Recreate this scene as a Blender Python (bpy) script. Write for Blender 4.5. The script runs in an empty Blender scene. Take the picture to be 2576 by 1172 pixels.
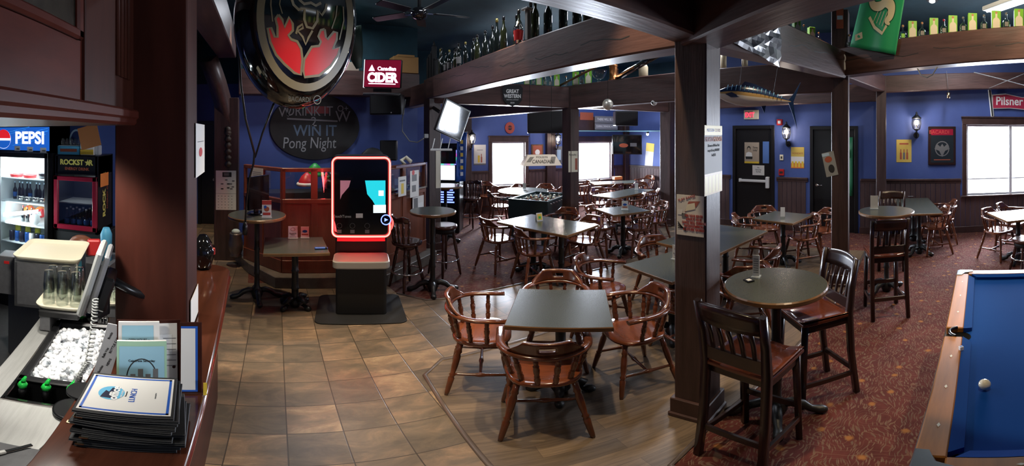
import bpy, bmesh, math, random
from mathutils import Matrix, Vector
random.seed(7)
S = bpy.context.scene
C = S.collection
PI = math.pi
R = math.radians
# ------------------------------------------------------------------ camera (phone panorama, eye 2.0 m above the floor)
EYE, HOR, VB, HF, AZ = 2.0, 336.0, 1061.0, 1000.0, R(37)
cd = bpy.data.cameras.new('camera'); cam = bpy.data.objects.new('camera', cd); C.objects.link(cam)
cam.location = (0, 0, EYE); cam.rotation_euler = (R(90), 0, -AZ)
cd.type = 'PANO'; cd.clip_start = 0.02
for tgt in (cd, getattr(cd, 'cycles', None)):
    if tgt is not None and hasattr(tgt, 'panorama_type'):
        try:
            tgt.panorama_type = 'EQUIRECTANGULAR'
            tgt.latitude_min = -(1172 - HOR) / VB; tgt.latitude_max = HOR / VB
            tgt.longitude_min = -1.288; tgt.longitude_max = 1.288
        except Exception: pass
S.camera = cam
# ------------------------------------------------------------------ colour management
S.view_settings.view_transform = 'Standard'; S.view_settings.look = 'None'
S.view_settings.gamma = 1; S.view_settings.use_curve_mapping = False
S.view_settings.exposure = 0.15
# ------------------------------------------------------------------ world: overcast daylight, seen through the windows
w = bpy.data.worlds.new('daylight'); S.world = w; w.use_nodes = True
w.node_tree.nodes['Background'].inputs[0].default_value = (.86, .92, 1, 1)
w.node_tree.nodes['Background'].inputs[1].default_value = 5.0
# ------------------------------------------------------------------ pixel helpers: a pixel of the photograph to a point of the room
def ray(px, py):
    a = (px - 1288) / HF + AZ; f = (HOR - py) / VB
    return Vector((math.sin(a) * math.cos(f), math.cos(a) * math.cos(f), math.sin(f)))
CAMP = Vector((0, 0, EYE))
def P(px, py, z=0.0):
    r = ray(px, py); return CAMP + r * ((z - EYE) / r.z)
def D(px, py, d):
    r = ray(px, py); return CAMP + r * (d / math.hypot(r.x, r.y))
def hit(px, py, p0, n):
    r = ray(px, py); return CAMP + r * ((p0 - CAMP).dot(n) / r.dot(n))
# ------------------------------------------------------------------ lights
def area(name, loc, look, sx, sy, power, col=(1, 1, 1), spread=None):
    l = bpy.data.lights.new(name, 'AREA'); l.shape = 'RECTANGLE'; l.size = sx; l.size_y = sy; l.energy = power; l.color = col
    if spread: l.spread = spread
    o = bpy.data.objects.new(name, l); C.objects.link(o); o.location = loc
    o.rotation_euler = (Vector(look) - Vector(loc)).to_track_quat('-Z', 'Y').to_euler(); return o
def spot(name, loc, look, power, angle, col=(1, .78, .5), blend=.6, rad=.04):
    l = bpy.data.lights.new(name, 'SPOT'); l.energy = power; l.spot_size = R(angle); l.spot_blend = blend; l.color = col; l.shadow_soft_size = rad
    o = bpy.data.objects.new(name, l); C.objects.link(o); o.location = loc
    o.rotation_euler = (Vector(look) - Vector(loc)).to_track_quat('-Z', 'Y').to_euler(); return o
def point(name, loc, power, col=(1, 1, 1), rad=.05):
    l = bpy.data.lights.new(name, 'POINT'); l.energy = power; l.color = col; l.shadow_soft_size = rad
    o = bpy.data.objects.new(name, l); C.objects.link(o); o.location = loc; return o
COOL = (.78, .86, 1)
# daylight entering by the three windows (just outside each opening)
area('window_daylight_far', (6.68, 9.36, 1.35), (5.0, 4.6, .2), 1.0, 1.0, 720, COOL)
area('window_daylight_corner', (9.33, 8.58, 1.35), (6.9, 3.6, .2), 1.2, 1.0, 850, COOL)
area('window_daylight_side', (8.75, -2.75, 1.45), (3.5, -1.2, .2), 2.0, 1.4, 700, COOL)
# ceiling pot lamps (warm)
for x, y, pw, an in [(.45, 2.35, 210, 46), (1.0, 3.3, 230, 40), (.5, 3.9, 130, 36), (1.85, 1.55, 210, 50), (3.2, 2.9, 200, 44), (2.4, 3.4, 130, 40), (4.2, 4.3, 110, 50), (2.95, .3, 170, 46), (1.3, -.5, 100, 70), (4.4, 1.0, 110, 55), (6.0, 1.6, 90, 55), (-.05, 5.2, 150, 55), (-.85, 7.6, 150, 60), (3.6, -1.8, 200, 75), (5.4, -.6, 120, 65), (.95, 1.0, 70, 50)]:
    spot('pot_and_fill_spot', (x, y, 3.9), (x, y, 0), pw * 1.25, an, blend=.45)
for x, y, pw in [(1.0, 6.4, 34), (5.5, 3.0, 50), (6.6, -1.5, 60), (7.3, 6.3, 80), (2.2, 3.6, 24)]:
    area('ceiling_fill', (x, y, 3.95), (x, y, 0), 1.2, .3, pw, (.85, .9, 1))  # added unseen area lights, ambient fill for the room
spot('pot_and_fill_spot', (3.3, -.7, 3.9), (4.5, -1.2, 3.1), 90, 110)  # added fill spot, brightens the bottles on the right beam from the front
spot('bar_lamp', (-.80, 1.45, 2.03), (-.95, 1.75, .8), 88, 125, (1, .95, .86), rad=.08)
spot('bar_lamp', (-.60, .62, 2.03), (-.40, 1.0, 1.1), 34, 110, (1, .95, .86), rad=.08)
spot('back_bar_lamp', (-1.5, 2.3, 3.2), (-1.35, 2.45, .8), 140, 70, (1, .95, .86))
# ------------------------------------------------------------------ materials
MATS = {}
def mat(name, col, rough=.5, metal=0.0, emit=0.0, var=0.0, vs=(6, 6, 6), bump=0.0, bs=40, ecol=None, spec=.5, trans=0.0, alpha=1.0, coat=0.0):
    if name in MATS: return MATS[name]
    m = bpy.data.materials.new(name); m.use_nodes = True; nt = m.node_tree; b = nt.nodes['Principled BSDF']
    c4 = (*col, 1)
    b.inputs['Base Color'].default_value = c4; b.inputs['Roughness'].default_value = rough; b.inputs['Metallic'].default_value = metal
    b.inputs['Specular IOR Level'].default_value = spec
    if coat: b.inputs['Coat Weight'].default_value = coat; b.inputs['Coat Roughness'].default_value = .08
    if emit: b.inputs['Emission Color'].default_value = (*(ecol or col), 1); b.inputs['Emission Strength'].default_value = emit
    if trans: b.inputs['Transmission Weight'].default_value = trans
    if alpha < 1: b.inputs['Alpha'].default_value = alpha
    if var or bump:
        tc = nt.nodes.new('ShaderNodeTexCoord'); mp = nt.nodes.new('ShaderNodeMapping'); mp.inputs['Scale'].default_value = vs
        nt.links.new(tc.outputs['Object'], mp.inputs['Vector'])
        nz = nt.nodes.new('ShaderNodeTexNoise'); nz.inputs['Scale'].default_value = 1; nz.inputs['Detail'].default_value = 6; nz.inputs['Roughness'].default_value = .65
        nt.links.new(mp.outputs[0], nz.inputs['Vector'])
        if var:
            cr = nt.nodes.new('ShaderNodeValToRGB'); cr.color_ramp.elements[0].position = .3; cr.color_ramp.elements[1].position = .72
            cr.color_ramp.elements[0].color = (*[max(0, x * (1 - var)) for x in col], 1); cr.color_ramp.elements[1].color = (*[min(1, x * (1 + var)) for x in col], 1)
            nt.links.new(nz.outputs[0], cr.inputs[0]); nt.links.new(cr.outputs[0], b.inputs['Base Color'])
        if bump:
            bp = nt.nodes.new('ShaderNodeBump'); bp.inputs['Strength'].default_value = bump; bp.inputs['Distance'].default_value = .004
            n2 = nt.nodes.new('ShaderNodeTexNoise'); n2.inputs['Scale'].default_value = bs
            nt.links.new(mp.outputs[0], n2.inputs['Vector'])
            nt.links.new(n2.outputs[0], bp.inputs['Height']); nt.links.new(bp.outputs[0], b.inputs['Normal'])
    MATS[name] = m; return m
def N(nt, t, **k):
    n = nt.nodes.new(t)
    for a, v in k.items(): setattr(n, a, v)
    return n
def glass(name, tint=(1, 1, 1), gl=.12, rough=.02):
    if name in MATS: return MATS[name]
    m = bpy.data.materials.new(name); m.use_nodes = True; nt = m.node_tree; nt.nodes.clear()
    o = N(nt, 'ShaderNodeOutputMaterial'); t = N(nt, 'ShaderNodeBsdfTransparent'); g = N(nt, 'ShaderNodeBsdfGlossy'); x = N(nt, 'ShaderNodeMixShader')
    lw = N(nt, 'ShaderNodeLayerWeight'); lw.inputs[0].default_value = .25
    ma = N(nt, 'ShaderNodeMath', operation='MULTIPLY_ADD'); ma.inputs[1].default_value = .7; ma.inputs[2].default_value = gl
    t.inputs[0].default_value = (*tint, 1); g.inputs['Roughness'].default_value = rough
    nt.links.new(lw.outputs['Facing'], ma.inputs[0]); nt.links.new(ma.outputs[0], x.inputs[0]); nt.links.new(t.outputs[0], x.inputs[1]); nt.links.new(g.outputs[0], x.inputs[2]); nt.links.new(x.outputs[0], o.inputs[0])
    MATS[name] = m; return m
mat('post', (.062, .034, .030), .42, var=.45, vs=(14, 14, 1.2), bump=.5, bs=6)
mat('beam', (.085, .042, .036), .42, var=.45, vs=(1.2, 10, 10), bump=.3, bs=4)
mat('mahogany', (.040, .0105, .0065), .42, var=.35, vs=(9, 9, 1.0), spec=.2)
mat('mahogany_flat', (.066, .014, .009), .4, var=.3, vs=(2, 2, 9), spec=.2)
mat('bartop', (.078, .025, .014), .16, var=.35, vs=(14, 1.2, 6), coat=.6)
mat('chairwood', (.115, .034, .014), .22, var=.35, vs=(12, 12, 2), coat=.4)
mat('seatwood', (.165, .046, .018), .2, var=.4, vs=(3, 14, 8), coat=.5)
mat('darkwood', (.024, .010, .008), .3, var=.3, vs=(10, 10, 2), coat=.3)
mat('darkseat', (.12, .030, .014), .2, var=.4, vs=(3, 12, 8), coat=.5)
mat('laminate', (.060, .066, .055), .26, var=.25, vs=(120, 120, 120), bump=.05, bs=3)
mat('edgewood', (.17, .085, .035), .3, var=.3, vs=(8, 8, 20))
mat('iron', (.012, .013, .014), .42, bump=.2, bs=20)
mat('blackplastic', (.010, .010, .011), .3)
mat('blackmatte', (.008, .008, .009), .6)
mat('blackgloss', (.006, .006, .007), .05, coat=.8)
mat('chrome', (.75, .74, .72), .14, 1.0)
mat('brass', (.6, .5, .33), .25, 1.0)
mat('steel', (.50, .50, .48), .38, .55, var=.15, vs=(40, 3, 3))
mat('blue', (.060, .100, .31), .6, var=.08, vs=(3, 3, 3))
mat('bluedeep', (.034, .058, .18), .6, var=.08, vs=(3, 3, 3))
mat('wainscot', (.085, .050, .048), .4, var=.3, vs=(9, 9, 1.2))
mat('trimwood', (.060, .030, .026), .4, var=.3, vs=(6, 6, 2))
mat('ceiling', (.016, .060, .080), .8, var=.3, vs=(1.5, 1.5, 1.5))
mat('doorblack', (.008, .008, .009), .32)
mat('white', (.8, .8, .78), .5)
mat('paper', (.72, .70, .66), .6)
mat('cream', (.80, .74, .56), .35)
mat('greyplastic', (.30, .31, .30), .4)
mat('greyline', (.15, .15, .15), .45)
mat('greylam', (.11, .11, .115), .3, var=.15, vs=(30, 30, 30))
mat('cloth', (.004, .048, .24), .9, bump=.1, bs=200, spec=.08)
mat('railwood', (.36, .135, .018), .5, var=.25, vs=(2, 18, 18))
mat('red', (.55, .02, .02), .4); mat('yellow', (.75, .52, .05), .5); mat('orange', (.75, .22, .04), .55); mat('green', (.02, .42, .06), .4)
mat('ink', (.02, .02, .02), .6); mat('skyblue', (.10, .42, .65), .5); mat('royal', (.02, .10, .45), .4); mat('teal', (.02, .20, .22), .6)
glass('glass'); glass('glassware', (.93, .96, .95), .10); glass('glassgreen', (.75, .9, .78), .10); glass('darkglass', (.06, .09, .07), .12)
# ------------------------------------------------------------------ mesh builder
class M:
    def __init__(s): s.v = []; s.f = []; s.mi = []; s.sm = []; s.mats = []; s.T = Matrix()
    def at(s, loc=(0, 0, 0), rz=0.0, M4=None):
        s.T = M4 if M4 is not None else Matrix.Translation(Vector(loc)) @ Matrix.Rotation(rz, 4, 'Z'); return s
    def add(s, vs, fs, m, smooth=False):
        if m not in s.mats: s.mats.append(m)
        k = s.mats.index(m); b = len(s.v)
        s.v += [s.T @ Vector(p) for p in vs]
        for f in fs: s.f.append([b + i for i in f]); s.mi.append(k); s.sm.append(smooth)
        return s
    def box(s, c, d, m, bev=0.0, Rm=None):
        hx, hy, hz = d[0] / 2, d[1] / 2, d[2] / 2
        if bev <= 0:
            vs = [(x * hx, y * hy, z * hz) for x in (-1, 1) for y in (-1, 1) for z in (-1, 1)]
            fs = [(0, 1, 3, 2), (4, 6, 7, 5), (0, 4, 5, 1), (2, 3, 7, 6), (0, 2, 6, 4), (1, 5, 7, 3)]
        else:
            b = min(bev, hx * .98, hy * .98, hz * .98); vs = []; idx = {}
            for x in (-1, 1):
                for y in (-1, 1):
                    for z in (-1, 1):
                        for a, p in enumerate(((x * hx, y * (hy - b), z * (hz - b)), (x * (hx - b), y * hy, z * (hz - b)), (x * (hx - b), y * (hy - b), z * hz))):
                            idx[x, y, z, a] = len(vs); vs.append(p)
            fs = []
            for q in (-1, 1):
                fs.append([idx[q, y, z, 0] for y, z in ((-1, -1), (1, -1), (1, 1), (-1, 1))]); fs.append([idx[x, q, z, 1] for x, z in ((-1, -1), (1, -1), (1, 1), (-1, 1))]); fs.append([idx[x, y, q, 2] for x, y in ((-1, -1), (1, -1), (1, 1), (-1, 1))])
                for r in (-1, 1):
                    fs.append([idx[q, r, -1, 0], idx[q, r, 1, 0], idx[q, r, 1, 1], idx[q, r, -1, 1]]); fs.append([idx[q, -1, r, 0], idx[q, 1, r, 0], idx[q, 1, r, 2], idx[q, -1, r, 2]]); fs.append([idx[-1, q, r, 1], idx[1, q, r, 1], idx[1, q, r, 2], idx[-1, q, r, 2]])
            for x in (-1, 1):
                for y in (-1, 1):
                    for z in (-1, 1): fs.append([idx[x, y, z, a] for a in range(3)])
        c = Vector(c)
        if Rm is not None: vs = [Rm @ Vector(p) for p in vs]
        return s.add([Vector(p) + c for p in vs], fs, m)
    def box2(s, a, b, m, bev=0.0):
        return s.box([(a[i] + b[i]) / 2 for i in range(3)], [abs(b[i] - a[i]) for i in range(3)], m, bev)
    def prism(s, poly, z0, z1, m, bev=0.0, mtop=None, mside=None):
        n = len(poly)
        def inset(k):
            out = []
            cx = sum(p[0] for p in poly) / n; cy = sum(p[1] for p in poly) / n
            for p in poly:
                dx, dy = cx - p[0], cy - p[1]; L = math.hypot(dx, dy) or 1; out.append((p[0] + dx / L * k, p[1] + dy / L * k))
            return out
        lv = [(inset(bev), z0), (poly, z0 + bev), (poly, z1 - bev), (inset(bev), z1)] if bev > 0 else [(poly, z0), (poly, z1)]
        vs = [(x, y, z) for q, z in lv for x, y in q]; L = len(lv)
        for k in range(L - 1): s.add(vs, [[k * n + i, k * n + (i + 1) % n, (k + 1) * n + (i + 1) % n, (k + 1) * n + i] for i in range(n)], mside or m)
        s.add(vs, [list(range(n - 1, -1, -1))], m); s.add(vs, [[(L - 1) * n + i for i in range(n)]], mtop or m); return s
    def lathe(s, p0, p1, prof, m, n=12, caps=True):
        # prof: list of (t 0..1 along p0->p1, radius)
        p0, p1 = Vector(p0), Vector(p1); ax = (p1 - p0); q = ax.to_track_quat('Z', 'Y'); L = ax.length; vs = []
        for t, r in prof:
            for i in range(n):
                a = 2 * PI * i / n; vs.append(p0 + q @ Vector((r * math.cos(a), r * math.sin(a), t * L)))
        fs = [[k * n + i, k * n + (i + 1) % n, (k + 1) * n + (i + 1) % n, (k + 1) * n + i] for k in range(len(prof) - 1) for i in range(n)]
        s.add(vs, fs, m, True)
        if caps: s.add(vs, [list(range(n - 1, -1, -1)), [(len(prof) - 1) * n + i for i in range(n)]], m)
        return s
    def cyl(s, p0, p1, r, m, n=14, r1=None): return s.lathe(p0, p1, [(0, r), (1, r if r1 is None else r1)], m, n)
    def tube(s, pts, r, m, n=8, closed=False, ry=None):
        pts = [Vector(p) for p in pts]; L = len(pts); vs = []
        for k, p in enumerate(pts):
            t = (pts[(k + 1) % L] - pts[k - 1]) if closed else (pts[min(k + 1, L - 1)] - pts[max(k - 1, 0)])
            t.normalize(); up = Vector((0, 0, 1)) if abs(t.z) < .97 else Vector((0, 1, 0))
            sd = t.cross(up).normalized(); u2 = sd.cross(t)
            rr = r[k] if isinstance(r, (list, tuple)) else r
            for i in range(n):
                a = 2 * PI * (i + .5) / n; vs.append(p + sd * (rr * math.cos(a)) + u2 * ((ry if ry else rr) * math.sin(a)))
        K = L if closed else L - 1
        s.add(vs, [[k * n + i, k * n + (i + 1) % n, ((k + 1) % L) * n + (i + 1) % n, ((k + 1) % L) * n + i] for k in range(K) for i in range(n)], m, True)
        if not closed: s.add(vs, [list(range(n - 1, -1, -1)), [(L - 1) * n + i for i in range(n)]], m)
        return s
    def ball(s, c, r, m, n=12, sz=(1, 1, 1)):
        c = Vector(c); h = n // 2; vs = []; fs = []
        for k in range(h + 1):
            ph = PI * k / h
            for i in range(n): a = 2 * PI * i / n; vs.append(c + Vector((sz[0] * r * math.sin(ph) * math.cos(a), sz[1] * r * math.sin(ph) * math.sin(a), sz[2] * r * math.cos(ph))))
        for k in range(h):
            for i in range(n): fs.append([k * n + i, k * n + (i + 1) % n, (k + 1) * n + (i + 1) % n, (k + 1) * n + i])
        return s.add(vs, fs, m, True)
    def grid(s, fn, nu, nv, m, thick=0.0, smooth=True):
        vs = [Vector(fn(i / nu, j / nv)) for j in range(nv + 1) for i in range(nu + 1)]; W = nu + 1
        fs = [[j * W + i, j * W + i + 1, (j + 1) * W + i + 1, (j + 1) * W + i] for j in range(nv) for i in range(nu)]
        if thick:
            nr = [Vector((0, 0, 0)) for _ in vs]
            for f in fs:
                a = (vs[f[1]] - vs[f[0]]).cross(vs[f[3]] - vs[f[0]])
                for i in f: nr[i] += a
            b = len(vs); vs2 = [v - (n.normalized() if n.length else n) * thick for v, n in zip(vs, nr)]
            fs2 = [[b + i for i in reversed(f)] for f in fs]
            bd = [j for j in range(nu)], None
            rim = []
            for i in range(nu): rim.append([i + 1, i, b + i, b + i + 1]); k = nv * W + i; rim.append([k, k + 1, b + k + 1, b + k])
            for j in range(nv): k = j * W; rim.append([k, k + W, b + k + W, b + k]); k = j * W + nu; rim.append([k + W, k, b + k, b + k + W])
            vs = vs + vs2; fs = fs + fs2 + rim
        return s.add(vs, fs, m, smooth)
    def text(s, st, size, m, x=0.0, y=0.0, z=.0015, align='CENTER', rot=0.0, ext=.0006, sx=1.0, shear=0.0, bold=0.0):
        cu = bpy.data.curves.new('t', 'FONT'); cu.body = st; cu.size = size; cu.align_x = align; cu.align_y = 'CENTER'; cu.extrude = ext; cu.shear = shear; cu.offset = bold; cu.resolution_u = 3
        o = bpy.data.objects.new('t', cu); C.objects.link(o); dg = bpy.context.evaluated_depsgraph_get(); me = bpy.data.meshes.new_from_object(o.evaluated_get(dg))
        T = Matrix.Translation((x, y, z)) @ Matrix.Rotation(rot, 4, 'Z') @ Matrix.Diagonal((sx, 1, 1, 1))
        s.add([T @ v.co for v in me.vertices], [list(p.vertices) for p in me.polygons], m)
        bpy.data.objects.remove(o); bpy.data.curves.remove(cu); bpy.data.meshes.remove(me); return s
    def rect(s, x0, y0, x1, y1, m, z=.001): return s.add([(x0, y0, z), (x1, y0, z), (x1, y1, z), (x0, y1, z)], [(0, 1, 2, 3)], m)
    def poly(s, pts, m, z=.001): return s.add([(x, y, z) for x, y in pts], [list(range(len(pts)))], m)
    def disc(s, x, y, rx, m, z=.001, ry=None, n=24): return s.poly([(x + rx * math.cos(2 * PI * i / n), y + (ry or rx) * math.sin(2 * PI * i / n)) for i in range(n)], m, z)
    def ring(s, x, y, rx, ry, wd, m, z=.001, n=32):
        vs = []
        for i in range(n): a = 2 * PI * i / n; vs += [(x + rx * math.cos(a), y + ry * math.sin(a), z), (x + (rx - wd) * math.cos(a), y + (ry - wd) * math.sin(a), z)]
        return s.add(vs, [[2 * i, 2 * ((i + 1) % n), 2 * ((i + 1) % n) + 1, 2 * i + 1] for i in range(n)], m)
    def build(s, name, parent=None, fix=True):
        me = bpy.data.meshes.new(name); me.from_pydata([tuple(v) for v in s.v], [], s.f)
        for m in s.mats: me.materials.append(MATS[m])
        me.polygons.foreach_set('material_index', s.mi); me.polygons.foreach_set('use_smooth', s.sm)
        if fix:
            bm = bmesh.new(); bm.from_mesh(me); bmesh.ops.remove_doubles(bm, verts=bm.verts, dist=1e-6); bmesh.ops.recalc_face_normals(bm, faces=bm.faces); bm.to_mesh(me); bm.free()
        o = bpy.data.objects.new(name, me); C.objects.link(o)
        if parent is not None: o.parent = parent
        return o
def thing(name, label, cat, loc=(0, 0, 0), rz=0.0, group=None, M4=None):
    o = bpy.data.objects.new(name, None); C.objects.link(o); o.empty_display_size = .1
    if M4 is not None: o.matrix_world = M4
    else: o.location = loc; o.rotation_euler = (0, 0, rz)
    return tag(o, label, cat, group)
def tag(o, label, cat, group=None, kind=None):
    o['label'] = label; o['category'] = cat
    if group: o['group'] = group
    if kind: o['kind'] = kind
    return o
def struct(o, label=None):
    o['kind'] = 'structure'
    if label: o['label'] = label; 
    return o
def dup(root, loc, rz, label, group=None):
    r = root.copy(); C.objects.link(r); r.location = loc; r.rotation_euler = (0, 0, rz); r['label'] = label
    if group: r['group'] = group
    for ch in KIDS.setdefault(root.name, [c for c in root.children]):
        c = ch.copy(); C.objects.link(c); c.parent = r
        for g in ch.children: d = g.copy(); C.objects.link(d); d.parent = c
    return r
KIDS = {}
def move(o, loc, rz=None, M4=None):
    if M4 is not None: o.matrix_world = M4
    else:
        o.location = loc
        if rz is not None: o.rotation_euler = (0, 0, rz)
    return o
def frame(c, n, up=(0, 0, 1)):
    """local x = right seen from the front, y = up, z = normal n towards the viewer"""
    n = Vector(n).normalized(); up = Vector(up); x = up.cross(n).normalized(); y = n.cross(x)
    m = Matrix((x, y, n)).transposed().to_4x4(); m.translation = Vector(c); return m
def pxquad(p0, n, x0, y0, x1, y1, off=.004):
    """frame, width and height of the rectangle on plane (p0, n) that spans pixel columns x0..x1 and rows y0..y1"""
    n = Vector(n).normalized(); p0 = Vector(p0); ym = (y0 + y1) / 2; xm = (x0 + x1) / 2
    a, b = hit(x0, ym, p0, n), hit(x1, ym, p0, n); t, u = hit(xm, y0, p0, n), hit(xm, y1, p0, n)
    c = (a + b) / 2; c.z = (t.z + u.z) / 2
    return frame(c + n * off, n), (a - b).length, abs(t.z - u.z)
ORD = ['first', 'second', 'third', 'fourth', 'fifth', 'sixth', 'seventh', 'eighth', 'ninth', 'tenth', 'eleventh', 'twelfth', 'thirteenth', 'fourteenth', 'fifteenth', 'sixteenth', 'seventeenth', 'eighteenth', 'nineteenth', 'twentieth', 'twenty-first', 'twenty-second', 'twenty-third', 'twenty-fourth', 'twenty-fifth', 'twenty-sixth', 'twenty-seventh', 'twenty-eighth', 'twenty-ninth', 'thirtieth']
# ------------------------------------------------------------------ floor materials
def floor_mat(name):
    m = bpy.data.materials.new(name); m.use_nodes = True; MATS[name] = m; nt = m.node_tree; b = nt.nodes['Principled BSDF']; L = nt.links.new
    tc = N(nt, 'ShaderNodeTexCoord'); return nt, b, L, tc
def ramp(nt, stops):
    r = N(nt, 'ShaderNodeValToRGB'); e = r.color_ramp.elements
    while len(e) < len(stops): e.new(.5)
    for k, (p, c) in enumerate(stops): e[k].position = p; e[k].color = (*c, 1)
    return r
def mixc(nt, fac, a, b, mode='MIX'):
    x = N(nt, 'ShaderNodeMix', data_type='RGBA', blend_type=mode)
    for s, v in ((0, fac), (6, a), (7, b)):
        if hasattr(v, 'is_linked'): nt.links.new(v, x.inputs[s])
        elif s == 0: x.inputs[s].default_value = v
        else: x.inputs[s].default_value = (*v, 1)
    return x.outputs[2]
def mapping(nt, src, sc=(1, 1, 1), rz=0.0, loc=(0, 0, 0)):
    q = N(nt, 'ShaderNodeMapping'); q.inputs['Scale'].default_value = sc; q.inputs['Rotation'].default_value = (0, 0, rz); q.inputs['Location'].default_value = loc
    nt.links.new(src, q.inputs[0]); return q.outputs[0]
def noise(nt, v, sc, det=4, rough=.6, dist=0.0):
    q = N(nt, 'ShaderNodeTexNoise'); q.inputs['Scale'].default_value = sc; q.inputs['Detail'].default_value = det; q.inputs['Roughness'].default_value = rough; q.inputs['Distortion'].default_value = dist
    nt.links.new(v, q.inputs['Vector']); return q.outputs[0]
def math_(nt, op, a, b=0.0, c=0.0):
    q = N(nt, 'ShaderNodeMath', operation=op)
    for k, v in enumerate((a, b, c)):
        if hasattr(v, 'is_linked'): nt.links.new(v, q.inputs[k])
        else: q.inputs[k].default_value = v
    return q.outputs[0]
# carpet: dark red with curling stems, leaves and small ochre flowers
nt, b, L, tc = floor_mat('carpet'); ob = tc.outputs['Object']
col = ramp(nt, [(.3, (.062, .016, .014)), (.7, (.110, .030, .025))]); L(noise(nt, ob, 5, 3), col.inputs[0]); c = col.outputs[0]
def leaves(c, sc, rz, stretch, colr, lo, hi, dist):
    # warped stretched cells: the thin core of each cell is a leaf
    wv = N(nt, 'ShaderNodeTexNoise'); wv.inputs['Scale'].default_value = 3.5; L(ob, wv.inputs['Vector'])
    ad = N(nt, 'ShaderNodeVectorMath', operation='MULTIPLY_ADD'); L(wv.outputs['Color'], ad.inputs[0]); ad.inputs[1].default_value = (dist,) * 3; L(ob, ad.inputs[2])
    v = mapping(nt, ad.outputs[0], (sc, sc * stretch, 1), rz)
    vo = N(nt, 'ShaderNodeTexVoronoi', voronoi_dimensions='2D'); vo.inputs['Scale'].default_value = 1; vo.inputs['Randomness'].default_value = .9; L(v, vo.inputs['Vector'])
    k = N(nt, 'ShaderNodeMapRange'); k.inputs[1].default_value = hi; k.inputs[2].default_value = lo; L(vo.outputs['Distance'], k.inputs[0])
    return mixc(nt, k.outputs[0], c, colr)
c = leaves(c, 8.5, R(25), 5.2, (.15, .092, .066), .10, .22, .24)
c = leaves(c, 7.5, R(115), 5.4, (.13, .074, .05), .09, .21, .28)
c = leaves(c, 6.5, R(70), 5.8, (.12, .076, .057), .08, .19, .33)
wv = N(nt, 'ShaderNodeTexNoise'); wv.inputs['Scale'].default_value = 2.6; wv.inputs['Detail'].default_value = 1.5; L(ob, wv.inputs['Vector'])
st = math_(nt, 'ABSOLUTE', math_(nt, 'SINE', math_(nt, 'MULTIPLY', wv.outputs[0], 62)))
k = N(nt, 'ShaderNodeMapRange'); k.inputs[1].default_value = .16; k.inputs[2].default_value = .05; L(st, k.inputs[0])
c = mixc(nt, math_(nt, 'MULTIPLY', k.outputs[0], .6), c, (.17, .10, .065))
vo = N(nt, 'ShaderNodeTexVoronoi', voronoi_dimensions='2D'); vo.inputs['Scale'].default_value = 3.1; L(ob, vo.inputs['Vector'])
k = N(nt, 'ShaderNodeMapRange'); k.inputs[1].default_value = .16; k.inputs[2].default_value = .10; L(math_(nt, 'ADD', vo.outputs['Distance'], math_(nt, 'MULTIPLY', noise(nt, ob, 30, 2), .12)), k.inputs[0])
c = mixc(nt, k.outputs[0], c, (.26, .11, .035)); L(c, b.inputs['Base Color']); b.inputs['Roughness'].default_value = .95; b.inputs['Specular IOR Level'].default_value = .15
bp = N(nt, 'ShaderNodeBump'); bp.inputs['Strength'].default_value = .3; bp.inputs['Distance'].default_value = .004; L(noise(nt, ob, 260, 2), bp.inputs['Height']); L(bp.outputs[0], b.inputs['Normal'])
# slate-look tile
nt, b, L, tc = floor_mat('tile'); ob = tc.outputs['Object']
br = N(nt, 'ShaderNodeTexBrick', offset=0.0, squash=1.0); br.inputs['Scale'].default_value = 1; br.inputs['Brick Width'].default_value = .333; br.inputs['Row Height'].default_value = .333
br.inputs['Mortar Size'].default_value = .0042; br.inputs['Mortar Smooth'].default_value = .3; br.inputs['Color1'].default_value = (.0, .0, .0, 1); br.inputs['Color2'].default_value = (1, 1, 1, 1); br.inputs['Mortar'].default_value = (.5, .5, .5, 1)
L(mapping(nt, ob, (1, 1, 1), R(3), (.27, .02, 0)), br.inputs['Vector'])
big = noise(nt, mapping(nt, ob, (1, 2.2, 1), R(20)), 3.2, 8, .68, .6); fine = noise(nt, ob, 26, 6, .7)
c1 = ramp(nt, [(.30, (.085, .065, .046)), (.46, (.16, .115, .078)), (.58, (.27, .175, .11)), (.72, (.46, .33, .20))]); L(math_(nt, 'ADD', math_(nt, 'MULTIPLY', big, .85), math_(nt, 'MULTIPLY', math_(nt, 'SUBTRACT', br.outputs['Color'], .35), .26)), c1.inputs[0])
c = mixc(nt, math_(nt, 'MULTIPLY', fine, .5), c1.outputs[0], (.12, .105, .085))
c = mixc(nt, br.outputs['Fac'], c, (.05, .037, .026)); L(c, b.inputs['Base Color']); b.inputs['Roughness'].default_value = .36
bp = N(nt, 'ShaderNodeBump'); bp.inputs['Strength'].default_value = .35; bp.inputs['Distance'].default_value = .006
L(math_(nt, 'SUBTRACT', math_(nt, 'MULTIPLY', fine, .3), br.outputs['Fac']), bp.inputs['Height']); L(bp.outputs[0], b.inputs['Normal'])
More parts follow.
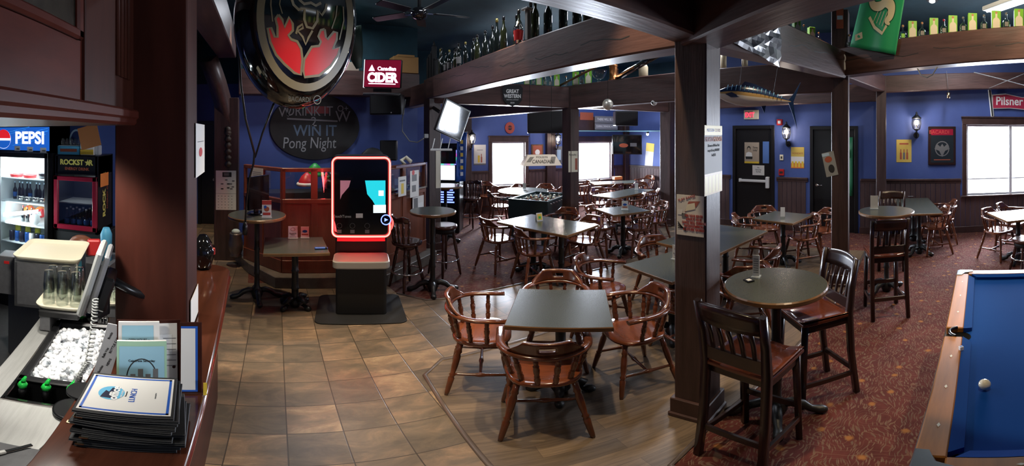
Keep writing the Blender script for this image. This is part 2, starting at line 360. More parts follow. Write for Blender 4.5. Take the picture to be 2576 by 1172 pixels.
# plank floor
nt, b, L, tc = floor_mat('planks'); ob = tc.outputs['Object']; pv = mapping(nt, ob, (1, 1, 1), R(20))
br = N(nt, 'ShaderNodeTexBrick', offset=.37); br.inputs['Scale'].default_value = 1; br.inputs['Brick Width'].default_value = 1.2; br.inputs['Row Height'].default_value = .12; br.inputs['Mortar Size'].default_value = .0012
br.inputs['Color1'].default_value = (.10, .075, .055, 1); br.inputs['Color2'].default_value = (.185, .135, .095, 1); br.inputs['Mortar'].default_value = (.06, .045, .035, 1); L(pv, br.inputs['Vector'])
gr = noise(nt, mapping(nt, pv, (3, 42, 1)), 1, 6, .7, .3); g2 = ramp(nt, [(.3, (.55, .53, .5)), (.7, (1.25, 1.2, 1.12))]); L(gr, g2.inputs[0])
L(mixc(nt, 1.0, br.outputs['Color'], g2.outputs[0], 'MULTIPLY'), b.inputs['Base Color']); b.inputs['Roughness'].default_value = .4
# ------------------------------------------------------------------ floors
def slab(name, pts, z0, z1, m): return struct(M().prism([(p[0], p[1]) for p in pts], z0, z1, m).build(name))
slab('floor', [(-6, -7), (12, -7), (12, 11), (-6, 11)], -.12, 0, 'carpet')
TILE = [(-.42, -1.5), (1.1, -1.5), (1.1, 1.62), (1.28, 2.82), (1.52, 3.0), (3.3, 2.86), (4.9, 2.78), (8.4, 2.6), (8.4, 4.6), (7.4, 4.6), (6.5, 3.85), (5, 3.83), (4.3, 3.95), (3.5, 4.2), (2.75, 4.27), (2.3, 4.29), (2.0, 4.36), (1.75, 4.7), (1.7, 5.4), (-.1, 5.4), (-.1, 9.1), (-1.4, 9.1), (-1.4, 3), (-.42, 2.9)]
def tri_floor(name, pts, z, m):
    from mathutils.geometry import tessellate_polygon
    vs = [Vector((p[0], p[1], z)) for p in pts]; fs = []
    for t in tessellate_polygon([vs]):
        t = list(t); q = (vs[t[1]] - vs[t[0]]).cross(vs[t[2]] - vs[t[0]])
        fs.append(t if q.z > 0 else t[::-1])
    me = bpy.data.meshes.new(name); me.from_pydata([tuple(v) for v in vs], [], fs); me.materials.append(MATS[m]); o = bpy.data.objects.new(name, me); C.objects.link(o); return struct(o)
tri_floor('floor_tiles', TILE, .003, 'tile')
WOOD = [(1.28, 2.82), (1.52, 3.0), (3.3, 2.86), (4.9, 2.78), (7.2, 2.65), (7.0, .25), (5.3, .42), (3.7, .72), (2.2, 1.0), (1.72, 1.0), (1.3, .2), (1.0, .9), (1.1, 1.62)]
tri_floor('floor_planks', WOOD, .006, 'planks')
tri_floor('floor_bar_mat', [(-4.5, -5), (-.42, -5), (-.42, 2.9), (-1.4, 2.9), (-1.4, 5), (-4.5, 5)], .004, mat('rubbermat', (.035, .033, .033), .8, bump=.4, bs=60, var=.3, vs=(30, 30, 30)).name)
k = 1
for path, m in (([(1.0, .9), (1.1, 1.62), (1.28, 2.82), (1.52, 3.0), (3.3, 2.86), (4.9, 2.78), (7.2, 2.65)], 'edgestrip'), ([(1.3, .2), (1.72, 1.0), (2.2, 1.0), (3.7, .72), (5.3, .42), (7.0, .25)], 'edgestrip'), ([(7.4, 4.6), (6.5, 3.85), (5, 3.83), (4.3, 3.95), (3.5, 4.2), (2.75, 4.27), (2.3, 4.29), (2.0, 4.36), (1.75, 4.7)], 'edgestrip')):
    mat('edgestrip', (.13, .10, .085), .35, .3)
    struct(M().tube([(x, y, .007) for x, y in path], .02, m, 6, ry=.006).build('trim_%d' % k)); k += 1
# ------------------------------------------------------------------ walls
ZC = 1.075; CEIL = 4.05
class Wall:
    def __init__(s, a, b):
        s.a = Vector((a[0], a[1], 0)); s.b = Vector((b[0], b[1], 0)); s.x = (s.b - s.a).normalized(); s.n = s.x.cross(Vector((0, 0, 1))); s.L = (s.b - s.a).length
        s.M = Matrix((s.x, Vector((0, 0, 1)), s.n)).transposed().to_4x4(); s.M.translation = s.a
    def s(s, px, py=400): return (hit(px, py, s.a, s.n) - s.a).dot(s.x)
    def z(s, px, py): return hit(px, py, s.a, s.n).z
    def q(s, x0, y0, x1, y1, off=.004): return pxquad(s.a, s.n, x0, y0, x1, y1, off)
WF = Wall((4.05, 9.5), (10.35, 7.65)); WB = Wall((10.35, 7.65), (10.3, 4.5)); WJ = Wall((10.3, 4.5), (8.5, 4.5)); WR = Wall((8.5, 4.5), (8.0, -5.6)); WN = Wall((8.0, -5.6), (-4.5, -5.6))
WL = Wall((-4.5, -5.6), (-4.5, 5.0)); WK = Wall((-4.5, 5.0), (-1.4, 5.0)); WC = Wall((-1.4, 5.0), (-1.4, 9.1)); WD = Wall((-1.4, 9.1), (-.3, 9.1)); WE = Wall((-.3, 9.1), (-.3, 7.4))
WG = Wall((-.3, 7.4), (3.2, 7.4)); WH = Wall((3.2, 7.4), (3.2, 9.2)); WI = Wall((3.2, 9.2), (4.05, 9.5))
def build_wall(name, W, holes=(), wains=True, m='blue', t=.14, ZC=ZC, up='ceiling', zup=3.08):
    b = M().at(M4=W.M); ss = sorted({0.0, W.L, *[h[0] for h in holes], *[h[1] for h in holes]}); ss = [x for x in ss if 0 <= x <= W.L]
    zs = sorted({0.0, zup, CEIL, *[h[2] for h in holes], *[h[3] for h in holes]})
    inh = lambda x, z: any(h[0] < x < h[1] and h[2] < z < h[3] for h in holes)
    for i in range(len(ss) - 1):
        for j in range(len(zs) - 1):
            if inh((ss[i] + ss[i + 1]) / 2, (zs[j] + zs[j + 1]) / 2): continue
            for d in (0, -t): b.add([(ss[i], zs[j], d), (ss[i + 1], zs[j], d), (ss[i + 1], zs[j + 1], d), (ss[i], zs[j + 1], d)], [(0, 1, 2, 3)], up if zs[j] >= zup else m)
    for h in holes:
        b.add([(h[0], h[2], 0), (h[1], h[2], 0), (h[1], h[3], 0), (h[0], h[3], 0), (h[0], h[2], -t), (h[1], h[2], -t), (h[1], h[3], -t), (h[0], h[3], -t)], [(0, 1, 5, 4), (1, 2, 6, 5), (2, 3, 7, 6), (3, 0, 4, 7)], 'trimwood')
    struct(b.build(name, fix=False))
    if not wains: return
    w_ = M().at(M4=W.M); x = 0.0; pw = .105
    while x < W.L - .01:
        x1 = min(x + pw - .006, W.L); top = ZC; skip = False
        for h in holes:
            if h[0] - .12 < (x + x1) / 2 < h[1] + .12:
                if h[2] < .1: skip = True
                else: top = min(top, h[2] - .02)
        if not skip: w_.box2((x, .1, 0), (x1, top, .014), 'wainscot', .003)
        x += pw
    bl = [(h[0] - .12, h[1] + .12) for h in holes if h[2] < ZC]; cuts = []; c0 = 0.0
    for a_, b_ in sorted(bl): cuts.append((c0, a_)); c0 = b_
    cuts.append((c0, W.L))
    for a_, b_ in cuts:
        if b_ - a_ > .02: w_.box2((a_, ZC - .01, 0), (b_, ZC + .035, .04), 'trimwood', .006); w_.box2((a_, ZC - .05, 0), (b_, ZC - .01, .022), 'trimwood')
    struct(w_.build(name.replace('wall', 'trim') + '_wainscot'))
    bb = M().at(M4=W.M); bl = [(h[0] - .1, h[1] + .1) for h in holes if h[2] < .1]; c0 = 0.0; cuts = []
    for a_, b_ in sorted(bl): cuts.append((c0, a_)); c0 = b_
    cuts.append((c0, W.L))
    for a_, b_ in cuts:
        if b_ - a_ > .02: bb.box2((a_, 0, 0), (b_, .13, .024), 'trimwood', .005)
    struct(bb.build(name.replace('wall', 'baseboard')))
def hole(W, x0, x1, zt, zb): s0, s1 = W.s(x0), W.s(x1); return (s0, s1, zb, zt)
h1 = hole(WF, 1238, 1321, WF.z(1280, 357), WF.z(1280, 466)); h2 = hole(WF, 1452, 1537, WF.z(1495, 357), WF.z(1495, 452))
sA = WR.s(2432); sM = WR.s(2543); zT = WR.z(2500, 314); zB = WR.z(2500, 489)
h3 = (sA, sA + 2 * (sM - sA), zB, zT)
d1 = hole(WR, 1851, 1941, 2.10, -.01); d2 = hole(WR, 2046, 2150, WR.z(2100, 326), -.01); d3 = (WD.s(506), WD.s(546), -.01, 2.2)
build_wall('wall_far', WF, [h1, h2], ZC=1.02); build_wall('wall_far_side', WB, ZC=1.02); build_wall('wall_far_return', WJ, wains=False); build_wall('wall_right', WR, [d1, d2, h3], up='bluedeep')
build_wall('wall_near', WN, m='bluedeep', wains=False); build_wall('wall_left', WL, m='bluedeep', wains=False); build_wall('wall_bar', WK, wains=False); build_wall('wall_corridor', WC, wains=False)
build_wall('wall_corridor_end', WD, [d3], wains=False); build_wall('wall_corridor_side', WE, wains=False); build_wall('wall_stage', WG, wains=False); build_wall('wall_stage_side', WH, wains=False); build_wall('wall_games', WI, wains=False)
struct(M().box2((-5, -6.2, CEIL), (10.8, 10.4, CEIL + .1), 'ceiling').build('ceiling'))
# windows
def window(k, W, h, mull=(), rail=None, fw=.1):
    f = M().at(M4=W.M); s0, s1, z0, z1 = h
    f.box2((s0 - fw, z1, -.02), (s1 + fw, z1 + .14, .035), 'trimwood', .006); f.box2((s0 - fw - .02, z1 + .14, -.02), (s1 + fw + .02, z1 + .165, .06), 'trimwood', .006)
    for a, b in ((s0 - fw, s0), (s1, s1 + fw)): f.box2((a, z0 - .02, -.02), (b, z1, .03), 'trimwood', .006)
    root = struct(f.build('window_%d' % k))
    struct(M().at(M4=W.M).box2((s0 - fw - .03, z0 - .035, -.1), (s1 + fw + .03, z0, .07), 'trimwood', .008).build('window_sill', root))
    sa = M().at(M4=W.M); mat('vinyl', (.75, .76, .8), .4); t = .035
    sa.box2((s0, z0, -.1), (s0 + t, z1, -.05), 'vinyl'); sa.box2((s1 - t, z0, -.1), (s1, z1, -.05), 'vinyl'); sa.box2((s0, z0, -.1), (s1, z0 + t, -.05), 'vinyl'); sa.box2((s0, z1 - t, -.1), (s1, z1, -.05), 'vinyl')
    for q in mull: sa.box2((q - .03, z0, -.11), (q + .03, z1, -.03), 'vinyl')
    if rail: sa.box2((s0, rail - .012, -.09), (s1, rail + .012, -.06), 'vinyl')
    struct(sa.build('window_frame', root)); struct(M().at(M4=W.M).box2((s0, z0, -.082), (s1, z1, -.078), 'glass').build('window_pane', root))
window(1, WF, h1); window(2, WF, h2); window(3, WR, h3, [sM], WR.z(2480, 450))
# doors
def door(k, W, h, handle):
    s0, s1, z0, z1 = h; f = M().at(M4=W.M)
    for a, b in ((s0 - .07, s0), (s1, s1 + .07)): f.box2((a, 0, -.1), (b, z1 + .07, .03), 'doorblack', .004)
    f.box2((s0, z1, -.1), (s1, z1 + .07, .03), 'doorblack', .004); f.box2((s0, 0, -.08), (s1, z1, -.03), 'doorblack')
    f.box2((s0 - .1, -.1, -.6), (s1 + .1, z1 + .1, -.55), 'doorblack'); r = struct(f.build('door_%d' % k)); hd = M().at(M4=W.M); handle(hd, s0, s1); struct(hd.build('door_handle', r)); return r
def pushbar(b, s0, s1):
    b.box2((s0 + .12, .98, .0), (s1 - .06, 1.035, .05), 'white', .01); b.box2((s1 - .13, .86, -.03), (s1 - .05, 1.10, .055), 'white', .012); b.box2((s0 + .08, .97, -.03), (s0 + .14, 1.045, .03), 'white', .008)
def lever(b, s0, s1): b.cyl((s0 + .08, .97, -.03), (s0 + .08, .97, .03), .028, 'chrome'); b.tube([(s0 + .08, .97, .03), (s0 + .1, .97, .04), (s0 + .2, .965, .04)], .01, 'chrome')
r1 = door(1, WR, d1, pushbar)
wq = WR.q(1918, 356, 1934, 411); struct(M().at(M4=wq[0]).box((0, 0, -.026), (wq[1], wq[2], .006), mat('wiredglass', (.10, .20, .50), .15).name).build('door_pane', r1))
door(2, WR, d2, lever); door(3, WD, d3, lambda b, a, c: b.cyl((c - .07, 1.0, -.03), (c - .07, 1.0, .03), .03, 'brass'))
# ------------------------------------------------------------------ timber posts and beams
def post(x, y, w, top, rz=0.0, base=True, d=None):
    b = M().at((x, y, 0), rz); d = d or w; b.box2((-w / 2, -d / 2, 0), (w / 2, d / 2, top), 'post', .008)
    if base: b.box2((-w / 2 - .022, -d / 2 - .022, 0), (w / 2 + .022, d / 2 + .022, .17), 'trimwood', .006); b.box2((-w / 2 - .034, -d / 2 - .034, 0), (w / 2 + .034, d / 2 + .034, .045), 'trimwood', .01)
    return struct(b.build('pillar'))
def beam(a, b, za, zb, h=.33, w=.22, m='beam', crack=False):
    a3, b3 = Vector((a[0], a[1], za)), Vector((b[0], b[1], zb)); x = (b3 - a3); L = x.length; x.normalize(); y = Vector((0, 0, 1)).cross(x).normalized(); z = x.cross(y)
    T = Matrix((x, y, z)).transposed().to_4x4(); T.translation = a3; q = M(); q.box2((0, -w / 2, 0), (L, w / 2, h), m, .012)
    if crack:
        for s in (-1, 1):
            u = .3
            for seg in range(7):
                u += random.uniform(.1, .3); zz = .12 + .14 * (seg / 7) + random.uniform(-.03, .03)
                for _ in range(7):
                    du = random.uniform(.06, .1); dz = random.uniform(-.012, .022)
                    if u + du < L - .1: q.add([(u, s * (w / 2 + .001), zz), (u + du, s * (w / 2 + .001), zz + dz), (u + du, s * (w / 2 + .001), zz + dz + .008), (u, s * (w / 2 + .001), zz + .007)], [(0, 1, 2, 3)], 'ink')
                    u += du; zz += dz
    o = q.build('beam'); o.matrix_world = T; return struct(o)
P1 = (2.325, 1.145); P2 = (5.36, .53); PL = (3.02, 6.33); P4 = (5.22, 5.14); P5 = (7.84, 4.62); PM = (-.47, 6.6)
post(*P1, .225, 2.86); post(*P2, .225, 3.6); post(*PL, .23, 2.9); post(*P4, .225, 2.8); post(*P5, .27, 2.8); post(8.08, -.03, .30, 3.1, d=.2); post(-.47, 6.6, .40, 2.55, base=False, d=.36)
beam(P1, PL, 2.53, 2.57, .34, .23, crack=True); beam((P1[0], P1[1]), P2, 2.54, 2.70, .34, crack=True); beam((-.6, 1.42), P1, 2.58, 2.56, .33); beam((.65, -1.15), P1, 2.55, 2.53, .36, .26)
beam(PL, P4, 2.50, 2.44, .36); beam(P2, P4, 2.52, 2.42, .40); beam((3.35, -2.9), P2, 2.80, 2.72, .36, crack=True); beam(P2, (8.1, -.03), 2.72, 2.80, .3); beam(P4, (5.1, 9.0), 2.42, 2.36, .4); beam(P4, P5, 2.44, 2.46, .34)
beam((8.32, 4.2), (8.05, -.1), 2.52, 2.62, .34, .16); beam((8.05, -.1), (7.85, -4.6), 2.78, 2.98, .32, .16); beam((-.3, 7.22), (3.1, 7.22), 2.66, 2.66, .44, .3)
beam((-.47, 2.3), (-.47, 6.6), 2.95, 3.2, .4, .3); beam(PL, (3.05, 9.1), 2.5, 2.45, .36); beam(P5, (8.6, 4.5), 2.5, 2.5, .34)
def wallpost(W, x0, x1, top=2.5, d=.12): s0, s1 = W.s(x0), W.s(x1); struct(M().at(M4=W.M).box2((s0, 0, 0), (s1, top, d), 'post', .008).build('pillar'))
wallpost(WF, 1168, 1184); wallpost(WF, 1372, 1394); wallpost(WF, 1567, 1578)
# curved brace on the post by the corridor
b = M(); pts = [(-.47, 6.58, 2.0), (-.49, 6.5, 2.35), (-.60, 6.3, 2.75), (-.72, 6.1, 3.1)]
b.tube(pts, .15, 'post', 4); struct(b.build('trim_4'))
# ------------------------------------------------------------------ furniture builders
mat('stoolwood', (.055, .018, .012), .25, var=.3, vs=(10, 10, 2), coat=.4)
TURN = [(0, .014), (.08, .017), (.22, .021), (.30, .013), (.33, .019), (.36, .013), (.5, .020), (.62, .021), (.70, .014), (.73, .020), (.76, .014), (.9, .017), (1, .013)]
LEGT = [(0, .014), (.06, .018), (.25, .022), (.33, .024), (.36, .017), (.39, .025), (.42, .017), (.55, .024), (.72, .026), (.78, .019), (.81, .026), (.86, .020), (1, .022)]
def make_chair(label):
    t = thing('captains_chair', label, 'chair')
    b = M(); z = .445
    out = []
    for i in range(28):
        a = 2 * PI * i / 28; ca, sa = math.cos(a), math.sin(a); ex = 2.6
        x = .235 * math.copysign(abs(ca) ** (2 / ex), ca); y = .225 * math.copysign(abs(sa) ** (2 / ex), sa); out.append((x * (1 + .06 * (y > 0)), y))
    rings = [(.90, -.020), (1.0, -.006), (1.0, .012), (.95, .022), (.7, .014), (.35, .006)]; vs = []
    for k, h in rings: vs += [(x * k, y * k, z + h + (.006 * (1 - abs(x) * 4) if k < .8 and y > .0 else 0)) for x, y in out]
    n = 28
    b.add(vs, [[k * n + i, k * n + (i + 1) % n, (k + 1) * n + (i + 1) % n, (k + 1) * n + i] for k in range(5) for i in range(n)], 'seatwood', True)
    b.add(vs, [list(range(n - 1, -1, -1)), [5 * n + i for i in range(n)]], 'seatwood', True); b.build('seat', t)
    # bent arm rail
    def rail(a, k=1.0): # a: -1..1 around the back
        an = a * R(100); x = .275 * math.sin(an) * k; y = -.255 * math.cos(an) * k - .005
        if abs(a) > .9: y += (abs(a) - .9) * 1.1; x *= 1 + (abs(a) - .9) * .3
        return Vector((x, y, .682 - .012 * abs(a)))
    pts = [rail(i / 12 - 1) for i in range(25)]; pts[0] += Vector((0, .03, 0)); pts[-1] += Vector((0, .03, 0))
    M().tube(pts, .030, 'chairwood', 8, ry=.016).build('arm_rail', t)
    # crest: raised back with a hand slot
    b = M(); NA, NH = 32, 6; prof = lambda a: .098 if abs(a) < .55 else (.098 - .03 * min(1, (abs(a) - .55) / .12) if abs(a) < .67 else max(.012, .068 - .056 * (abs(a) - .67) / .33))
    cell = lambda i, j: not (13 <= i < 19 and 2 <= j < 4); A = lambda i: -.60 + 1.2 * i / NA
    def cp(i, j, o): a = A(i) ; p = rail(a * .9, 1.0 + o - .02); return (p.x, p.y - .02 * j / NH, .690 + prof(a / .6) * j / NH)
    vs = [cp(i, j, o) for o in (-.05, .05) for j in range(NH + 1) for i in range(NA + 1)]; W = NA + 1; K = W * (NH + 1); fs = []
    for j in range(NH):
        for i in range(NA):
            if not cell(i, j): continue
            q = [j * W + i, j * W + i + 1, (j + 1) * W + i + 1, (j + 1) * W + i]; fs.append(q); fs.append([k + K for k in reversed(q)])
            for (di, dj, e) in ((-1, 0, (3, 0)), (1, 0, (1, 2)), (0, -1, (0, 1)), (0, 1, (2, 3))):
                ii, jj = i + di, j + dj
                if ii < 0 or ii >= NA or jj < 0 or jj >= NH or not cell(ii, jj): fs.append([q[e[1]], q[e[0]], q[e[0]] + K, q[e[1]] + K])
    b.add(vs, fs, 'chairwood', True); b.build('backrest', t)
    for a in (-.93, -.7, -.42, -.14, .14, .42, .7, .93):
        p = rail(a); an = a * R(100); ks = .215 if abs(a) < .8 else .225; M().lathe((ks * math.sin(an) * .97, -ks * math.cos(an) + (.03 if abs(a) > .8 else 0), z + .01), p - Vector((0, 0, .01)), TURN, 'chairwood', 8).build('spindle', t)
    lt = []
    for sx in (-1, 1):
        for sy in (-1, 1):
            p0 = Vector((sx * .265, sy * .235 - .01, 0)); p1 = Vector((sx * .165, sy * .145, z)); lt.append((p0, p1)); M().lathe(p0, p1, LEGT, 'chairwood', 10).build('leg', t)
    mid = lambda k, f=.40: lt[k][0].lerp(lt[k][1], f)
    ST = [(0, .009), (.1, .011), (.4, .013), (.46, .018), (.5, .02), (.54, .018), (.6, .013), (.9, .011), (1, .009)]
    a, c = mid(0), mid(1); M().lathe(a, c, ST, 'chairwood', 8).build('stretcher', t); d, e = mid(2), mid(3); M().lathe(d, e, ST, 'chairwood', 8).build('stretcher', t)
    M().lathe((a + c) / 2, (d + e) / 2, ST, 'chairwood', 8).build('stretcher', t)
    return t
CH = None
def nudge(x, y, rz):
    d = ADJ.get(len(ADJN), (0, 0, 0)); ADJN.append(1); return x + d[0], y + d[1], rz + d[2]
ADJN = []
ADJ = {1: (-0.03, -0.035, 0), 2: (0.02, 0.06, 0), 4: (-0.09, 0.03, 0), 5: (0.03, 0.0, -0.2), 8: (-0.09, 0.0, 0.0), 9: (0.055, -0.023, 0.2), 10: (0.03, 0.0, -0.4), 12: (-0.333, -0.138, -0.2), 13: (0.0, 0.09, -0.2), 15: (-0.055, -0.023, 0.2), 16: (0.462, 0.191, -0.2), 17: (-0.231, -0.096, 0.2), 18: (0.113, -0.113, 0.0), 19: (-0.277, 0.115, 0.0), 20: (-0.113, 0.113, 0.0), 21: (-0.077, -0.185, -0.2), 23: (-0.115, 0.277, -0.4), 24: (0.231, 0.096, 0.4), 27: (0.03, 0.0, 0.2), 28: (-0.255, 0.255, -0.4), 29: (0.111, 0.046, 0.2), 31: (0.12, 0.0, -0.4), 33: (-0.113, -0.113, -0.2), 35: (-0.111, 0.046, 0.0), 37: (-0.085, 0.085, -0.2), 40: (0.03, 0.0, -0.2), 43: (-0.085, -0.085, -0.2), 44: (0.09, 0.0, -0.2), 45: (0.055, 0.023, -0.4), 3: (0.07, -0.05, 0)}
def chair(x, y, rz, label, group):
    global CH
    x, y, rz = nudge(x, y, rz)
    if CH is None: CH = make_chair(label); CH['group'] = group; move(CH, (x, y, ZF), rz); return CH
    return dup(CH, (x, y, ZF), rz, label, group)
ZF = .006
def facing(x, y, tx, ty): return math.atan2(ty - y, tx - x) - PI / 2
def claw_base(b, h, r, foot=.30, n=4, rot=PI / 4, col=.042):
    b.lathe((0, 0, .0), (0, 0, h), [(0, .05), (.06, .075), (.12, .06), (.16, col), (.3, col * .95), (.32, col * 1.2), (.35, col), (.6, col * .9), (.62, col * 1.15), (.65, col * .9), (.93, col * .95), (.95, .09), (1, .09)], 'iron', 14)
def claw_feet(t, foot, n=4, rot=PI / 4):
    for k in range(n):
        a = rot + 2 * PI * k / n; c, s = math.cos(a), math.sin(a); b = M()
        prof = [(.03, .10, .035), (.10, .115, .036), (.17, .09, .034), (foot - .08, .045, .028), (foot - .03, .030, .034), (foot, .024, .036), (foot + .03, .02, .02)]
        b.tube([(c * r, s * r, z) for r, z, q in prof], [q for r, z, q in prof], 'iron', 8, ry=None)
        b.ball((c * foot, s * foot, .028), .036, 'iron', 8, (1, 1, .75))
        b.build('foot', t)
def rect_table(name, label, c, sx, sy, rz, cat='table', group=None, ncol=1, h=.75, thick=.034, edge='edgewood', foot=.27, frot=PI / 4):
    t = thing(name, label, cat, (c[0], c[1], ZF), rz, group)
    r = .012; P_ = [(-sx / 2, -sy / 2), (sx / 2, -sy / 2), (sx / 2, sy / 2), (-sx / 2, sy / 2)]
    M().prism(P_, h - thick, h, edge, .006, mtop='laminate', mside=edge).build('tabletop', t)
    offs = [0.0] if ncol == 1 else [(-1 + 2 * k / (ncol - 1)) * (max(sx, sy) / 2 - .38) for k in range(ncol)]
    for o in offs:
        b = M(); claw_base(b, h - thick, .3); cb = b.build('pedestal', t)
        fx = (o, 0) if sx >= sy else (0, o); cb.location = (fx[0], fx[1], 0); claw_feet(cb, foot, rot=frot)
    return t
def round_table(name, label, c, R_, h, group=None, edge='edgewood', foot=.27, rot=PI / 4, nfeet=4):
    t = thing(name, label, 'table', (c[0], c[1], ZF), 0, group); n = 48
    P_ = [(R_ * math.cos(2 * PI * i / n), R_ * math.sin(2 * PI * i / n)) for i in range(n)]
    M().prism(P_, h - .036, h, edge, .008, mtop='laminate', mside=edge).build('tabletop', t)
    b = M(); claw_base(b, h - .036, .3, col=.034); cb = b.build('pedestal', t); claw_feet(cb, foot, nfeet, rot); return t
def make_highchair(label):
    t = thing('bar_chair', label, 'bar chair'); z = .725
    b = M(); W, Dp = .42, .40
    def seat(u, v): x = (u - .5) * W; y = (v - .5) * Dp; return (x, y, z + .012 - .016 * (1 - (2 * u - 1) ** 2) * (1 - .3 * v) + .006 * math.cos(4 * PI * u) * v)
    b.grid(seat, 14, 8, 'darkseat', -.001); vs = [(-W / 2, -Dp / 2), (W / 2, -Dp / 2), (W / 2, Dp / 2), (-W / 2, Dp / 2)]
    b.prism(vs, z - .022, z + .0, 'darkseat', .004); b.build('seat', t)
    b = M(); b.box2((-.19, -.17, z - .085), (.19, .18, z - .022), 'darkwood', .004); b.build('seat_frame', t)
    for sx in (-1, 1):
        M().lathe((sx * .185, .19, 0), (sx * .175, .165, z - .022), [(0, .026), (1, .031)], 'darkwood', 4).build('leg', t)
        b = M(); b.tube([(sx * .195, -.245, 0), (sx * .19, -.20, .40), (sx * .19, -.185, z), (sx * .195, -.205, z + .2), (sx * .20, -.245, z + .395)], [.027, .029, .03, .027, .023], 'darkwood', 4); b.build('rear_leg', t)
    by = lambda h: -.19 - .07 * (h / .45) ** 1.6
    def bar(u, v): x = (u - .5) * .37; return (x, by(.36 + .10 * v) - .03 * (1 - (2 * u - 1) ** 2), z + .28 + .105 * v + .018 * (1 - (2 * u - 1) ** 2) * v)
    M().grid(bar, 10, 3, 'darkwood', .022).build('backrest', t)
    M().box((0, by(.06), z + .065), (.36, .022, .085), 'darkwood', .004).build('back_rail', t)
    for k in range(5):
        x = -.13 + .065 * k; bow = -.03 * (1 - (x / .185) ** 2)
        M().tube([(x, by(.08), z + .09), (x, by(.2) + bow * .4, z + .2), (x, by(.36) + bow * .9, z + .32)], .018, 'darkwood', 4, ry=.007).build('slat', t)
    for y, zz in ((.185, .30), (-.215, .24)): M().box((0, y, zz), (.34, .022, .045), 'darkwood', .003).build('footrest', t)
    for sx in (-1, 1): M().box((sx * .19, -.015, .20), (.022, .37, .04), 'darkwood', .003).build('footrest', t)
    return t
HC = None
def highchair(x, y, rz, label, group):
    global HC
    x, y, rz = nudge(x, y, rz)
    if HC is None: HC = make_highchair(label); HC['group'] = group; move(HC, (x, y, ZF), rz); return HC
    return dup(HC, (x, y, ZF), rz, label, group)
def stool_base(t, z, wood):
    for k in range(4):
        a = PI / 4 + k * PI / 2; c, s = math.cos(a), math.sin(a)
        M().lathe((c * .235, s * .235, 0), (c * .12, s * .12, z - .05), LEGT, wood, 9).build('leg', t)
    rr = .235 - .115 * .32; n = 28
    M().tube([(rr * 1.03 * math.cos(2 * PI * i / n), rr * 1.03 * math.sin(2 * PI * i / n), .235) for i in range(n)], .011, 'chrome', 8, closed=True).build('foot_ring', t)
def make_windsor(label, wood='stoolwood'):
    t = thing('windsor_bar_stool', label, 'bar stool'); z = .63; n = 24
    M().lathe((0, 0, z - .045), (0, 0, z + .012), [(0, .17), (.3, .20), (.75, .205), (.95, .195), (1, .15)], wood, 26).build('seat', t)
    M().lathe((0, 0, z - .1), (0, 0, z - .045), [(0, .10), (1, .13)], wood, 16).build('swivel', t)
    stool_base(t, z, wood)
    def cr(u, v): a = (u - .5) * R(130); return (.225 * math.sin(a), -.215 * math.cos(a) - .02 * v, z + .27 + (.075 - .012 * math.cos(6 * PI * u)) * v)
    M().grid(cr, 20, 3, wood, .022).build('backrest', t)
    for k in range(7):
        a = (k / 6 - .5) * R(122); M().lathe((.18 * math.sin(a), -.175 * math.cos(a), z), (.222 * math.sin(a), -.215 * math.cos(a), z + .29), TURN, wood, 7).build('spindle', t)
    return t
WS = None
def windsor(x, y, rz, label, group):
    global WS
    x, y, rz = nudge(x, y, rz)
    if WS is None: WS = make_windsor(label); WS['group'] = group; move(WS, (x, y, ZF), rz); return WS
    return dup(WS, (x, y, ZF), rz, label, group)
def round_stool(x, y, label, z=.72, rz=.2, wood='stoolwood'):
    t = thing('round_bar_stool', label, 'bar stool', (x, y, ZF), rz)
    M().lathe((0, 0, z - .04), (0, 0, z + .015), [(0, .16), (.2, .185), (.8, .188), (1, .165)], wood, 26).build('seat', t)
    M().lathe((0, 0, z - .1), (0, 0, z - .04), [(0, .15), (1, .165)], 'blackmatte', 20).build('swivel', t); stool_base(t, z, wood); return t
G1 = 'captain chairs around the near square table'
# ---- near square table, turned 45 degrees to the timber grid
TA = (1.985, 2.055)
rect_table('pub_table', 'small square green topped table nearest the camera with four chairs', TA, .70, .70, R(45) - .02, group='square and long pub tables', foot=.22, frot=0)
def fwd(c, a, d, s=0.0): return (c[0] + math.sin(a) * d + math.cos(a) * s, c[1] + math.cos(a) * d - math.sin(a) * s)
x, y = fwd(TA, R(45), .12, -.60); chair(x, y, facing(x, y, x + .8, y - .55) , 'orange brown captain chair on the left side of the near square table', G1)
x, y = fwd(TA, R(45), -.33, -.10); chair(x, y, facing(x, y, x + .62, y + .8), 'captain chair with its back to the camera at the near square table', G1)
x, y = fwd(TA, R(45), .44, -.02); chair(x, y, facing(x, y, x - .74, y - .68), 'captain chair tucked behind the near square table, only crest and legs showing', G1)
x, y = fwd(TA, R(45), .16, .47); chair(x, y, facing(x, y, x - .80, y + .42), 'captain chair on the right side of the near square table beside the big post', G1)
# ---- table B by the foosball table
rect_table('pub_table', 'long rectangular table by the foosball table with a tent card on it', (3.84, 4.26), .78, 1.28, R(9), ncol=2, group='square and long pub tables', foot=.24)
G2 = 'captain chairs around the long middle table'
def ch(px, py, tx, ty, label, g):
    p = P(px, py, .45); return chair(p.x, p.y, facing(p.x, p.y, tx, ty), label, g)
ch(1268, 600, 3.95, 4.95, 'captain chair at the left far corner of the long middle table with a shining seat', G2)
ch(1340, 632, 3.95, 4.1, 'captain chair with its back towards the tiles at the long middle table', G2)
ch(1468, 606, 3.7, 4.0, 'captain chair on the right side of the long middle table, seat catching window light', G2)
ch(1415, 580, 3.7, 4.4, 'captain chair behind the long middle table in front of the foosball table', G2)
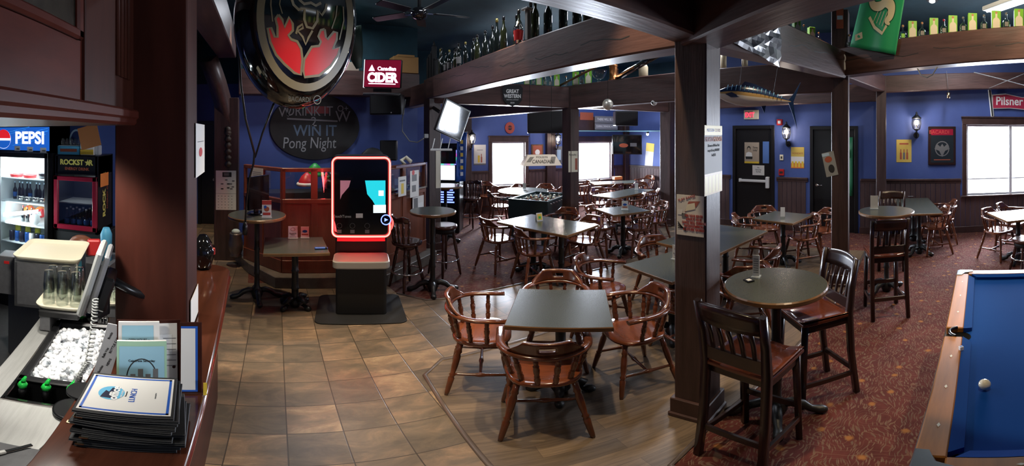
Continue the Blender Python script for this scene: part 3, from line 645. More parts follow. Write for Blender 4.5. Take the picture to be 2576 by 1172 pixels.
# ---- table C
rect_table('pub_table', 'small square table right of the foosball post carrying a menu card', (5.44, 4.10), .72, .64, R(-22), group='square and long pub tables')
G3 = 'captain chairs around the small table right of the foosball post'
ch(1522, 568, 5.44, 4.2, 'captain chair left of the small table by the foosball post, facing right', G3)
ch(1600, 573, 5.42, 4.1, 'captain chair with its back to the camera at the small table by the foosball post', G3)
ch(1642, 556, 5.40, 4.0, 'captain chair on the right of the small table by the foosball post', G3)
ch(1558, 553, 5.5, 3.9, 'captain chair on the far side of the small table by the foosball post', G3)
# ---- table D, long by the corner window
rect_table('pub_table', 'long table running from the corner window room towards the dark post', (7.08, 5.28), 1.5, .62, R(0), ncol=2, group='square and long pub tables')
G4 = 'captain chairs around the long table in the window room'
ch(1603, 519, 7.0, 5.3, 'captain chair with back to camera at the middle of the window room long table', G4)
ch(1640, 514, 7.3, 5.3, 'captain chair with back to camera at the right end of the window room long table', G4)
ch(1515, 512, 6.9, 5.4, 'captain chair at the left end of the window room long table', G4)
ch(1614, 493, 7.3, 5.2, 'captain chair on the far side of the window room long table', G4)
# ---- table under the corner window
c = P(1548, 459, .75); rect_table('pub_table', 'table nearest the corner window with an orange box on it', (c.x, c.y), 1.3, .62, R(-35), group='square and long pub tables', ncol=2)
G5 = 'captain chairs around the corner window table'
ch(1515, 489, c.x, c.y, 'captain chair at the left of the corner window table', G5); ch(1548, 490, c.x, c.y + .2, 'captain chair with back to camera at the corner window table', G5); ch(1582, 486, c.x + .1, c.y + .1, 'captain chair at the right of the corner window table', G5)
ch(1645, 470, 9.0, 6.6, 'pale lit captain chair against the panelled wall behind the dark post', G5)
ch(1473, 488, 6.6, 8.0, 'captain chair alone under the left edge of the corner window', G5)
# ---- white round table
c = P(1316, 481, .75); round_table('round_table', 'large round table glaring white by the left window', (c.x + .03, c.y + .04), .58, .75)
G6 = 'captain chairs around the large round table'
ch(1222, 490, c.x, c.y, 'captain chair farthest left behind the round table, partly hidden', G6); ch(1257, 519, c.x - .2, c.y, 'captain chair with a glaring white seat in front of the round table', G6)
q = D(1322, 480, 9.75); chair(q.x, q.y, facing(q.x, q.y, c.x, c.y), 'captain chair behind the round table under the left window', G6); q = D(1358, 480, 9.7); chair(q.x, q.y, facing(q.x, q.y, c.x, c.y), 'orange captain chair on the right far side of the round table', G6); q = D(1394, 480, 9.4); chair(q.x, q.y, facing(q.x, q.y, c.x, c.y), 'captain chair at the right of the round table beside the foosball post', G6)
# ---- tables E and F between the near table and the big post
rect_table('pub_table', 'square green table left of the big post with a table card', (3.36, 1.93), .70, .66, R(-14), group='square and long pub tables')
G7 = 'captain chairs around the square table left of the big post'
x, y = 3.05, 2.55; chair(x, y, facing(x, y, 3.35, 1.9), 'captain chair with slotted crest at the left corner of the table by the big post', G7)
x, y = 3.95, 2.45; chair(x, y, facing(x, y, 3.4, 1.9), 'captain chair behind the table by the big post, only crest showing', G7)
x, y = 3.45, 1.42; chair(x, y, facing(x, y, 3.45, 2.0), 'captain chair right behind the big post at the square table', G7)
rect_table('pub_table', 'long green table behind the big post running towards the exit door', (4.55, 2.0), 1.25, .85, R(-10), ncol=2, group='square and long pub tables')
G8 = 'captain chairs along the long table behind the big post'
p = P(1905, 642, .7); chair(p.x, p.y, facing(p.x, p.y, 4.3, 1.9), 'captain chair with high curved crest beside the long table behind the big post', G8)
p = P(1873, 668, .7); chair(p.x - .05, p.y, facing(p.x, p.y, 4.2, 1.6), 'orange captain chair behind the table card of the high round table', G8)
# ---- table G by the exit door
rect_table('pub_table', 'square table in front of the exit door with a white tent card', (6.05, 1.50), .72, .70, R(-14), group='square and long pub tables')
G9 = 'captain chairs around the table by the exit door'
p = P(1912, 526, .76); chair(p.x - .15, p.y - .1, facing(p.x, p.y, 6.0, 1.5), 'orange captain chair against the exit door behind its table', G9)
p = P(1880, 556, .7); chair(p.x + .1, p.y, facing(p.x, p.y, 6.0, 1.5), 'captain chair at the left of the table by the exit door', G9)
p = P(2005, 590, .45); chair(p.x, p.y, facing(p.x, p.y, 5.95, 1.55), 'captain chair with back to camera at the table by the exit door', G9)
p = P(2062, 580, .45); chair(p.x, p.y, facing(p.x, p.y, 6.0, 1.4), 'captain chair right of the exit door table half behind the slim post', G9)
# ---- table H along the right wall
rect_table('pub_table', 'long table end on to the right wall below the yellow poster', (7.24, -.66), 1.62, .70, R(2), ncol=2, group='square and long pub tables')
G10 = 'captain chairs by the right wall table'
p = P(2355, 565, .45); chair(p.x, p.y, facing(p.x, p.y, 6.9, -.5), 'orange seated captain chair near the window at the right wall table', G10)
p = P(2372, 552, .45); chair(p.x + .1, p.y, facing(p.x, p.y, 7.4, -.5), 'captain chair second along the right wall table, behind the orange seated one', G10)
# ---- table I far right
rect_table('pub_table', 'white glaring table in front of the right hand window', (6.05, -2.45), .75, 1.3, R(8), group='square and long pub tables', ncol=2)
G11 = 'captain chairs around the glaring table'
p = P(2520, 576, .45); chair(p.x, p.y, facing(p.x, p.y, 6.2, -2.3), 'captain chair with white glaring seat beside the glaring right hand table', G11)
p = P(2566, 556, .6); chair(p.x + .55, p.y - .05, facing(p.x, p.y, 6.0, -2.6), 'captain chair behind the glaring table under the right window', G11)
p = P(2562, 604, .5); round_stool(p.x, p.y - .1, 'dark round low stool at the right edge beside the glaring table', .5)
# ---- high tables
round_table('high_round_table', 'high round green topped table beside the big post', (2.46, .655), .335, 1.05, 'high round tables', foot=.30, rot=.3)
GH = 'dark slatted bar chairs'
highchair(2.08, .68, facing(0, 0, .97, -.24), 'dark slatted bar chair nearest the camera, its back towards us', GH)
highchair(2.80, .48, facing(2.80, .48, 2.42, .78), 'dark slatted bar chair with red brown seat behind the high round table', GH)
c = P(2230, 531, 1.05); round_table('high_round_table', 'high round table with clear menu holder near the right wall', (c.x, c.y), .36, 1.05, 'high round tables')
p = P(2226, 628, .74); highchair(p.x, p.y, facing(p.x, p.y, p.x + .9, p.y + .22), 'dark slatted bar chair standing on the carpet at the right with its back turned', GH)
p = P(2235, 556, .74); highchair(p.x + .1, p.y - .05, facing(p.x, p.y, c.x, c.y), 'dark slatted bar chair facing us beyond the menu holder table', GH)
round_table('high_round_table', 'high round table at the left holding a black monitor', (.02, 4.86), .355, 1.05, 'high round tables', foot=.30, rot=.1)
round_table('high_round_table', 'high round table with red lit edge between the stools', (2.21, 4.62), .30, 1.05, 'high round tables', foot=.30, rot=-.4)
c = P(1132, 466, 1.05); round_table('high_round_table', 'high round table by the lit game machine', (c.x - .1, c.y), .34, 1.05, 'high round tables')
GS = 'windsor backed bar stools'
p = P(1050, 722, 0); windsor(p.x - .05, p.y + .12, facing(p.x, p.y, 2.25, 4.9), 'dark windsor bar stool with red lit crest beside the jukebox', GS)
p = P(1118, 640, .3); round_stool(p.x, p.y, 'backless round bar stool behind the red lit windsor stool')
p = P(1177, 572, 0); windsor(p.x, p.y, facing(p.x, p.y, 3.6, 7.0), 'dark windsor bar stool standing alone left of the far window', GS)
p = P(1118, 560, .1); windsor(p.x - .15, p.y - .3, facing(p.x, p.y, 3.7, 6.9) , 'dark windsor bar stool in front of the lit game machine', GS)
# ---- low table beside the jukebox
rect_table('pub_table', 'low table pushed against the jukebox with two upright cards', (.46, 4.58), .72, .70, R(-3), group='square and long pub tables', foot=.20)
# ------------------------------------------------------------------ the bar on the left
def single(b, name, label, cat, group=None, M4=None, kind=None):
    """a thing that is one mesh"""
    o = b.build(name)
    if M4 is not None: o.matrix_world = M4
    return tag(o, label, cat, group, kind)
def Mz(x, y, z, rz=0.0, rx=0.0, ry=0.0): return Matrix.Translation((x, y, z)) @ Matrix.Rotation(rz, 4, 'Z') @ Matrix.Rotation(ry, 4, 'Y') @ Matrix.Rotation(rx, 4, 'X')
struct(M().box2((-.64, 1.735, 0), (-.30, 2.03, CEIL), 'mahogany', .006).build('pillar'))
t = thing('bar_canopy', 'overhead mahogany bar canopy with fluted pilaster and framed panel', 'canopy', (0, 0, 0))
b = M(); b.box2((-1.3, -1.5, 2.08), (-.56, 1.735, CEIL - .02), 'mahogany_flat'); b.build('panel', t)
b = M(); b.box2((-1.3, -1.5, 2.035), (-.53, 1.73, 2.085), 'mahogany_flat', .01); b.box2((-1.3, -1.5, 2.06), (-.52, 1.73, 2.10), 'mahogany_flat', .008); b.build('bottom_moulding', t)
b = M(); b.box2((-.565, 1.20, 2.10), (-.545, 1.725, CEIL - .02), 'mahogany', .004)
for k in range(4): b.cyl((-.543, 1.50 + .045 * k, 2.22), (-.543, 1.50 + .045 * k, CEIL - .1), .012, 'mahogany', 8)
b.build('pilaster', t)
b = M(); b.box2((-.562, -1.2, 2.29), (-.54, 1.18, 2.325), 'mahogany_flat', .008); b.box2((-.562, 1.14, 2.29), (-.54, 1.18, CEIL - .1), 'mahogany_flat', .008); b.build('panel_frame', t)
M().box2((-.561, -1.2, 2.325), (-.556, 1.14, CEIL - .1), mat('darkart', (.030, .024, .018), .25, var=.7, vs=(6, 6, 6)).name).build('panel_picture', t)
# counter
def struct_like(pts):
    # thick slab over a concave outline, edges softened
    from mathutils.geometry import tessellate_polygon
    b = M(); n = len(pts); v3 = [Vector((x, y, 0)) for x, y in pts]; tri = [list(q) for q in tessellate_polygon([v3])]
    vs = [(x, y, 1.022) for x, y in pts] + [(x, y, 1.07) for x, y in pts]
    b.add(vs, tri + [[i + n for i in q] for q in tri] + [[i, (i + 1) % n, n + (i + 1) % n, n + i] for i in range(n)], 'bartop'); o = b.build('bar_top')
    m = o.modifiers.new('bevel', 'BEVEL'); m.width = .012; m.segments = 3; m.limit_method = 'ANGLE'; return o
t = thing('bar_counter', 'glossy red brown bar top with rounded end wrapping the big post', 'bar counter')
out = [(-.43, .1), (-.155, .1), (-.175, 2.70)] + [(-.175 - .15 + .15 * math.cos(a), 2.74 + .15 * math.sin(a)) for a in [R(q) for q in (10, 30, 50, 70, 90)]] + [(-.72, 2.89), (-.69, 2.035), (-.295, 2.035), (-.295, 1.73), (-.645, 1.73), (-.61, 1.48), (-.51, .81)]
bt = struct_like(out); bt.parent = t
b = M(); b.prism([(-.40, .12), (-.24, .12), (-.25, 1.73), (-.52, 1.73), (-.55, 1.5)], 0.0, 1.022, 'mahogany_flat'); b.prism([(-.285, 1.73), (-.25, 1.73), (-.26, 2.74), (-.285, 2.74)], 0, 1.022, 'mahogany_flat'); b.prism([(-.285, 2.04), (-.285, 2.74), (-.55, 2.8), (-.55, 2.04)], 0, 1.022, 'mahogany_flat'); b.build('bar_front', t)
mat('barlip', (.16, .03, .018), .15, coat=.6)
M().tube([(-.168, .1, 1.045), (-.18, 2.68, 1.045)], .016, 'barlip', 8).build('bar_edge', t)
# underbar steel with ice well
UB = Mz(-.94, 1.27, 0, R(14))
t = thing('underbar_sink', 'stainless under bar counter with the open ice well', 'bar sink', M4=UB)
b = M()
for x0, y0, x1, y1 in ((-.12, 0.002, .0, 1.0), (.0, .985, .30, 1.12)): b.box2((x0, y0, .80), (x1, y1, .85), 'steel', .004)
b.prism([(-.55, -1.3), (.02, -1.3), (.30, 0), (-.55, 0)], .80, .85, 'steel', .004)
for x0, y0, x1, y1 in ((0, 0, .36, .02), (0, .96, .30, .98), (-.01, 0, .012, .98)): b.box2((x0, y0, .80), (x1, y1, .858), 'chrome', .004)
b.build('worktop', t)
b = M(); b.box2((-.01, -.01, .46), (.38, 1.0, .48), 'blackmatte'); b.box2((-.02, 0, .5), (-.005, 1.0, .80), 'blackmatte'); b.box2((.38, 0, .46), (.385, 1.0, .80), 'blackmatte'); b.box2((0, -.02, .46), (.38, -.005, .8), 'blackmatte'); b.box2((0, .985, .46), (.3, 1, .8), 'blackmatte'); b.build('well', t)
b = M(); b.box2((-.54, -1.28, 0), (-.30, -.05, .80), 'greylam'); b.box2((-.1, .0, 0), (-.03, .98, .8), 'greylam'); b.build('cabinet', t)
t = thing('ice_bin', 'black plastic ice bin heaped with ice in the steel well', 'ice bin', M4=UB)
b = M(); x0, x1, y0, y1 = .02, .345, .17, .83
for k, (a, bb) in enumerate((((x0, y0), (x1, y0 + .02)), ((x0, y1 - .02), (x1, y1)), ((x0, y0), (x0 + .02, y1)), ((x1 - .02, y0), (x1, y1)))): b.box2((*a, .55), (*bb, .872), 'blackplastic', .006)
for k, (a, bb) in enumerate((((x0 - .015, y0 - .02), (x1, y0 + .02)), ((x0 - .015, y1 - .015), (x1, y1 + .015)), ((x0 - .015, y0 - .02), (x0 + .025, y1 + .015)))): b.box2((*a, .862), (*bb, .878), 'blackplastic', .006)
b.box2((x0, y0, .53), (x1, y1, .55), 'blackplastic'); b.build('bin', t)
mat('ice', (.97, .98, 1), .12, coat=.3, spec=.5); glass('iceclear', (.92, .95, .97), .2, .05)
b = M(); rr = random.Random(3)
for k in range(520):
    x = x0 + .03 + rr.random() * (x1 - x0 - .05); y = y0 + .05 + rr.random() * (y1 - y0 - .1); e = max(abs((x - .20) / .17), abs((y - .50) / .32)); zz = .905 - .075 * e ** 2 + rr.uniform(-.03, .012)
    q = Matrix.Rotation(rr.uniform(0, 3), 3, 'X') @ Matrix.Rotation(rr.uniform(0, 3), 3, 'Z'); s = rr.uniform(.022, .03)
    b.box((x, y, zz), (s, s, s * .9), 'iceclear' if rr.random() < .12 else 'ice', .007, Rm=q)
b.box2((x0 + .02, y0 + .02, .70), (x1 - .02, y1 - .02, .79), 'ice'); single(b, 'ice_cubes', 'heap of white ice cubes filling the black bin', 'ice', M4=UB, kind='stuff')
def pour_bottle(px, py, label, z0=.62):
    c = P(px, py, .86); t = thing('liquor_bottle', label, 'bottle', (c.x, c.y, .521 if py > 900 else .49), 0, 'bottles with green pourers')
    M().lathe((0, 0, 0), (0, 0, .33), [(0, .034), (.02, .037), (.62, .037), (.78, .018), (.92, .014), (1, .015)], 'darkglass', 14).build('bottle', t)
    M().lathe((0, 0, .32), (0, 0, .375), [(0, .017), (.6, .018), (1, .011)], 'blackplastic', 10).build('collar', t)
    mat('greenpour', (.012, .34, .045), .2); b = M(); b.lathe((0, 0, .37), (0, 0, .395), [(0, .02), (.5, .022), (1, .014)], 'greenpour', 10); b.tube([(0, 0, .385), (.004, .0, .405), (.012, .004, .425)], [.014, .011, .006], 'greenpour', 7); b.build('pourer', t)
for px, py, l in ((57, 985, 'bottle with green pourer leftmost in the slot before the ice'), (116, 992, 'bottle with green pourer in the middle of the slot before the ice'), (180, 996, 'bottle with green pourer nearest the bar top in the slot'), (202, 800, 'lone bottle with green pourer beyond the ice bin')): pour_bottle(px, py, l)
c = P(176, 1014, .87); single(M().lathe((0, 0, 0), (0, 0, .012), [(0, .075), (.2, .08), (.8, .08), (1, .072)], 'blackplastic', 28), 'round_tray', 'round black rubber tray tucked under the bar edge by the ice', 'tray', M4=Mz(c.x + .03, c.y - .03, .86))
c = P(208, 985, 1.075); single(M().lathe((0, 0, 0), (0, 0, .012), [(0, .05), (.3, .056), (1, .054)], 'blackplastic', 24), 'coaster', 'round black coaster on the bar edge beside the menus', 'coaster', M4=Mz(c.x, c.y, 1.071))
c = P(40, 1150, .852); t = thing('cutting_mat', 'dark rubber mat on the steel counter in the lower left corner', 'mat', (c.x, c.y, .851), R(14)); M().box2((-.2, -.12, 0), (.13, .06, .008), 'greylam', .003).build('mat', t)
c = P(45, 1130, .862); single(M().box((0, 0, 0), (.016, .10, .006), 'chrome', .002).box((0, -.09, 0), (.02, .1, .012), 'steel', .004), 'bar_knife', 'steel bottle opener blade lying on the dark mat', 'opener', M4=Mz(c.x, c.y, .866, R(-30)))
# low laminate cabinet run at the far end
a = P(15, 672, .85); c = P(132, 788, .85); dx = Vector((c.x - a.x, c.y - a.y, 0)); L_ = dx.length; ang = math.atan2(dx.y, dx.x)
CB = Mz(a.x, a.y, 0, ang)
t = thing('back_counter', 'dark grey laminate counter cabinet beyond the ice well', 'cabinet', M4=CB)
M().box2((-.02, 0, .82), (L_ - .14, .36, .85), 'greylam', .004).build('worktop', t); M().box2((0, .02, .0), (L_ - .17, .34, .82), 'greylam', .004).build('body', t)
b = M(); b.box2((L_ - .165, .0, .1), (L_ - .15, .018, .81), 'cream'); b.build('edge_strip', t)
TB = Mz(-1.36, 2.44, 0, R(16))
t = thing('glass_washer', 'grey steel box with open side of folded teal towels, under the cream tray', 'cabinet', M4=TB)
b = M(); b.box2((-.22, -.20, .851), (.20, -.18, 1.18), 'greylam'); b.box2((-.22, .2, .851), (.20, .22, 1.18), 'greylam'); b.box2((-.22, -.2, .851), (-.2, .22, 1.18), 'greylam'); b.box2((-.22, -.2, 1.16), (.205, .22, 1.19), 'steel', .004); b.box2((-.2, -.2, .851), (.2, .22, .87), 'greylam'); b.box2((.195, -.2, .851), (.207, -.185, 1.17), 'cream'); b.build('housing', t)
b = M()
for k in range(6): b.box2((-.1, -.17 + .06 * k, .871), (.185 - .008 * (k % 2), -.118 + .06 * k, 1.13 - .012 * (k % 3)), 'teal', .018)
b.build('towels', t)
single(M().box((0, 0, 0), (.14, .16, .29), 'greylam', .004).box((0, -.081, .1), (.04, .004, .02), 'red'), 'till_drawer', 'small dark box standing left of the grey steel box', 'box', M4=Mz(-1.70, 2.40, .997, R(16)))
def tray(M4, w, d, label, m='cream'):
    b = M(); n = 6
    def pts(k): 
        o = []; r = .05
        for cx, cy, a0 in ((w / 2 - r, d / 2 - r, 0), (-w / 2 + r, d / 2 - r, 90), (-w / 2 + r, -d / 2 + r, 180), (w / 2 - r, -d / 2 + r, 270)):
            for q in range(5): a = R(a0 + q * 22.5); o.append((cx + (r + k) * math.cos(a), cy + (r + k) * math.sin(a)))
        return o
    lv = [(pts(-.012), 0), (pts(.008), .024), (pts(.012), .024), (pts(.012), .020), (pts(-.006), -.004)]; n = 20; vs = [(x, y, z) for q, z in lv for x, y in q]
    b.add(vs, [[k * n + i, k * n + (i + 1) % n, (k + 1) * n + (i + 1) % n, (k + 1) * n + i] for k in range(4) for i in range(n)], m, True); b.add(vs, [[i for i in range(n)], [4 * n + i for i in range(n - 1, -1, -1)]], m)
    return single(b, 'serving_tray', label, 'tray', 'cream serving trays', M4)
tray(Mz(-1.36, 2.44, 1.196, R(16)), .44, .46, 'large empty cream serving tray on top of the grey steel box')
single(M().box2((-.12, -.15, .0), (.12, .13, .045), 'blackplastic', .008).box2((-.11, -.14, -.0885), (-.05, .12, 0), 'greylam'), 'bar_shelf', 'raised black drip shelf under the small glass tray', 'shelf', M4=Mz(-1.10, 2.11, .9485, R(14)))
tray(Mz(-1.10, 2.11, .9985, R(14)), .27, .27, 'small cream tray carrying stacked upturned pint glasses')
def tumbler(x, y, z, label, group, h=.13, r=.038):
    return single(M().lathe((0, 0, 0), (0, 0, h), [(0, r), (.15, r * .98), (.5, r * .88), (.9, r * .78), (1, r * .7), (1, .001)], 'glassware', 14, caps=False).lathe((0, 0, 0), (0, 0, h - .006), [(0, r * .92), (.5, r * .82), (1, r * .68)], 'glassware', 14, caps=False), 'pint_glass', label, 'glass', group, Mz(x, y, z))
k = 0
for row in range(2):
    for col in range(3):
        x, y = -1.10 + (col - 1) * .082 * math.cos(R(14)) - (row - .5) * .09 * math.sin(R(14)), 2.11 + (col - 1) * .082 * math.sin(R(14)) + (row - .5) * .09
        tumbler(x, y, 1.003, 'upturned glass, %s from left, %s row, lower one, on the small cream tray' % (ORD[col], ['front', 'back'][row]), 'upturned pint glasses'); tumbler(x, y, 1.078, 'upturned glass, %s from left, %s row, upper one, on the small cream tray' % (ORD[col], ['front', 'back'][row]), 'upturned pint glasses')
q = Vector((-.89, 2.33, .975)); tray(Mz(q.x, q.y, q.z - .021, R(14)), .15, .16, 'cream tray half hidden behind the post holding short glasses')
for k in range(4): tumbler(q.x + (k % 2 - .5) * .070, q.y + (k // 2 - .5) * .072, q.z - .008, 'short upturned glass %s on the tray beside the post' % ['nearest the terminal', 'nearest the post', 'behind at the left', 'behind at the right'][k], 'short glasses by the post', .09, .034)
single(M().box2((-.08, -.05, 0), (.08, .05, .088), 'greylam', .004), 'glass_rack', 'dark rack under the short glasses beside the post', 'rack', M4=Mz(q.x, q.y, .8595, R(14)))
# order terminal seen edge-on
q = D(240, 700, 1.72); n = Vector((-q.x, -q.y, 0)).normalized(); T = frame((q.x, q.y, q.z), n)
t = thing('order_terminal', 'grey order terminal seen edge on, leaning beside the big post', 'till', M4=T @ Matrix.Rotation(R(-7), 4, 'Y') @ Matrix.Rotation(R(-17), 4, 'Z'))
M().box((-.012, 0, 0), (.03, .30, .22), 'greyplastic', .01).build('screen_housing', t); M().box((.022, .005, -.01), (.026, .27, .2), mat('greyplastic2', (.20, .20, .205), .45).name, .008).build('back_housing', t)
b = M(); b.box((.06, -.04, -.02), (.05, .16, .16), 'blackplastic', .01); b.tube([(.05, -.05, -.02), (.08, -.14, -.02), (.03, -.2, -.02)], .03, 'blackplastic', 8); b.build('stand', t); M().tube([(.06, .0, -.06), (.16, -.04, -.10), (.26, -.06, -.12)], .02, 'blackplastic', 8).build('mount_arm', t)
path = [D(240, 752, 1.58), D(238, 790, 1.55), D(232, 850, 1.48), D(222, 910, 1.42), D(200, 945, 1.45), D(196, 962, 1.47)]; b = M(); pts = []
for s in range(len(path) - 1):
    a_, c_ = path[s], path[s + 1]
    for i in range(44):
        f = i / 44; p = a_.lerp(c_, f); th = (s * 44 + i) * 2 * PI / 8; pts.append(p + Vector((math.cos(th) * .011, math.sin(th) * .011, 0)))
b.tube(pts, .0035, 'greyplastic', 5); single(b, 'coiled_cord', 'grey coiled phone cord hanging over the ice', 'cord')
c = P(255, 880, .88); t = thing('straw_cup', 'black cup of dark straws standing between ice bin and post', 'cup', (-.867, 2.218, .56)); mat('navy', (.012, .018, .05), .3)
M().lathe((0, 0, 0), (0, 0, .27), [(0, .03), (1, .036)], 'navy', 16).build('cup', t); b = M()
for k in range(14): a = k * 2.4; b.cyl((.018 * math.cos(a), .018 * math.sin(a), .02), (.03 * math.cos(a) - .03, .03 * math.sin(a), .33 - .02 * (k % 3)), .004, 'blackplastic', 6)
b.build('straws', t)
# menus
rr = random.Random(5); mx, my = -.345, 1.045; zz = 1.0715; NM = 13
for k in range(NM):
    th = .0112; top = k == NM - 1; jx, jy = (0, 0) if top else (rr.uniform(-.012, .012) + (.03 if k in (3, 4, 6) else 0), rr.uniform(-.01, .006)); rz = R(9) + (0 if top else rr.uniform(-.06, .06)); w_, d_ = .262, .222
    t = thing('menu_folder', 'top menu of the stack showing its white lunch sheet with blue border' if top else 'black menu folder, %s from the bottom of the stack on the bar' % ORD[k], 'menu', (mx + jx, my + jy, zz), rz, 'black menus stacked on the bar')
    b = M(); b.box2((-w_ / 2, -d_ / 2, 0), (w_ / 2, d_ / 2, .0035), 'blackmatte', .0015); b.box2((-w_ / 2, -d_ / 2, th - .0042), (w_ / 2, d_ / 2, th - .0008), 'blackmatte', .0015); b.box2((-w_ / 2, d_ / 2 - .004, 0), (w_ / 2, d_ / 2, th - .001), 'blackmatte'); b.build('cover', t)
    if k % 3 == 1: M().box2((-w_ / 2 - .004, -d_ / 2 - .004, .003), (-w_ / 2 + .02, -d_ / 2 + .01, th - .004), 'brass').build('corner_clip', t)
    M().box2((-w_ / 2 + .01, -d_ / 2 + .006, .0035), (w_ / 2 - .008, d_ / 2 - .008, th - .0042), 'darkpaper' if mat('darkpaper', (.06, .06, .06), .6) else '').build('pages', t)
    zz += th
b = M(); b.rect(-.122, -.100, .122, .100, 'paper', 0); 
for x0, y0, x1, y1 in ((-.116, -.095, .116, -.088), (-.116, .088, .116, .095), (-.116, -.095, -.109, .095), (.109, -.095, .116, .095)): b.rect(x0, y0, x1, y1, 'royal', .0006)
b.disc(-.048, 0, .037, 'skyblue', .0007); b.poly([(-.075, -.028), (-.03, -.03), (-.035, .02), (-.05, .03), (-.056, .005), (-.066, .012), (-.072, -.01)], 'navy', .0009)
b.text('office', .034, 'white', -.038, .0, .0014, rot=PI / 2, bold=.0012); b.text('BAR & GRILL', .0075, 'white', -.018, .0, .0014, rot=PI / 2); b.text('Downtown', .006, 'ink', -.006, 0, .0012, rot=PI / 2); b.text('LUNCH', .024, 'royal', .014, -.004, .0012, rot=PI / 2, sx=.9)
b.text('menu prices', .006, 'greyline', .075, .0, .0012, rot=PI / 2); o = b.build('lunch_sheet', t); o.location = (0, 0, .0112)
def upright(name, label, cat, x0, y0, x1, y1, d, draw, tilt=8, yaw=0, group=None, thick=.006, bm_='mahogany'):
    c = D((x0 + x1) / 2, (y0 + y1) / 2, d); n = Vector((-c.x, -c.y, 0)).normalized(); W_, H_ = (x1 - x0) / HF * d, (y1 - y0) / VB * d * (1 + math.tan(((y0 + y1) / 2 - HOR) / VB) ** 2)
    zt = D(x0, y0, d).z; H_ = (zt - 1.075) / math.cos(R(tilt)); c.z = 1.0755 + H_ / 2 * math.cos(R(tilt)) + thick * math.sin(R(tilt)); T = frame(c, n) @ Matrix.Rotation(R(yaw), 4, 'Y') @ Matrix.Rotation(R(-tilt), 4, 'X')
    t = thing(name, label, cat, M4=T, group=group); M().box((0, 0, -thick / 2 - .001), (W_, H_, thick), bm_, .001).build('board', t); b = M(); draw(b, W_ / 2, H_ / 2); b.build('sheet', t); return t
def ms1(b, w, h): b.rect(-w + .012, -h, w - .012, h - .012, 'paper', 0); b.rect(-w + .1, -h * .1, w - .03, h * .6, 'white', .001); [b.rect(w * .45, h * (.5 - .16 * k), w * .85, h * (.48 - .16 * k), 'greyline', .0015) for k in range(6)]; b.disc(w * .78, -h * .35, .006, 'mahogany', .002)
upright('menu_board', 'burgundy edged upright menu board with clear pockets behind the menu stack', 'menu', 293, 812, 455, 1000, 1.36, ms1)
def ms2(b, w, h): b.rect(-w + .004, -h + .004, w - .014, h - .014, 'royal', 0); b.rect(-w + .004, -h + .012, w - .022, h - .022, 'paper', .001)
upright('menu_board', 'upright menu board with blue bordered white sheet, right of the other', 'menu', 452, 818, 508, 1015, 1.33, ms2)
def fl1(b, w, h): b.rect(-w, -h, w, h, 'paper', 0); b.rect(-w + .012, -h, w - .02, h - .012, 'flyerblue' if mat('flyerblue', (.30, .52, .62), .5) else '', .001); b.text('~ OPEN HOURS ~', .010, 'ink', -.004, h * .55, .002); [b.rect(-w * .7, h * (.3 - .2 * k), w * .5, h * (.27 - .2 * k), 'greyline', .002) for k in range(4)]
upright('flyer', 'pale blue flyer in the clear pocket behind the green edged card', 'flyer', 297, 818, 402, 905, 1.31, fl1, thick=.012, bm_='paper')
def fl2(b, w, h): b.rect(-w, -h, w, h, 'flyergreen' if mat('flyergreen', (.35, .55, .38), .5) else '', 0); b.rect(-w + .008, -h, w - .008, h - .018, 'flyerblue', .001); b.ring(0, -h * .2, w * .62, h * .66, .004, 'ink', .0015); [b.rect(-w * .45 + k * w * .3, -h * .5, -w * .25 + k * w * .3, -h * .05 + (k % 2) * .02, 'greyline', .002) for k in range(4)]; [b.disc(-w * .45 + k * w * .45, -h * .75, w * .2, 'red', .0025) for k in range(3)]; b.text('Celebrate Saturday', .011, 'ink', 0, h * .38, .002)
upright('flyer', 'green edged pale blue flyer with red shapes standing behind the menu stack', 'flyer', 293, 866, 420, 960, 1.27, fl2, thick=.014, bm_='paper')
def npap(b, w, h): b.rect(-w, -h, w, h, 'newsprint' if mat('newsprint', (.52, .54, .58), .7) else '', 0); [b.text(s, .012, 'ink', (k % 2 - .5) * w * .7, h * (.62 - .3 * k), .002, rot=R(80)) for k, s in enumerate(('Bottle', 'BOTTLE CAP', 'Bella Vita', 'NEWS', 'Bottles'))]
tt = upright('newspaper', 'folded newspaper leaning against the left side of the menu board', 'newspaper', 250, 820, 294, 945, 1.40, npap, tilt=6, bm_='newsprint' if mat('newsprint', (.52, .54, .58), .7) else ''); tt.matrix_world = tt.matrix_world @ Matrix.Rotation(R(-14), 4, 'Z')
c = D(516, 890, 1.30); single(M().box((0, 0, 0), (.012, .055, .003), 'yellow'), 'bookmark', 'thin yellow card standing right of the blue bordered menu board', 'card', M4=frame((c.x, c.y, 1.10), (-c.x, -c.y, 0)))
# things on the post
def poster(name, label, cat, T, w, h, draw, base='paper', group=None, rot=0.0, parts=None):
    t = tag_poster(name, label, cat, T @ Matrix.Rotation(rot, 4, 'Z'), w, h, draw, base, group); return t
def tag_poster(name, label, cat, T, w, h, draw, base, group):
    b = M(); b.box((0, 0, -.001), (w, h, .002), base)
    if draw: draw(b, w / 2, h / 2)
    o = b.build(name); o.matrix_world = T; return tag(o, label, cat, group)
q = pxquad(Vector((-.296, 1.9, 1)), (1, 0, 0), 491, 312, 513, 440); poster('notice', 'narrow white notice with red mark on the side of the bar post', 'notice', q[0], q[1], q[2], lambda b, w, h: (b.disc(0, -h * .1, w * .4, 'red', .001, h * .18), b.rect(-w * .7, h * .3, w * .7, h * .33, 'greyline')))
q = pxquad(Vector((-.296, 1.9, 1)), (1, 0, 0), 479, 735, 496, 808); poster('notice', 'crumpled white paper low on the side of the bar post', 'notice', q[0], q[1], q[2], None)
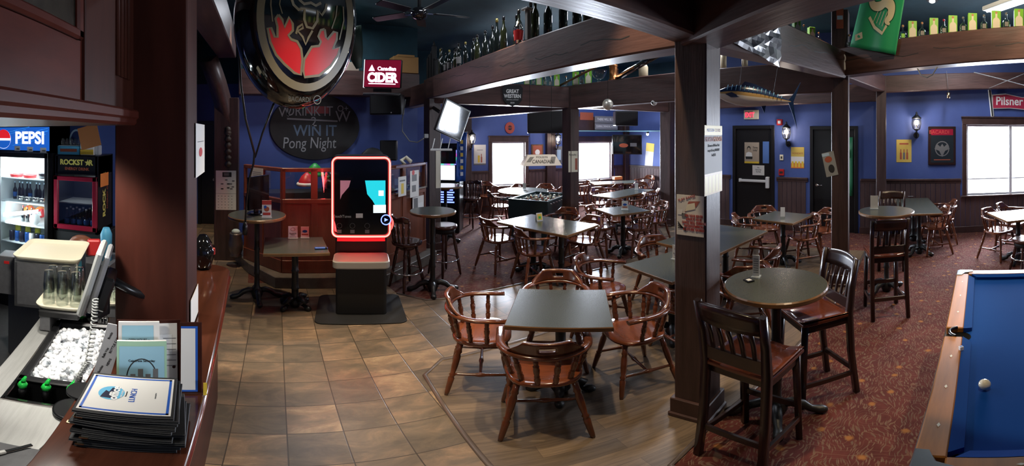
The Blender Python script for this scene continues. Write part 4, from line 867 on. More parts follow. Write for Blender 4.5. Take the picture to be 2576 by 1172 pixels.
c = P(512, 648, 1.07); t = thing('napkin_holder', 'faceted black holder with painted red sheen on the far end of the bar', 'holder', (-.37, 2.79, 1.0715), R(25)); M().lathe((0, 0, 0), (0, 0, .24), [(0, .05), (.1, .07), (.55, .10), (1, .03)], 'blackgloss', 6).build('body', t); M().box((.05, -.05, .13), (.05, .01, .05), 'red', .004).build('window', t)  # red block paints a red reflection on the glossy body; no window there
# ------------------------------------------------------------------ drinks fridge with lit sign
FU0, FU1, FV = -2.90, -2.105, 3.75
t = thing('drinks_fridge', 'tall glass door drinks fridge with a lit blue cola sign', 'fridge')
b = M()
b.box2((FU0, FV, 0), (FU0 + .05, FV + .7, 2.1), 'blackplastic'); b.box2((FU1 - .05, FV, 0), (FU1, FV + .7, 2.1), 'blackplastic'); b.box2((FU0, FV, 1.80), (FU1, FV + .7, 2.1), 'blackplastic'); b.box2((FU0, FV, 0), (FU1, FV + .7, .40), 'blackplastic'); b.box2((FU0, FV + .66, 0), (FU1, FV + .7, 2.1), 'blackplastic'); b.build('cabinet', t)
b = M(); mat('liner', (.75, .82, .84), .4); b.box2((FU0 + .05, FV + .06, .4), (FU0 + .06, FV + .66, 1.8), 'liner'); b.box2((FU1 - .06, FV + .06, .4), (FU1 - .05, FV + .66, 1.8), 'liner'); b.box2((FU0 + .05, FV + .645, .4), (FU1 - .05, FV + .66, 1.8), 'liner'); b.box2((FU0 + .05, FV + .06, 1.785), (FU1 - .05, FV + .66, 1.80), 'liner'); b.box2((FU0 + .05, FV + .06, .4), (FU1 - .05, FV + .66, .415), 'liner'); b.build('liner', t)
SH = [1.515, 1.245, .995, .78, .58]
for z in SH: M().box2((FU0 + .06, FV + .07, z - .014), (FU1 - .06, FV + .64, z), 'liner', .003).build('shelf', t)
b = M()
for x0, x1, z0, z1 in ((FU0 + .03, FU0 + .085, .38, 1.8), (FU1 - .075, FU1 - .03, .38, 1.8), (FU0 + .03, FU1 - .03, 1.745, 1.80), (FU0 + .03, FU1 - .03, .38, .44)): b.box2((x0, FV - .04, z0), (x1, FV - .005, z1), 'blackplastic', .004)
d = b.build('door', t); M().box2((FU0 + .08, FV - .025, .43), (FU1 - .07, FV - .02, 1.75), 'glass').build('pane', d)
mat('signblue', (.01, .07, .35), .25, emit=.9, ecol=(.012, .10, .48), var=0); mat('signblue2', (.03, .2, .6), .25, emit=.7, ecol=(.03, .25, .75)); mat('signwhite', (.8, .8, .8), .3, emit=1.0, ecol=(.9, .92, 1)); mat('signred', (.7, .02, .03), .3, emit=.7, ecol=(.85, .02, .03))
T = frame(((FU0 + FU1) / 2, FV - .012, 1.945), (0, -1, 0)); b = M(); W_ = (FU1 - FU0) / 2 - .03; b.box((0, 0, 0), (2 * W_, .245, .02), 'signblue')
rr = random.Random(2)
for k in range(16): x = rr.uniform(-W_ + .1, W_ - .14); y = rr.uniform(-.10, .09); l = rr.uniform(.08, .22); x1 = min(W_ - .01, x + l); b.poly([(x, y), (x1, y + l * .16), (x1, y + l * .16 + .008), (x, y + .004)], 'signblue2', .011)
b.disc(-.235, -.005, .105, 'signwhite', .012); b.poly([(-.235 + .1 * math.cos(a), .005 + .095 * math.sin(a)) for a in [PI * i / 14 for i in range(15)]], 'signred', .013); b.poly([(-.235 + .1 * math.cos(a), -.02 + .085 * math.sin(a)) for a in [PI + PI * i / 14 for i in range(15)]], 'signblue', .013)
b.text('PEPSI', .175, 'signwhite', .125, .005, .0145, bold=.006, sx=1.0); o = b.build('lit_sign', t); o.matrix_world = T
for k in range(3): o = M().box((0, 0, 0), (.075, .05, .002), 'white').box((.008, -.006, .001), (.04, .014, .002), 'greyline').build('price_tag', t); o.matrix_world = Mz(FU0 + .36 + .17 * k, FV - .026, 1.842 - .006 * k, 0, PI / 2)
area('fridge_lamp', ((FU0 + FU1) / 2, FV + .10, 1.77), ((FU0 + FU1) / 2, FV + .45, .9), .6, .05, 22, (.80, .95, 1)); area('fridge_lamp', (FU0 + .09, FV + .1, 1.1), (FU1, FV + .5, 1.1), 1.2, .04, 26, (.80, .95, 1))
def bottle(b, x, y, z, h, r, m, cap=None, label=None, neck=.35):
    b.lathe((x, y, z), (x, y, z + h), [(0, r * .9), (.02, r), (.55, r), (.72, r * neck), (.93, r * neck * .9), (1, r * neck)], m, 12)
    if label: b.lathe((x, y, z + h * .15), (x, y, z + h * .42), [(0, r * 1.02), (1, r * 1.02)], label, 12, caps=False)
    if cap: b.lathe((x, y, z + h * .94), (x, y, z + h * 1.03), [(0, r * neck * 1.1), (1, r * neck * 1.1)], cap, 10)
    return b
def canb(b, x, y, z, h, r, m, top='chrome'): return b.lathe((x, y, z), (x, y, z + h), [(0, r * .85), (.05, r), (.92, r), (1, r * .82)], m, 14).lathe((x, y, z + h * .99), (x, y, z + h * 1.005), [(0, r * .8), (1, r * .8)], top, 12)
mat('cola', (.012, .006, .006), .15); mat('palewrap', (.45, .62, .75), .4); mat('canblue', (.03, .10, .35), .25, .3); mat('canyellow', (.62, .60, .08), .25, .2); mat('candark', (.03, .03, .05), .25, .3); mat('clearplastic', (.6, .64, .64), .15, alpha=.5); mat('orangejuice', (.8, .22, .03), .3)
def fx(px, v=None): return (FV if v is None else v) * math.tan((px - 1288) / HF + AZ)
SH = [z + .001 for z in SH]
for k in range(9): b = bottle(M(), 0, 0, 0, .20, .026, 'cola', 'palewrap', 'canblue' if k % 4 == 0 else None); single(b, 'soda_bottle', 'dark cola bottle, %s from the left on the second fridge shelf' % ORD[k], 'bottle', 'cola bottles in the fridge', Mz(fx(38, FV + .25) + .055 * k + (.02 if k > 4 else 0), FV + .25 + .02 * (k % 2), SH[1]))
for k in range(2): single(M().lathe((0, 0, 0), (0, 0, .035), [(0, .075), (.8, .085), (1, .08)], 'red', 20).ball((0, 0, .05), .06, 'clearplastic', 10, (1, 1, .5)), 'food_tub', ['left', 'middle'][k] + ' clear tub with red rim on the top fridge shelf', 'tub', 'tubs on the top fridge shelf', Mz(fx(42, FV + .16) + .19 * k, FV + .16, SH[0]))
single(M().lathe((0, 0, 0), (0, 0, .06), [(0, .065), (.8, .07), (1, .07)], 'blackplastic', 20), 'food_tub', 'black tub at the right end of the top fridge shelf', 'tub', 'tubs on the top fridge shelf', Mz(fx(112, FV + .16), FV + .16, SH[0]))
for k in range(5): single(M().lathe((0, 0, 0), (0, 0, .09), [(0, .03), (.1, .035), (1, .03)], 'glassware', 10), 'glass_jar', 'clear glass jar, %s from the left at the back of the top fridge shelf' % ORD[k], 'jar', 'jars on the top fridge shelf', Mz(fx(48, FV + .35) + .078 * k, FV + .35, SH[0]))
single(M().lathe((0, 0, 0), (0, 0, .2), [(0, .05), (.8, .09), (1, .09)], 'liner', 18), 'white_bucket', 'white bucket in the top right corner of the fridge', 'bucket', None, Mz(fx(122, FV + .5), FV + .52, SH[0]))
for k in range(4): single(M().lathe((0, 0, 0), (0, 0, .06), [(0, .03), (.3, .045), (1, .05)], 'chrome', 14), 'sauce_cup', 'small steel sauce cup, %s from the left on the second fridge shelf' % ORD[k], 'cup', 'steel cups in the fridge', Mz(fx(50, FV + .14) + .103 * k, FV + .16, SH[1]))
single(M().lathe((0, 0, 0), (0, 0, .13), [(0, .035), (.8, .035), (1, .012)], 'orangejuice', 12), 'sauce_bottle', 'orange squeeze bottle at the right of the second fridge shelf', 'bottle', None, Mz(fx(122, FV + .12), FV + .12, SH[1]))
for k in range(2): single(M().ball((0, 0, .07), .08, 'orange', 12, (1, 1, .85)), 'produce_bag', ['left', 'right'][k] + ' orange bag on the third fridge shelf', 'bag', 'orange bags in the fridge', Mz(fx(72, FV + .5) + .17 * k, FV + .52, SH[2] + .001))
single(M().box((0, 0, 0), (.17, .04, .10), 'red', .015).box((.02, -.021, 0), (.06, .004, .05), 'white'), 'snack_bag', 'red and white packet lying on the bags in the fridge', 'packet', None, Mz(fx(97, FV + .36), FV + .36, SH[2] + .075, 0, 0, R(-20)))
for k in range(4): single(bottle(M(), 0, 0, 0, .18, .024, 'darkglass' if k < 3 else 'orangejuice', 'red' if k < 3 else None, None), 'sauce_bottle', ['clear red capped bottle leftmost', 'clear red capped bottle second', 'clear red capped bottle third', 'orange bottle'][k] + ' on the third fridge shelf', 'bottle', 'bottles on the third fridge shelf', Mz(fx(58, FV + .22) + .062 * k + (.16 if k == 3 else 0), FV + .22, SH[2]))
single(M().ball((0, 0, .066), .07, 'white', 12, (1, .8, .9)), 'white_pouch', 'white pouch among bottles on the third fridge shelf', 'pouch', None, Mz(fx(88, FV + .12), FV + .12, SH[2] - .0))
for k in range(3): single(canb(M(), 0, 0, 0, .185, .036, 'canyellow'), 'tall_can', 'tall yellow can, %s from the left on the fourth fridge shelf' % ORD[k], 'can', 'yellow cans in the fridge', Mz(fx(46, FV + .26) + .09 * k, FV + .26 + .08 * k, SH[3]))
for k in range(8): single(canb(M(), 0, 0, 0, .12, .032, ('candark', 'canblue', 'white')[(k + (k > 1)) % 3 if k > 0 else 0]), 'soda_can', 'soda can, %s from the left in front on the fourth fridge shelf' % ORD[k], 'can', 'soda cans in the fridge', Mz(fx(30, FV + .13) + .07 * k, FV + .13 + .015 * (k % 2), SH[3]))
# ---- energy drink cooler on a black stand
CU0, CU1 = -2.075, -1.575
t = thing('energy_cooler', 'small black energy drink cooler with red door frame', 'cooler')
b = M(); b.box2((CU0, FV + .02, 1.0), (CU0 + .03, FV + .45, 1.785), 'blackplastic'); b.box2((CU1 - .03, FV + .02, 1.0), (CU1, FV + .45, 1.785), 'blackplastic'); b.box2((CU0, FV + .02, 1.585), (CU1, FV + .45, 1.785), 'blackplastic', .01); b.box2((CU0, FV + .02, 1.0), (CU1, FV + .45, 1.04), 'blackplastic'); b.box2((CU0, FV + .42, 1.0), (CU1, FV + .45, 1.785), 'blackplastic'); b.build('cabinet', t)
mat('crimson', (.30, .012, .035), .25); b = M()
for x0, x1, z0, z1 in ((CU0, CU0 + .05, 1.03, 1.575), (CU1 - .05, CU1, 1.03, 1.575), (CU0, CU1, 1.53, 1.575), (CU0, CU1, 1.03, 1.08)): b.box2((x0, FV - .02, z0), (x1, FV + .015, z1), 'crimson', .006)
d = b.build('door', t); M().box2((CU0 + .045, FV - .004, 1.075), (CU1 - .045, FV, 1.535), 'glass').build('pane', d)
M().box2((CU0 + .03, FV + .05, 1.29), (CU1 - .03, FV + .4, 1.30), 'greyline').build('shelf', t)
mat('gold', (.75, .66, .16), .35); mat('rust', (.40, .10, .05), .4)
b = M(); b.text('ROCKST   R', .072, 'gold', 0, .022, .001, bold=.003); b.text('ENERGY DRINK', .040, 'rust', .01, -.042, .001, bold=.001); st = [(.0 + (.038 if i % 2 == 0 else .016) * math.sin(PI * i / 5), (.038 if i % 2 == 0 else .016) * math.cos(PI * i / 5)) for i in range(10)]; b.poly([(x + .135, y + .022) for x, y in st], 'gold', .0015); o = b.build('lettering', t); o.matrix_world = frame(((CU0 + CU1) / 2, FV + .018, 1.69), (0, -1, 0))
b = M(); b.text('ROCK    R', .10, 'gold', -.02, .04, .001, bold=.004); b.poly([(x * 1.5 + .16, y * 1.5 + .04) for x, y in st], 'gold', .0015); b.text('ENERGY DRINK', .05, 'rust', 0, -.05, .001); o = b.build('side_lettering', t); o.matrix_world = frame((CU1 + .001, FV + .23, 1.40), (1, 0, 0)) @ Matrix.Rotation(PI / 2, 4, 'Z')
mat('waterblue', (.04, .12, .40), .15, alpha=.8)
for r_ in range(2):
    for k in range(5): single(bottle(M(), 0, 0, 0, .185, .03, 'glassware' , 'white', 'waterblue'), 'water_bottle', 'small water bottle, %s from the left in the %s row of the cooler' % (ORD[k], ['front', 'back'][r_]), 'bottle', 'water bottles in the cooler', Mz(CU0 + .09 + .078 * k, FV + .12 + .09 * r_, 1.041))
area('cooler_lamp', ((CU0 + CU1) / 2, FV + .07, 1.56), ((CU0 + CU1) / 2, FV + .3, 1.1), .35, .03, 1.2, (.8, .9, 1))
single(M().box2((CU0 - .02, FV + .03, 0), (CU1 + .05, FV + .48, .998), 'blackmatte', .004).box2((CU0, FV + .02, .5), (CU1, FV + .04, .52), 'greyline'), 'cooler_stand', 'black stand cabinet under the energy drink cooler', 'cabinet')
single(M().box((0, 0, .045), (.27, .12, .09), 'skyblue', .004).box((0, -.061, .045), (.2, .002, .03), 'rust').box((0, 0, .092), (.25, .1, .004), 'paper'), 'snack_carton', 'low light blue carton on top of the energy cooler', 'box', None, Mz(CU0 + .14, FV + .12, 1.786))
b = M()
for k in range(5): b.lathe((-.1 + .05 * k, 0, 0), (-.1 + .05 * k, 0, .07), [(0, .018), (.6, .02), (1, .012)], 'glassware', 9)
single(b, 'jar_row', 'clear jars standing in the light blue carton', 'jars', None, Mz(CU0 + .14, FV + .12, 1.882), kind='stuff')
single(M().box((0, 0, .08), (.15, .10, .16), 'white', .004).box((0, -.051, .03), (.15, .003, .05), 'yellow').box((0, -.051, .11), (.05, .003, .05), 'yellow'), 'tea_box', 'white and yellow box on top of the energy cooler', 'box', None, Mz(CU0 + .36, FV + .10, 1.787))
single(M().box((0, 0, .05), (.05, .08, .1), 'clearplastic', .01), 'clear_tub', 'small clear tub at the right end on the energy cooler', 'tub', None, Mz(CU1 - .028, FV + .10, 1.787))
q = pxquad(Vector((0, 3.785, 2)), (0, -1, 0), 200, 316, 250, 372); single(M().box((0, 0, 0), (q[1], q[2], .004), mat('kraft', (.42, .16, .05), .7).name), 'paper_bag', 'tilted orange brown paper hanging above the energy cooler', 'paper', None, q[0] @ Matrix.Rotation(R(14), 4, 'Z'))
q = pxquad(Vector((0, 4.15, 2)), (0, -1, 0), 178, 312, 222, 366); b = M(); b.box((0, 0, 0), (q[1], q[2], .03), 'bluedeep'); b.ring(-.03, -.06, .09, .12, .02, 'palewrap', .017); single(b, 'crate', 'blue plastic crate standing on the cooler against the wall', 'crate', None, q[0])
q = pxquad(Vector((CU1 + .012, 3.9, 1.4)), (1, 0, 0), 252, 435, 272, 468); poster('sticky_note', 'bright orange note stuck on the side of the energy cooler', 'note', q[0], max(.12, q[1]), q[2], None, 'orange')
c = P(240, 605, 1.15); single(M().ball((0, 0, -.04), .12, mat('breadbrown', (.22, .07, .03), .4).name, 16, (1.1, .8, .8)), 'bread_bin', 'brown rounded bin low behind the order terminal', 'bin', None, Mz(-1.62, 3.46, 1.008)); single(M().box2((-.3, -.2, 0), (.35, .2, .87), 'greylam', .004), 'back_shelf', 'dark cabinet under the brown rounded bin', 'cabinet', None, Mz(-1.60, 3.46, 0))
single(M().box((0, 0, 0), (.10, .06, .12), 'red', .01), 'red_pouch', 'bright red pouch behind the order terminal', 'pouch', None, Mz(*D(236, 622, 3.0), R(20)))
q = D(272, 575, 3.62); single(M().lathe((0, 0, 0), (0, 0, .3), [(0, .05), (.8, .055), (1, .03)], 'skyblue', 14), 'spray_bottle', 'light blue bottle beside the post behind the terminal', 'bottle', None, Mz(q.x - .03, q.y + .03, .8715))
# ------------------------------------------------------------------ stage booth, jukebox and the things around it
def panel(b, a, c, z0, z1, m, t=.05, off=0.0, bev=.0):
    a, c = Vector((a[0], a[1], 0)), Vector((c[0], c[1], 0)); x = (c - a).normalized(); n = x.cross(Vector((0, 0, 1)))
    T = Matrix((x, Vector((0, 0, 1)), n)).transposed().to_4x4(); T.translation = a; s = b.T; b.T = T; b.box2((0, z0, off - t), ((c - a).length, z1, off), m, bev); b.T = s
BA, BB, BC, BD = (-.17, 6.05), (.36, 5.36), (1.66, 5.20), (2.70, 5.92)
mat('boothwood', (.17, .050, .026), .32, var=.3, vs=(8, 8, 1.5), coat=.2); mat('curbtile', (.14, .12, .10), .4, var=.4, vs=(5, 5, 5))
t = thing('booth', 'reddish wooden booth with glazed upper band and tiled curb behind the jukebox', 'booth')
M().prism([(-.36, 6.5), (-.10, 5.8), (.26, 5.19), (1.72, 5.0), (2.85, 5.80), (2.85, 5.95), (2.2, 6.2), (-.2, 6.5)], 0, .16, 'curbtile', .008).build('curb', t)
for nm, a, c, k in (('left_panel', BA, BB, 2), ('front_panel', BB, BC, 3), ('right_panel', BC, BD, 2)):
    b = M(); panel(b, a, c, .16, 1.14, 'boothwood'); panel(b, a, c, .16, .34, 'boothwood', .02, .02, .006); panel(b, a, c, 1.10, 1.16, 'boothwood', .07, .015, .006); av, cv = Vector(a), Vector(c)
    for i in range(k + 1): f0 = av.lerp(cv, max(0, i / k - .035)); f1 = av.lerp(cv, min(1, i / k + .035)); panel(b, f0, f1, .3, 1.55, 'boothwood', .055, .012, .005)
    panel(b, a, c, 1.51, 1.56, 'boothwood', .07, .012, .006); p = b.build(nm, t); g = M(); panel(g, a, c, 1.16, 1.51, 'glass', .006, -.02); g.build('pane', p)
b = M(); panel(b, (BC[0] + .30, BC[1] + .17), BD, 1.53, 1.56, 'chrome', .03, .03); panel(b, (BC[0] + .30, BC[1] + .17), BD, 1.17, 1.195, 'chrome', .03, .03); panel(b, (BD[0] - .03, BD[1] - .02), BD, 1.17, 1.56, 'chrome', .03, .035); b.build('display_frame', t)
BN = Vector((BC[1] - BD[1], BD[0] - BC[0], 0)).normalized() * -1
def onb(x0, y0, x1, y1, off=.03): return pxquad(Vector((*BC, 1)), (-BN.x if BN.y > 0 else BN.x, -abs(BN.y), 0), x0, y0, x1, y1, off)
pn = Vector((BD[1] - BC[1], -(BD[0] - BC[0]), 0)).normalized()
def beer(b, w, h): b.rect(-w * .3, -h * .75, w * .35, h * .3, 'yellow', .001); b.rect(-w * .7, h * .5, w * .7, h * .65, 'greyline', .001)
q = pxquad(Vector((*BC, 1)), pn, 990, 443, 1010, 492, .085); poster('beer_flyer', 'white flyer with yellow beer glass on the right pane of the booth', 'flyer', q[0], q[1], q[2], beer)
q = pxquad(Vector((*BC, 1)), pn, 1020, 428, 1042, 494, .085); poster('flyer', 'long white flyer with grey pictures on the right pane of the booth', 'flyer', q[0], q[1], q[2], lambda b, w, h: (b.rect(-w * .6, h * .2, w * .5, h * .7, 'greyline'), b.rect(-w * .6, -h * .6, w * .3, -h * .1, 'greyline'), b.disc(-w * .3, h * .85, w * .3, 'red', .0012)))
q = pxquad(Vector((*BC, 1)), pn, 1034, 493, 1062, 528, .03); poster('flyer', 'pale square flyers taped low on the right side of the booth', 'flyer', q[0], q[1], q[2], lambda b, w, h: (b.rect(-w * .8, -h * .8, -w * .1, h * .8, 'greyline'), b.rect(0, -h * .8, w * .8, 0, 'white')))
fn = Vector((BB[1] - BA[1], -(BB[0] - BA[0]), 0)).normalized(); q = pxquad(Vector((*BA, 1)), fn, 638, 422, 668, 472, .045); poster('notice', 'white sheet taped to the left pane of the booth', 'notice', q[0], q[1], q[2], lambda b, w, h: [b.rect(-w * .7, h * (.6 - .18 * k), w * .7, h * (.57 - .18 * k), 'greyline') for k in range(6)])
single(M().box2((.1, 5.9, .16), (2.2, 6.35, 1.16), 'blackmatte'), 'booth_shelf', 'dark shelf inside the booth behind the panes', 'shelf')
q = D(800, 463, 6.1); single(M().ball((0, 0, .0), .17, 'chrome', 16, (1.2, .8, .9)).box((0, 0, -.13), (.40, .26, .05), 'blackplastic'), 'chrome_lamp', 'shiny chrome dome standing inside the booth', 'lamp', None, Mz(q.x + .28, q.y, 1.3155))
def hat(px, py, label, m, rot):
    q = D(px, py, 6.0 if m == 'green' else 5.75); t = thing('party_hat', label, 'hat', (q.x, q.y, q.z), rot); M().lathe((0, 0, -.06), (0, 0, .10), [(0, .13), (.3, .12), (.7, .08), (1, .02)], m, 14).build('crown', t); M().tube([(.13 * math.cos(2 * PI * i / 16), .13 * math.sin(2 * PI * i / 16), -.06) for i in range(16)], .025, 'white' if m == 'red' else m, 7, closed=True).build('brim', t)
hat(792, 428, 'crumpled green hat on top of the booth rail', 'green', .3); hat(772, 452, 'red hat lying inside the booth window', 'red', .5)
single(M().tube([D(1018, 414, 6.15), D(1010, 403, 6.2), D(1022, 396, 6.2), D(1034, 407, 6.15)], .03, 'cream', 8), 'cream_cloth', 'cream knotted cloth on the booth behind the jukebox', 'cloth')
t = thing('office_chair', 'round backed black chair standing inside the booth', 'chair', (2.05, 6.75, .0)); M().ball((0, 0, 1.52), .25, 'blackmatte', 14, (1, .3, 1)).build('backrest', t); M().cyl((0, 0, 0), (0, 0, 1.35), .05, 'blackmatte').build('post', t)
# jukebox
JX = frame((1.205, 4.42, 0), (-.27, -1, 0))
mat('neonred', (1, .06, .05), .4, emit=3.2, ecol=(1, .06, .05)); mat('neoncore', (1, .5, .4), .4, emit=1.1, ecol=(1, .72, .6)); mat('ledblue', (.05, .1, 1), .4, emit=4, ecol=(.12, .18, 1)); mat('screenreflcyan', (.02, .5, .6), .2, emit=.9, ecol=(.02, .62, .72)); mat('screenreflpink', (.5, .2, .25), .3, emit=.35, ecol=(.55, .22, .28)); mat('screenreflwhite', (.8, .9, .9), .2, emit=.9, ecol=(.8, .95, .95))
t = thing('jukebox', 'tall black touchscreen jukebox framed by glowing red neon tube', 'jukebox', M4=JX)
def rrect(w, h, r, n=6, cx=0.0, cy=0.0): return [(cx + sx * (w / 2 - r) + r * math.cos(R(a0 + 90 * i / n)), cy + sy * (h / 2 - r) + r * math.sin(R(a0 + 90 * i / n))) for sx, sy, a0 in ((1, 1, 0), (-1, 1, 90), (-1, -1, 180), (1, -1, 270)) for i in range(n + 1)]
b = M(); b.prism(rrect(.70, .92, .07, cy=1.30), -.30, .0, 'blackplastic', .012); b.build('housing', t)
b = M(); b.prism(rrect(.62, .84, .05, cy=1.30), .0, .012, 'blackgloss', .003); b.build('front_glass', t)
b = M(); pts = [(x, y, .012) for x, y in rrect(.66, .875, .06, cy=1.30)]; k = min(range(len(pts)), key=lambda i: abs(pts[i][0] - .33) + abs(pts[i][1] - 1.0))
bump = [(.33 + .035 * math.sin(PI * i / 8), 1.01 + .08 * (1 - 2 * i / 8) * -1, .012) for i in range(9)]; pr = pts[:]; pr = pts + bump if False else pts
b.tube(pts, .014, 'neonred', 8, closed=True); b.tube(bump, .013, 'neonred', 8); tb = b.build('neon_tube', t)
b = M(); b.tube([(x, y, .024) for x, y, z in pts], .006, 'neoncore', 6, closed=True); b.build('neon_core', tb)
b = M(); b.rect(-.25, .985, .29, 1.52, 'blackgloss', .013); b.poly([(-.24, 1.49), (-.12, 1.49), (-.14, 1.42), (-.22, 1.33), (-.24, 1.28)], 'screenreflpink', .0145); b.poly([(.045, 1.49), (.28, 1.49), (.28, 1.22), (.16, 1.22), (.13, 1.27), (.07, 1.34)], 'screenreflcyan', .0145); b.rect(.14, 1.13, .285, 1.22, 'screenreflwhite', .0146); b.rect(.2, 1.32, .26, 1.38, 'screenreflwhite', .0148); b.build('screen', t)  # coloured panels combine the attract screen with painted reflections on the glass
b = M(); b.text('TouchTunes', .042, 'greyplastic', -.22, 1.09, .0145, bold=.0008); b.rect(-.13, 1.075, -.06, 1.12, 'paper', .0145) if False else None; b.rect(-.06, 1.075, .02, 1.125, 'paper', .0145)
for x in (-.25, -.1, .07): b.ring(x, .985, .03, .03, .003, 'greyline', .014); b.rect(x - .025, .90, x + .025, .94, 'greyline', .014)
b.build('lettering', t)
b = M(); b.cyl((.285, 1.055, .01), (.285, 1.055, .03), .062, 'blackgloss', 24); b.tube([(.285 + .055 * math.cos(2 * PI * i / 24), 1.055 + .055 * math.sin(2 * PI * i / 24), .03) for i in range(24)], .006, 'ledblue', 6, closed=True); b.poly([(.268, 1.035), (.268, 1.075), (.31, 1.055)], 'ledblue', .0315); b.build('play_button', t)
b = M(); b.box2((-.30, .60, -.25), (.30, .86, -.06), 'blackplastic', .01); b.box2((-.28, .79, -.06), (.28, .855, -.052), 'neckglow' if mat('neckglow', (.8, .02, .02), .4, emit=.55, ecol=(1, .02, .03)) else ''); b.build('neck', t)  # glowing band enlarges the LED strip to paint its red light on the neck
b = M(); b.prism(rrect(.62, .36, .06, cy=-.15), .58, .665, 'trayrim' if mat('trayrim', (.34, .31, .28), .4) else '', .012, mtop='traytop' if mat('traytop', (.16, .12, .11), .35) else ''); o = b.build('tray', t); o.rotation_euler = (-PI / 2, 0, 0); o.location = (0, 0, 0)
b = M(); b.prism(rrect(.56, .50, .04, cx=0, cy=.0), 0.02, .58, 'blackmatte', .006); o = b.build('pedestal', t); o.rotation_euler = (-PI / 2, 0, 0)
c = P(905, 770, 0); T = frame((1.19, 4.42, .006), (-.24, -1, 0)); b = M(); b.prism(rrect(.98, .84, .09, cy=-.06), 0, .012, 'rubber' if mat('rubber', (.011, .011, .012), .6) else '', .004); o = single(b, 'floor_mat', 'black rounded mat under the jukebox', 'mat'); o.matrix_world = T @ Matrix.Rotation(-PI / 2, 4, 'X')
# cards and holders on tables
def card(px, py, z, w, h, label, name='table_card', draw=None, tent=False, rot=0.0, clear=False, lean=0.0):
    p = P(px, py, z); n = Vector((-p.x, -p.y, 0)).normalized(); T = frame((p.x, p.y, z + .0065), n) @ Matrix.Rotation(rot, 4, 'Y'); t = thing(name, label, 'table card', M4=T)
    if tent:
        b = M(); b.add([(-w / 2, 0, .03), (w / 2, 0, .03), (w / 2, h, 0), (-w / 2, h, 0), (-w / 2, 0, -.03), (w / 2, 0, -.03)], [(0, 1, 2, 3), (4, 5, 2, 3)], 'paper'); b.build('card', t)
        if draw: b = M(); draw(b, w / 2, h); o = b.build('print', t); o.rotation_euler = (-math.atan2(.03, h), 0, 0); o.location = (0, 0, .032)
    else:
        b = M(); b.box2((-w / 2, .012, -.002), (w / 2, h, .002), 'paper'); b.build('card', t)
        b = M(); b.box2((-w / 2 - .004, .0, -.03), (w / 2 + .004, .012, .03), 'clearplastic', .002); b.build('foot', t)
        if draw: b = M(); draw(b, w / 2, h); o = b.build('print', t); o.location = (0, 0, .003)
    return t
def pr_red(b, w, h): b.rect(-w, h * .75, w, h, 'crimsonink' if mat('crimsonink', (.45, .05, .04), .5) else '', .001); b.disc(0, h * .5, w * .55, 'rust', .001, h * .14); b.rect(-w * .8, h * .15, w * .8, h * .3, 'crimsonink', .001); b.disc(-w * .3, h * .62, w * .3, 'royal', .0015)
def pr_ink(b, w, h): b.text('Rewards', w * .42, 'ink', 0, h * .42, .0015); b.text('Here', w * .42, 'ink', 0, h * .30, .0015); b.ring(0, h * .75, w * .5, h * .13, .004, 'rust', .0015); b.rect(-w * .7, h * .12, w * .7, h * .15, 'greyline', .001)
def pr_mix(b, w, h): b.disc(0, h * .6, w * .6, 'royal', .001, h * .12); b.rect(-w * .8, h * .25, w * .8, h * .38, 'rust', .001)
def pr_gold(b, w, h): b.rect(-w * .7, h * .15, w * .8, h * .9, 'yellow', .001); b.rect(-w * .4, h * .3, w * .4, h * .6, 'green', .0015)
card(671, 549, 1.05, .11, .20, 'red printed card in clear stand on the high table with the monitor', draw=pr_red)
card(737, 601, .75, .115, .15, 'white upright card at the left on the low jukebox table', draw=pr_ink); card(767, 600, .75, .10, .14, 'pinkish picture card at the right on the low jukebox table', draw=pr_mix)
card(1356, 556, .75, .10, .115, 'white and gold tent card on the long middle table', tent=True, draw=pr_gold, rot=.5)
card(1572, 529, .75, .11, .15, 'grey picture card in clear stand on the small table by the foosball post', draw=pr_mix)
card(1601, 478, .75, .08, .15, 'clear upright card stand on the window room long table'); card(1319, 477, .75, .08, .14, 'small clear card stand on the large white round table')
card(1702, 655, .75, .10, .15, 'white card with logo on the table left of the big post, cut by the post', draw=pr_ink, rot=-.6)
card(1969, 545, .75, .07, .14, 'plain white tent card on the table by the exit door', tent=True)
card(2199, 527, 1.05, .10, .17, 'white sheet in clear stand on the high round table near the right wall'); card(2291, 495, .75, .10, .17, 'card with two small pictures at the wall end of the right table', draw=lambda b, w, h: (b.disc(0, h * .72, w * .6, 'ink', .001, h * .1), b.disc(0, h * .35, w * .5, 'ink', .001, h * .1)))
card(1902, 700, 1.05, .048, .155, 'tall narrow clear card stand on the high round table beside the big post', draw=lambda b, w, h: [b.rect(-w * .7, h * (.85 - .1 * k), w * .7, h * (.82 - .1 * k), 'greyline', .001) for k in range(7)], rot=-.3)
p = P(1884, 709, 1.05); single(M().box((0, 0, .004), (.06, .05, .008), 'blackplastic').box((0, 0, .0085), (.035, .03, .001), 'paper'), 'coaster', 'small black printed coaster under the narrow card stand', 'coaster', None, Mz(p.x, p.y, 1.0565, .9))
p = P(808, 628, .75); single(M().box((0, 0, .012), (.15, .035, .02), 'royal', .008).box((.055, 0, .013), (.03, .036, .021), 'ink', .006), 'lighter', 'dark blue lighter lying on the low jukebox table', 'lighter', None, Mz(p.x, p.y, .757, -.1))
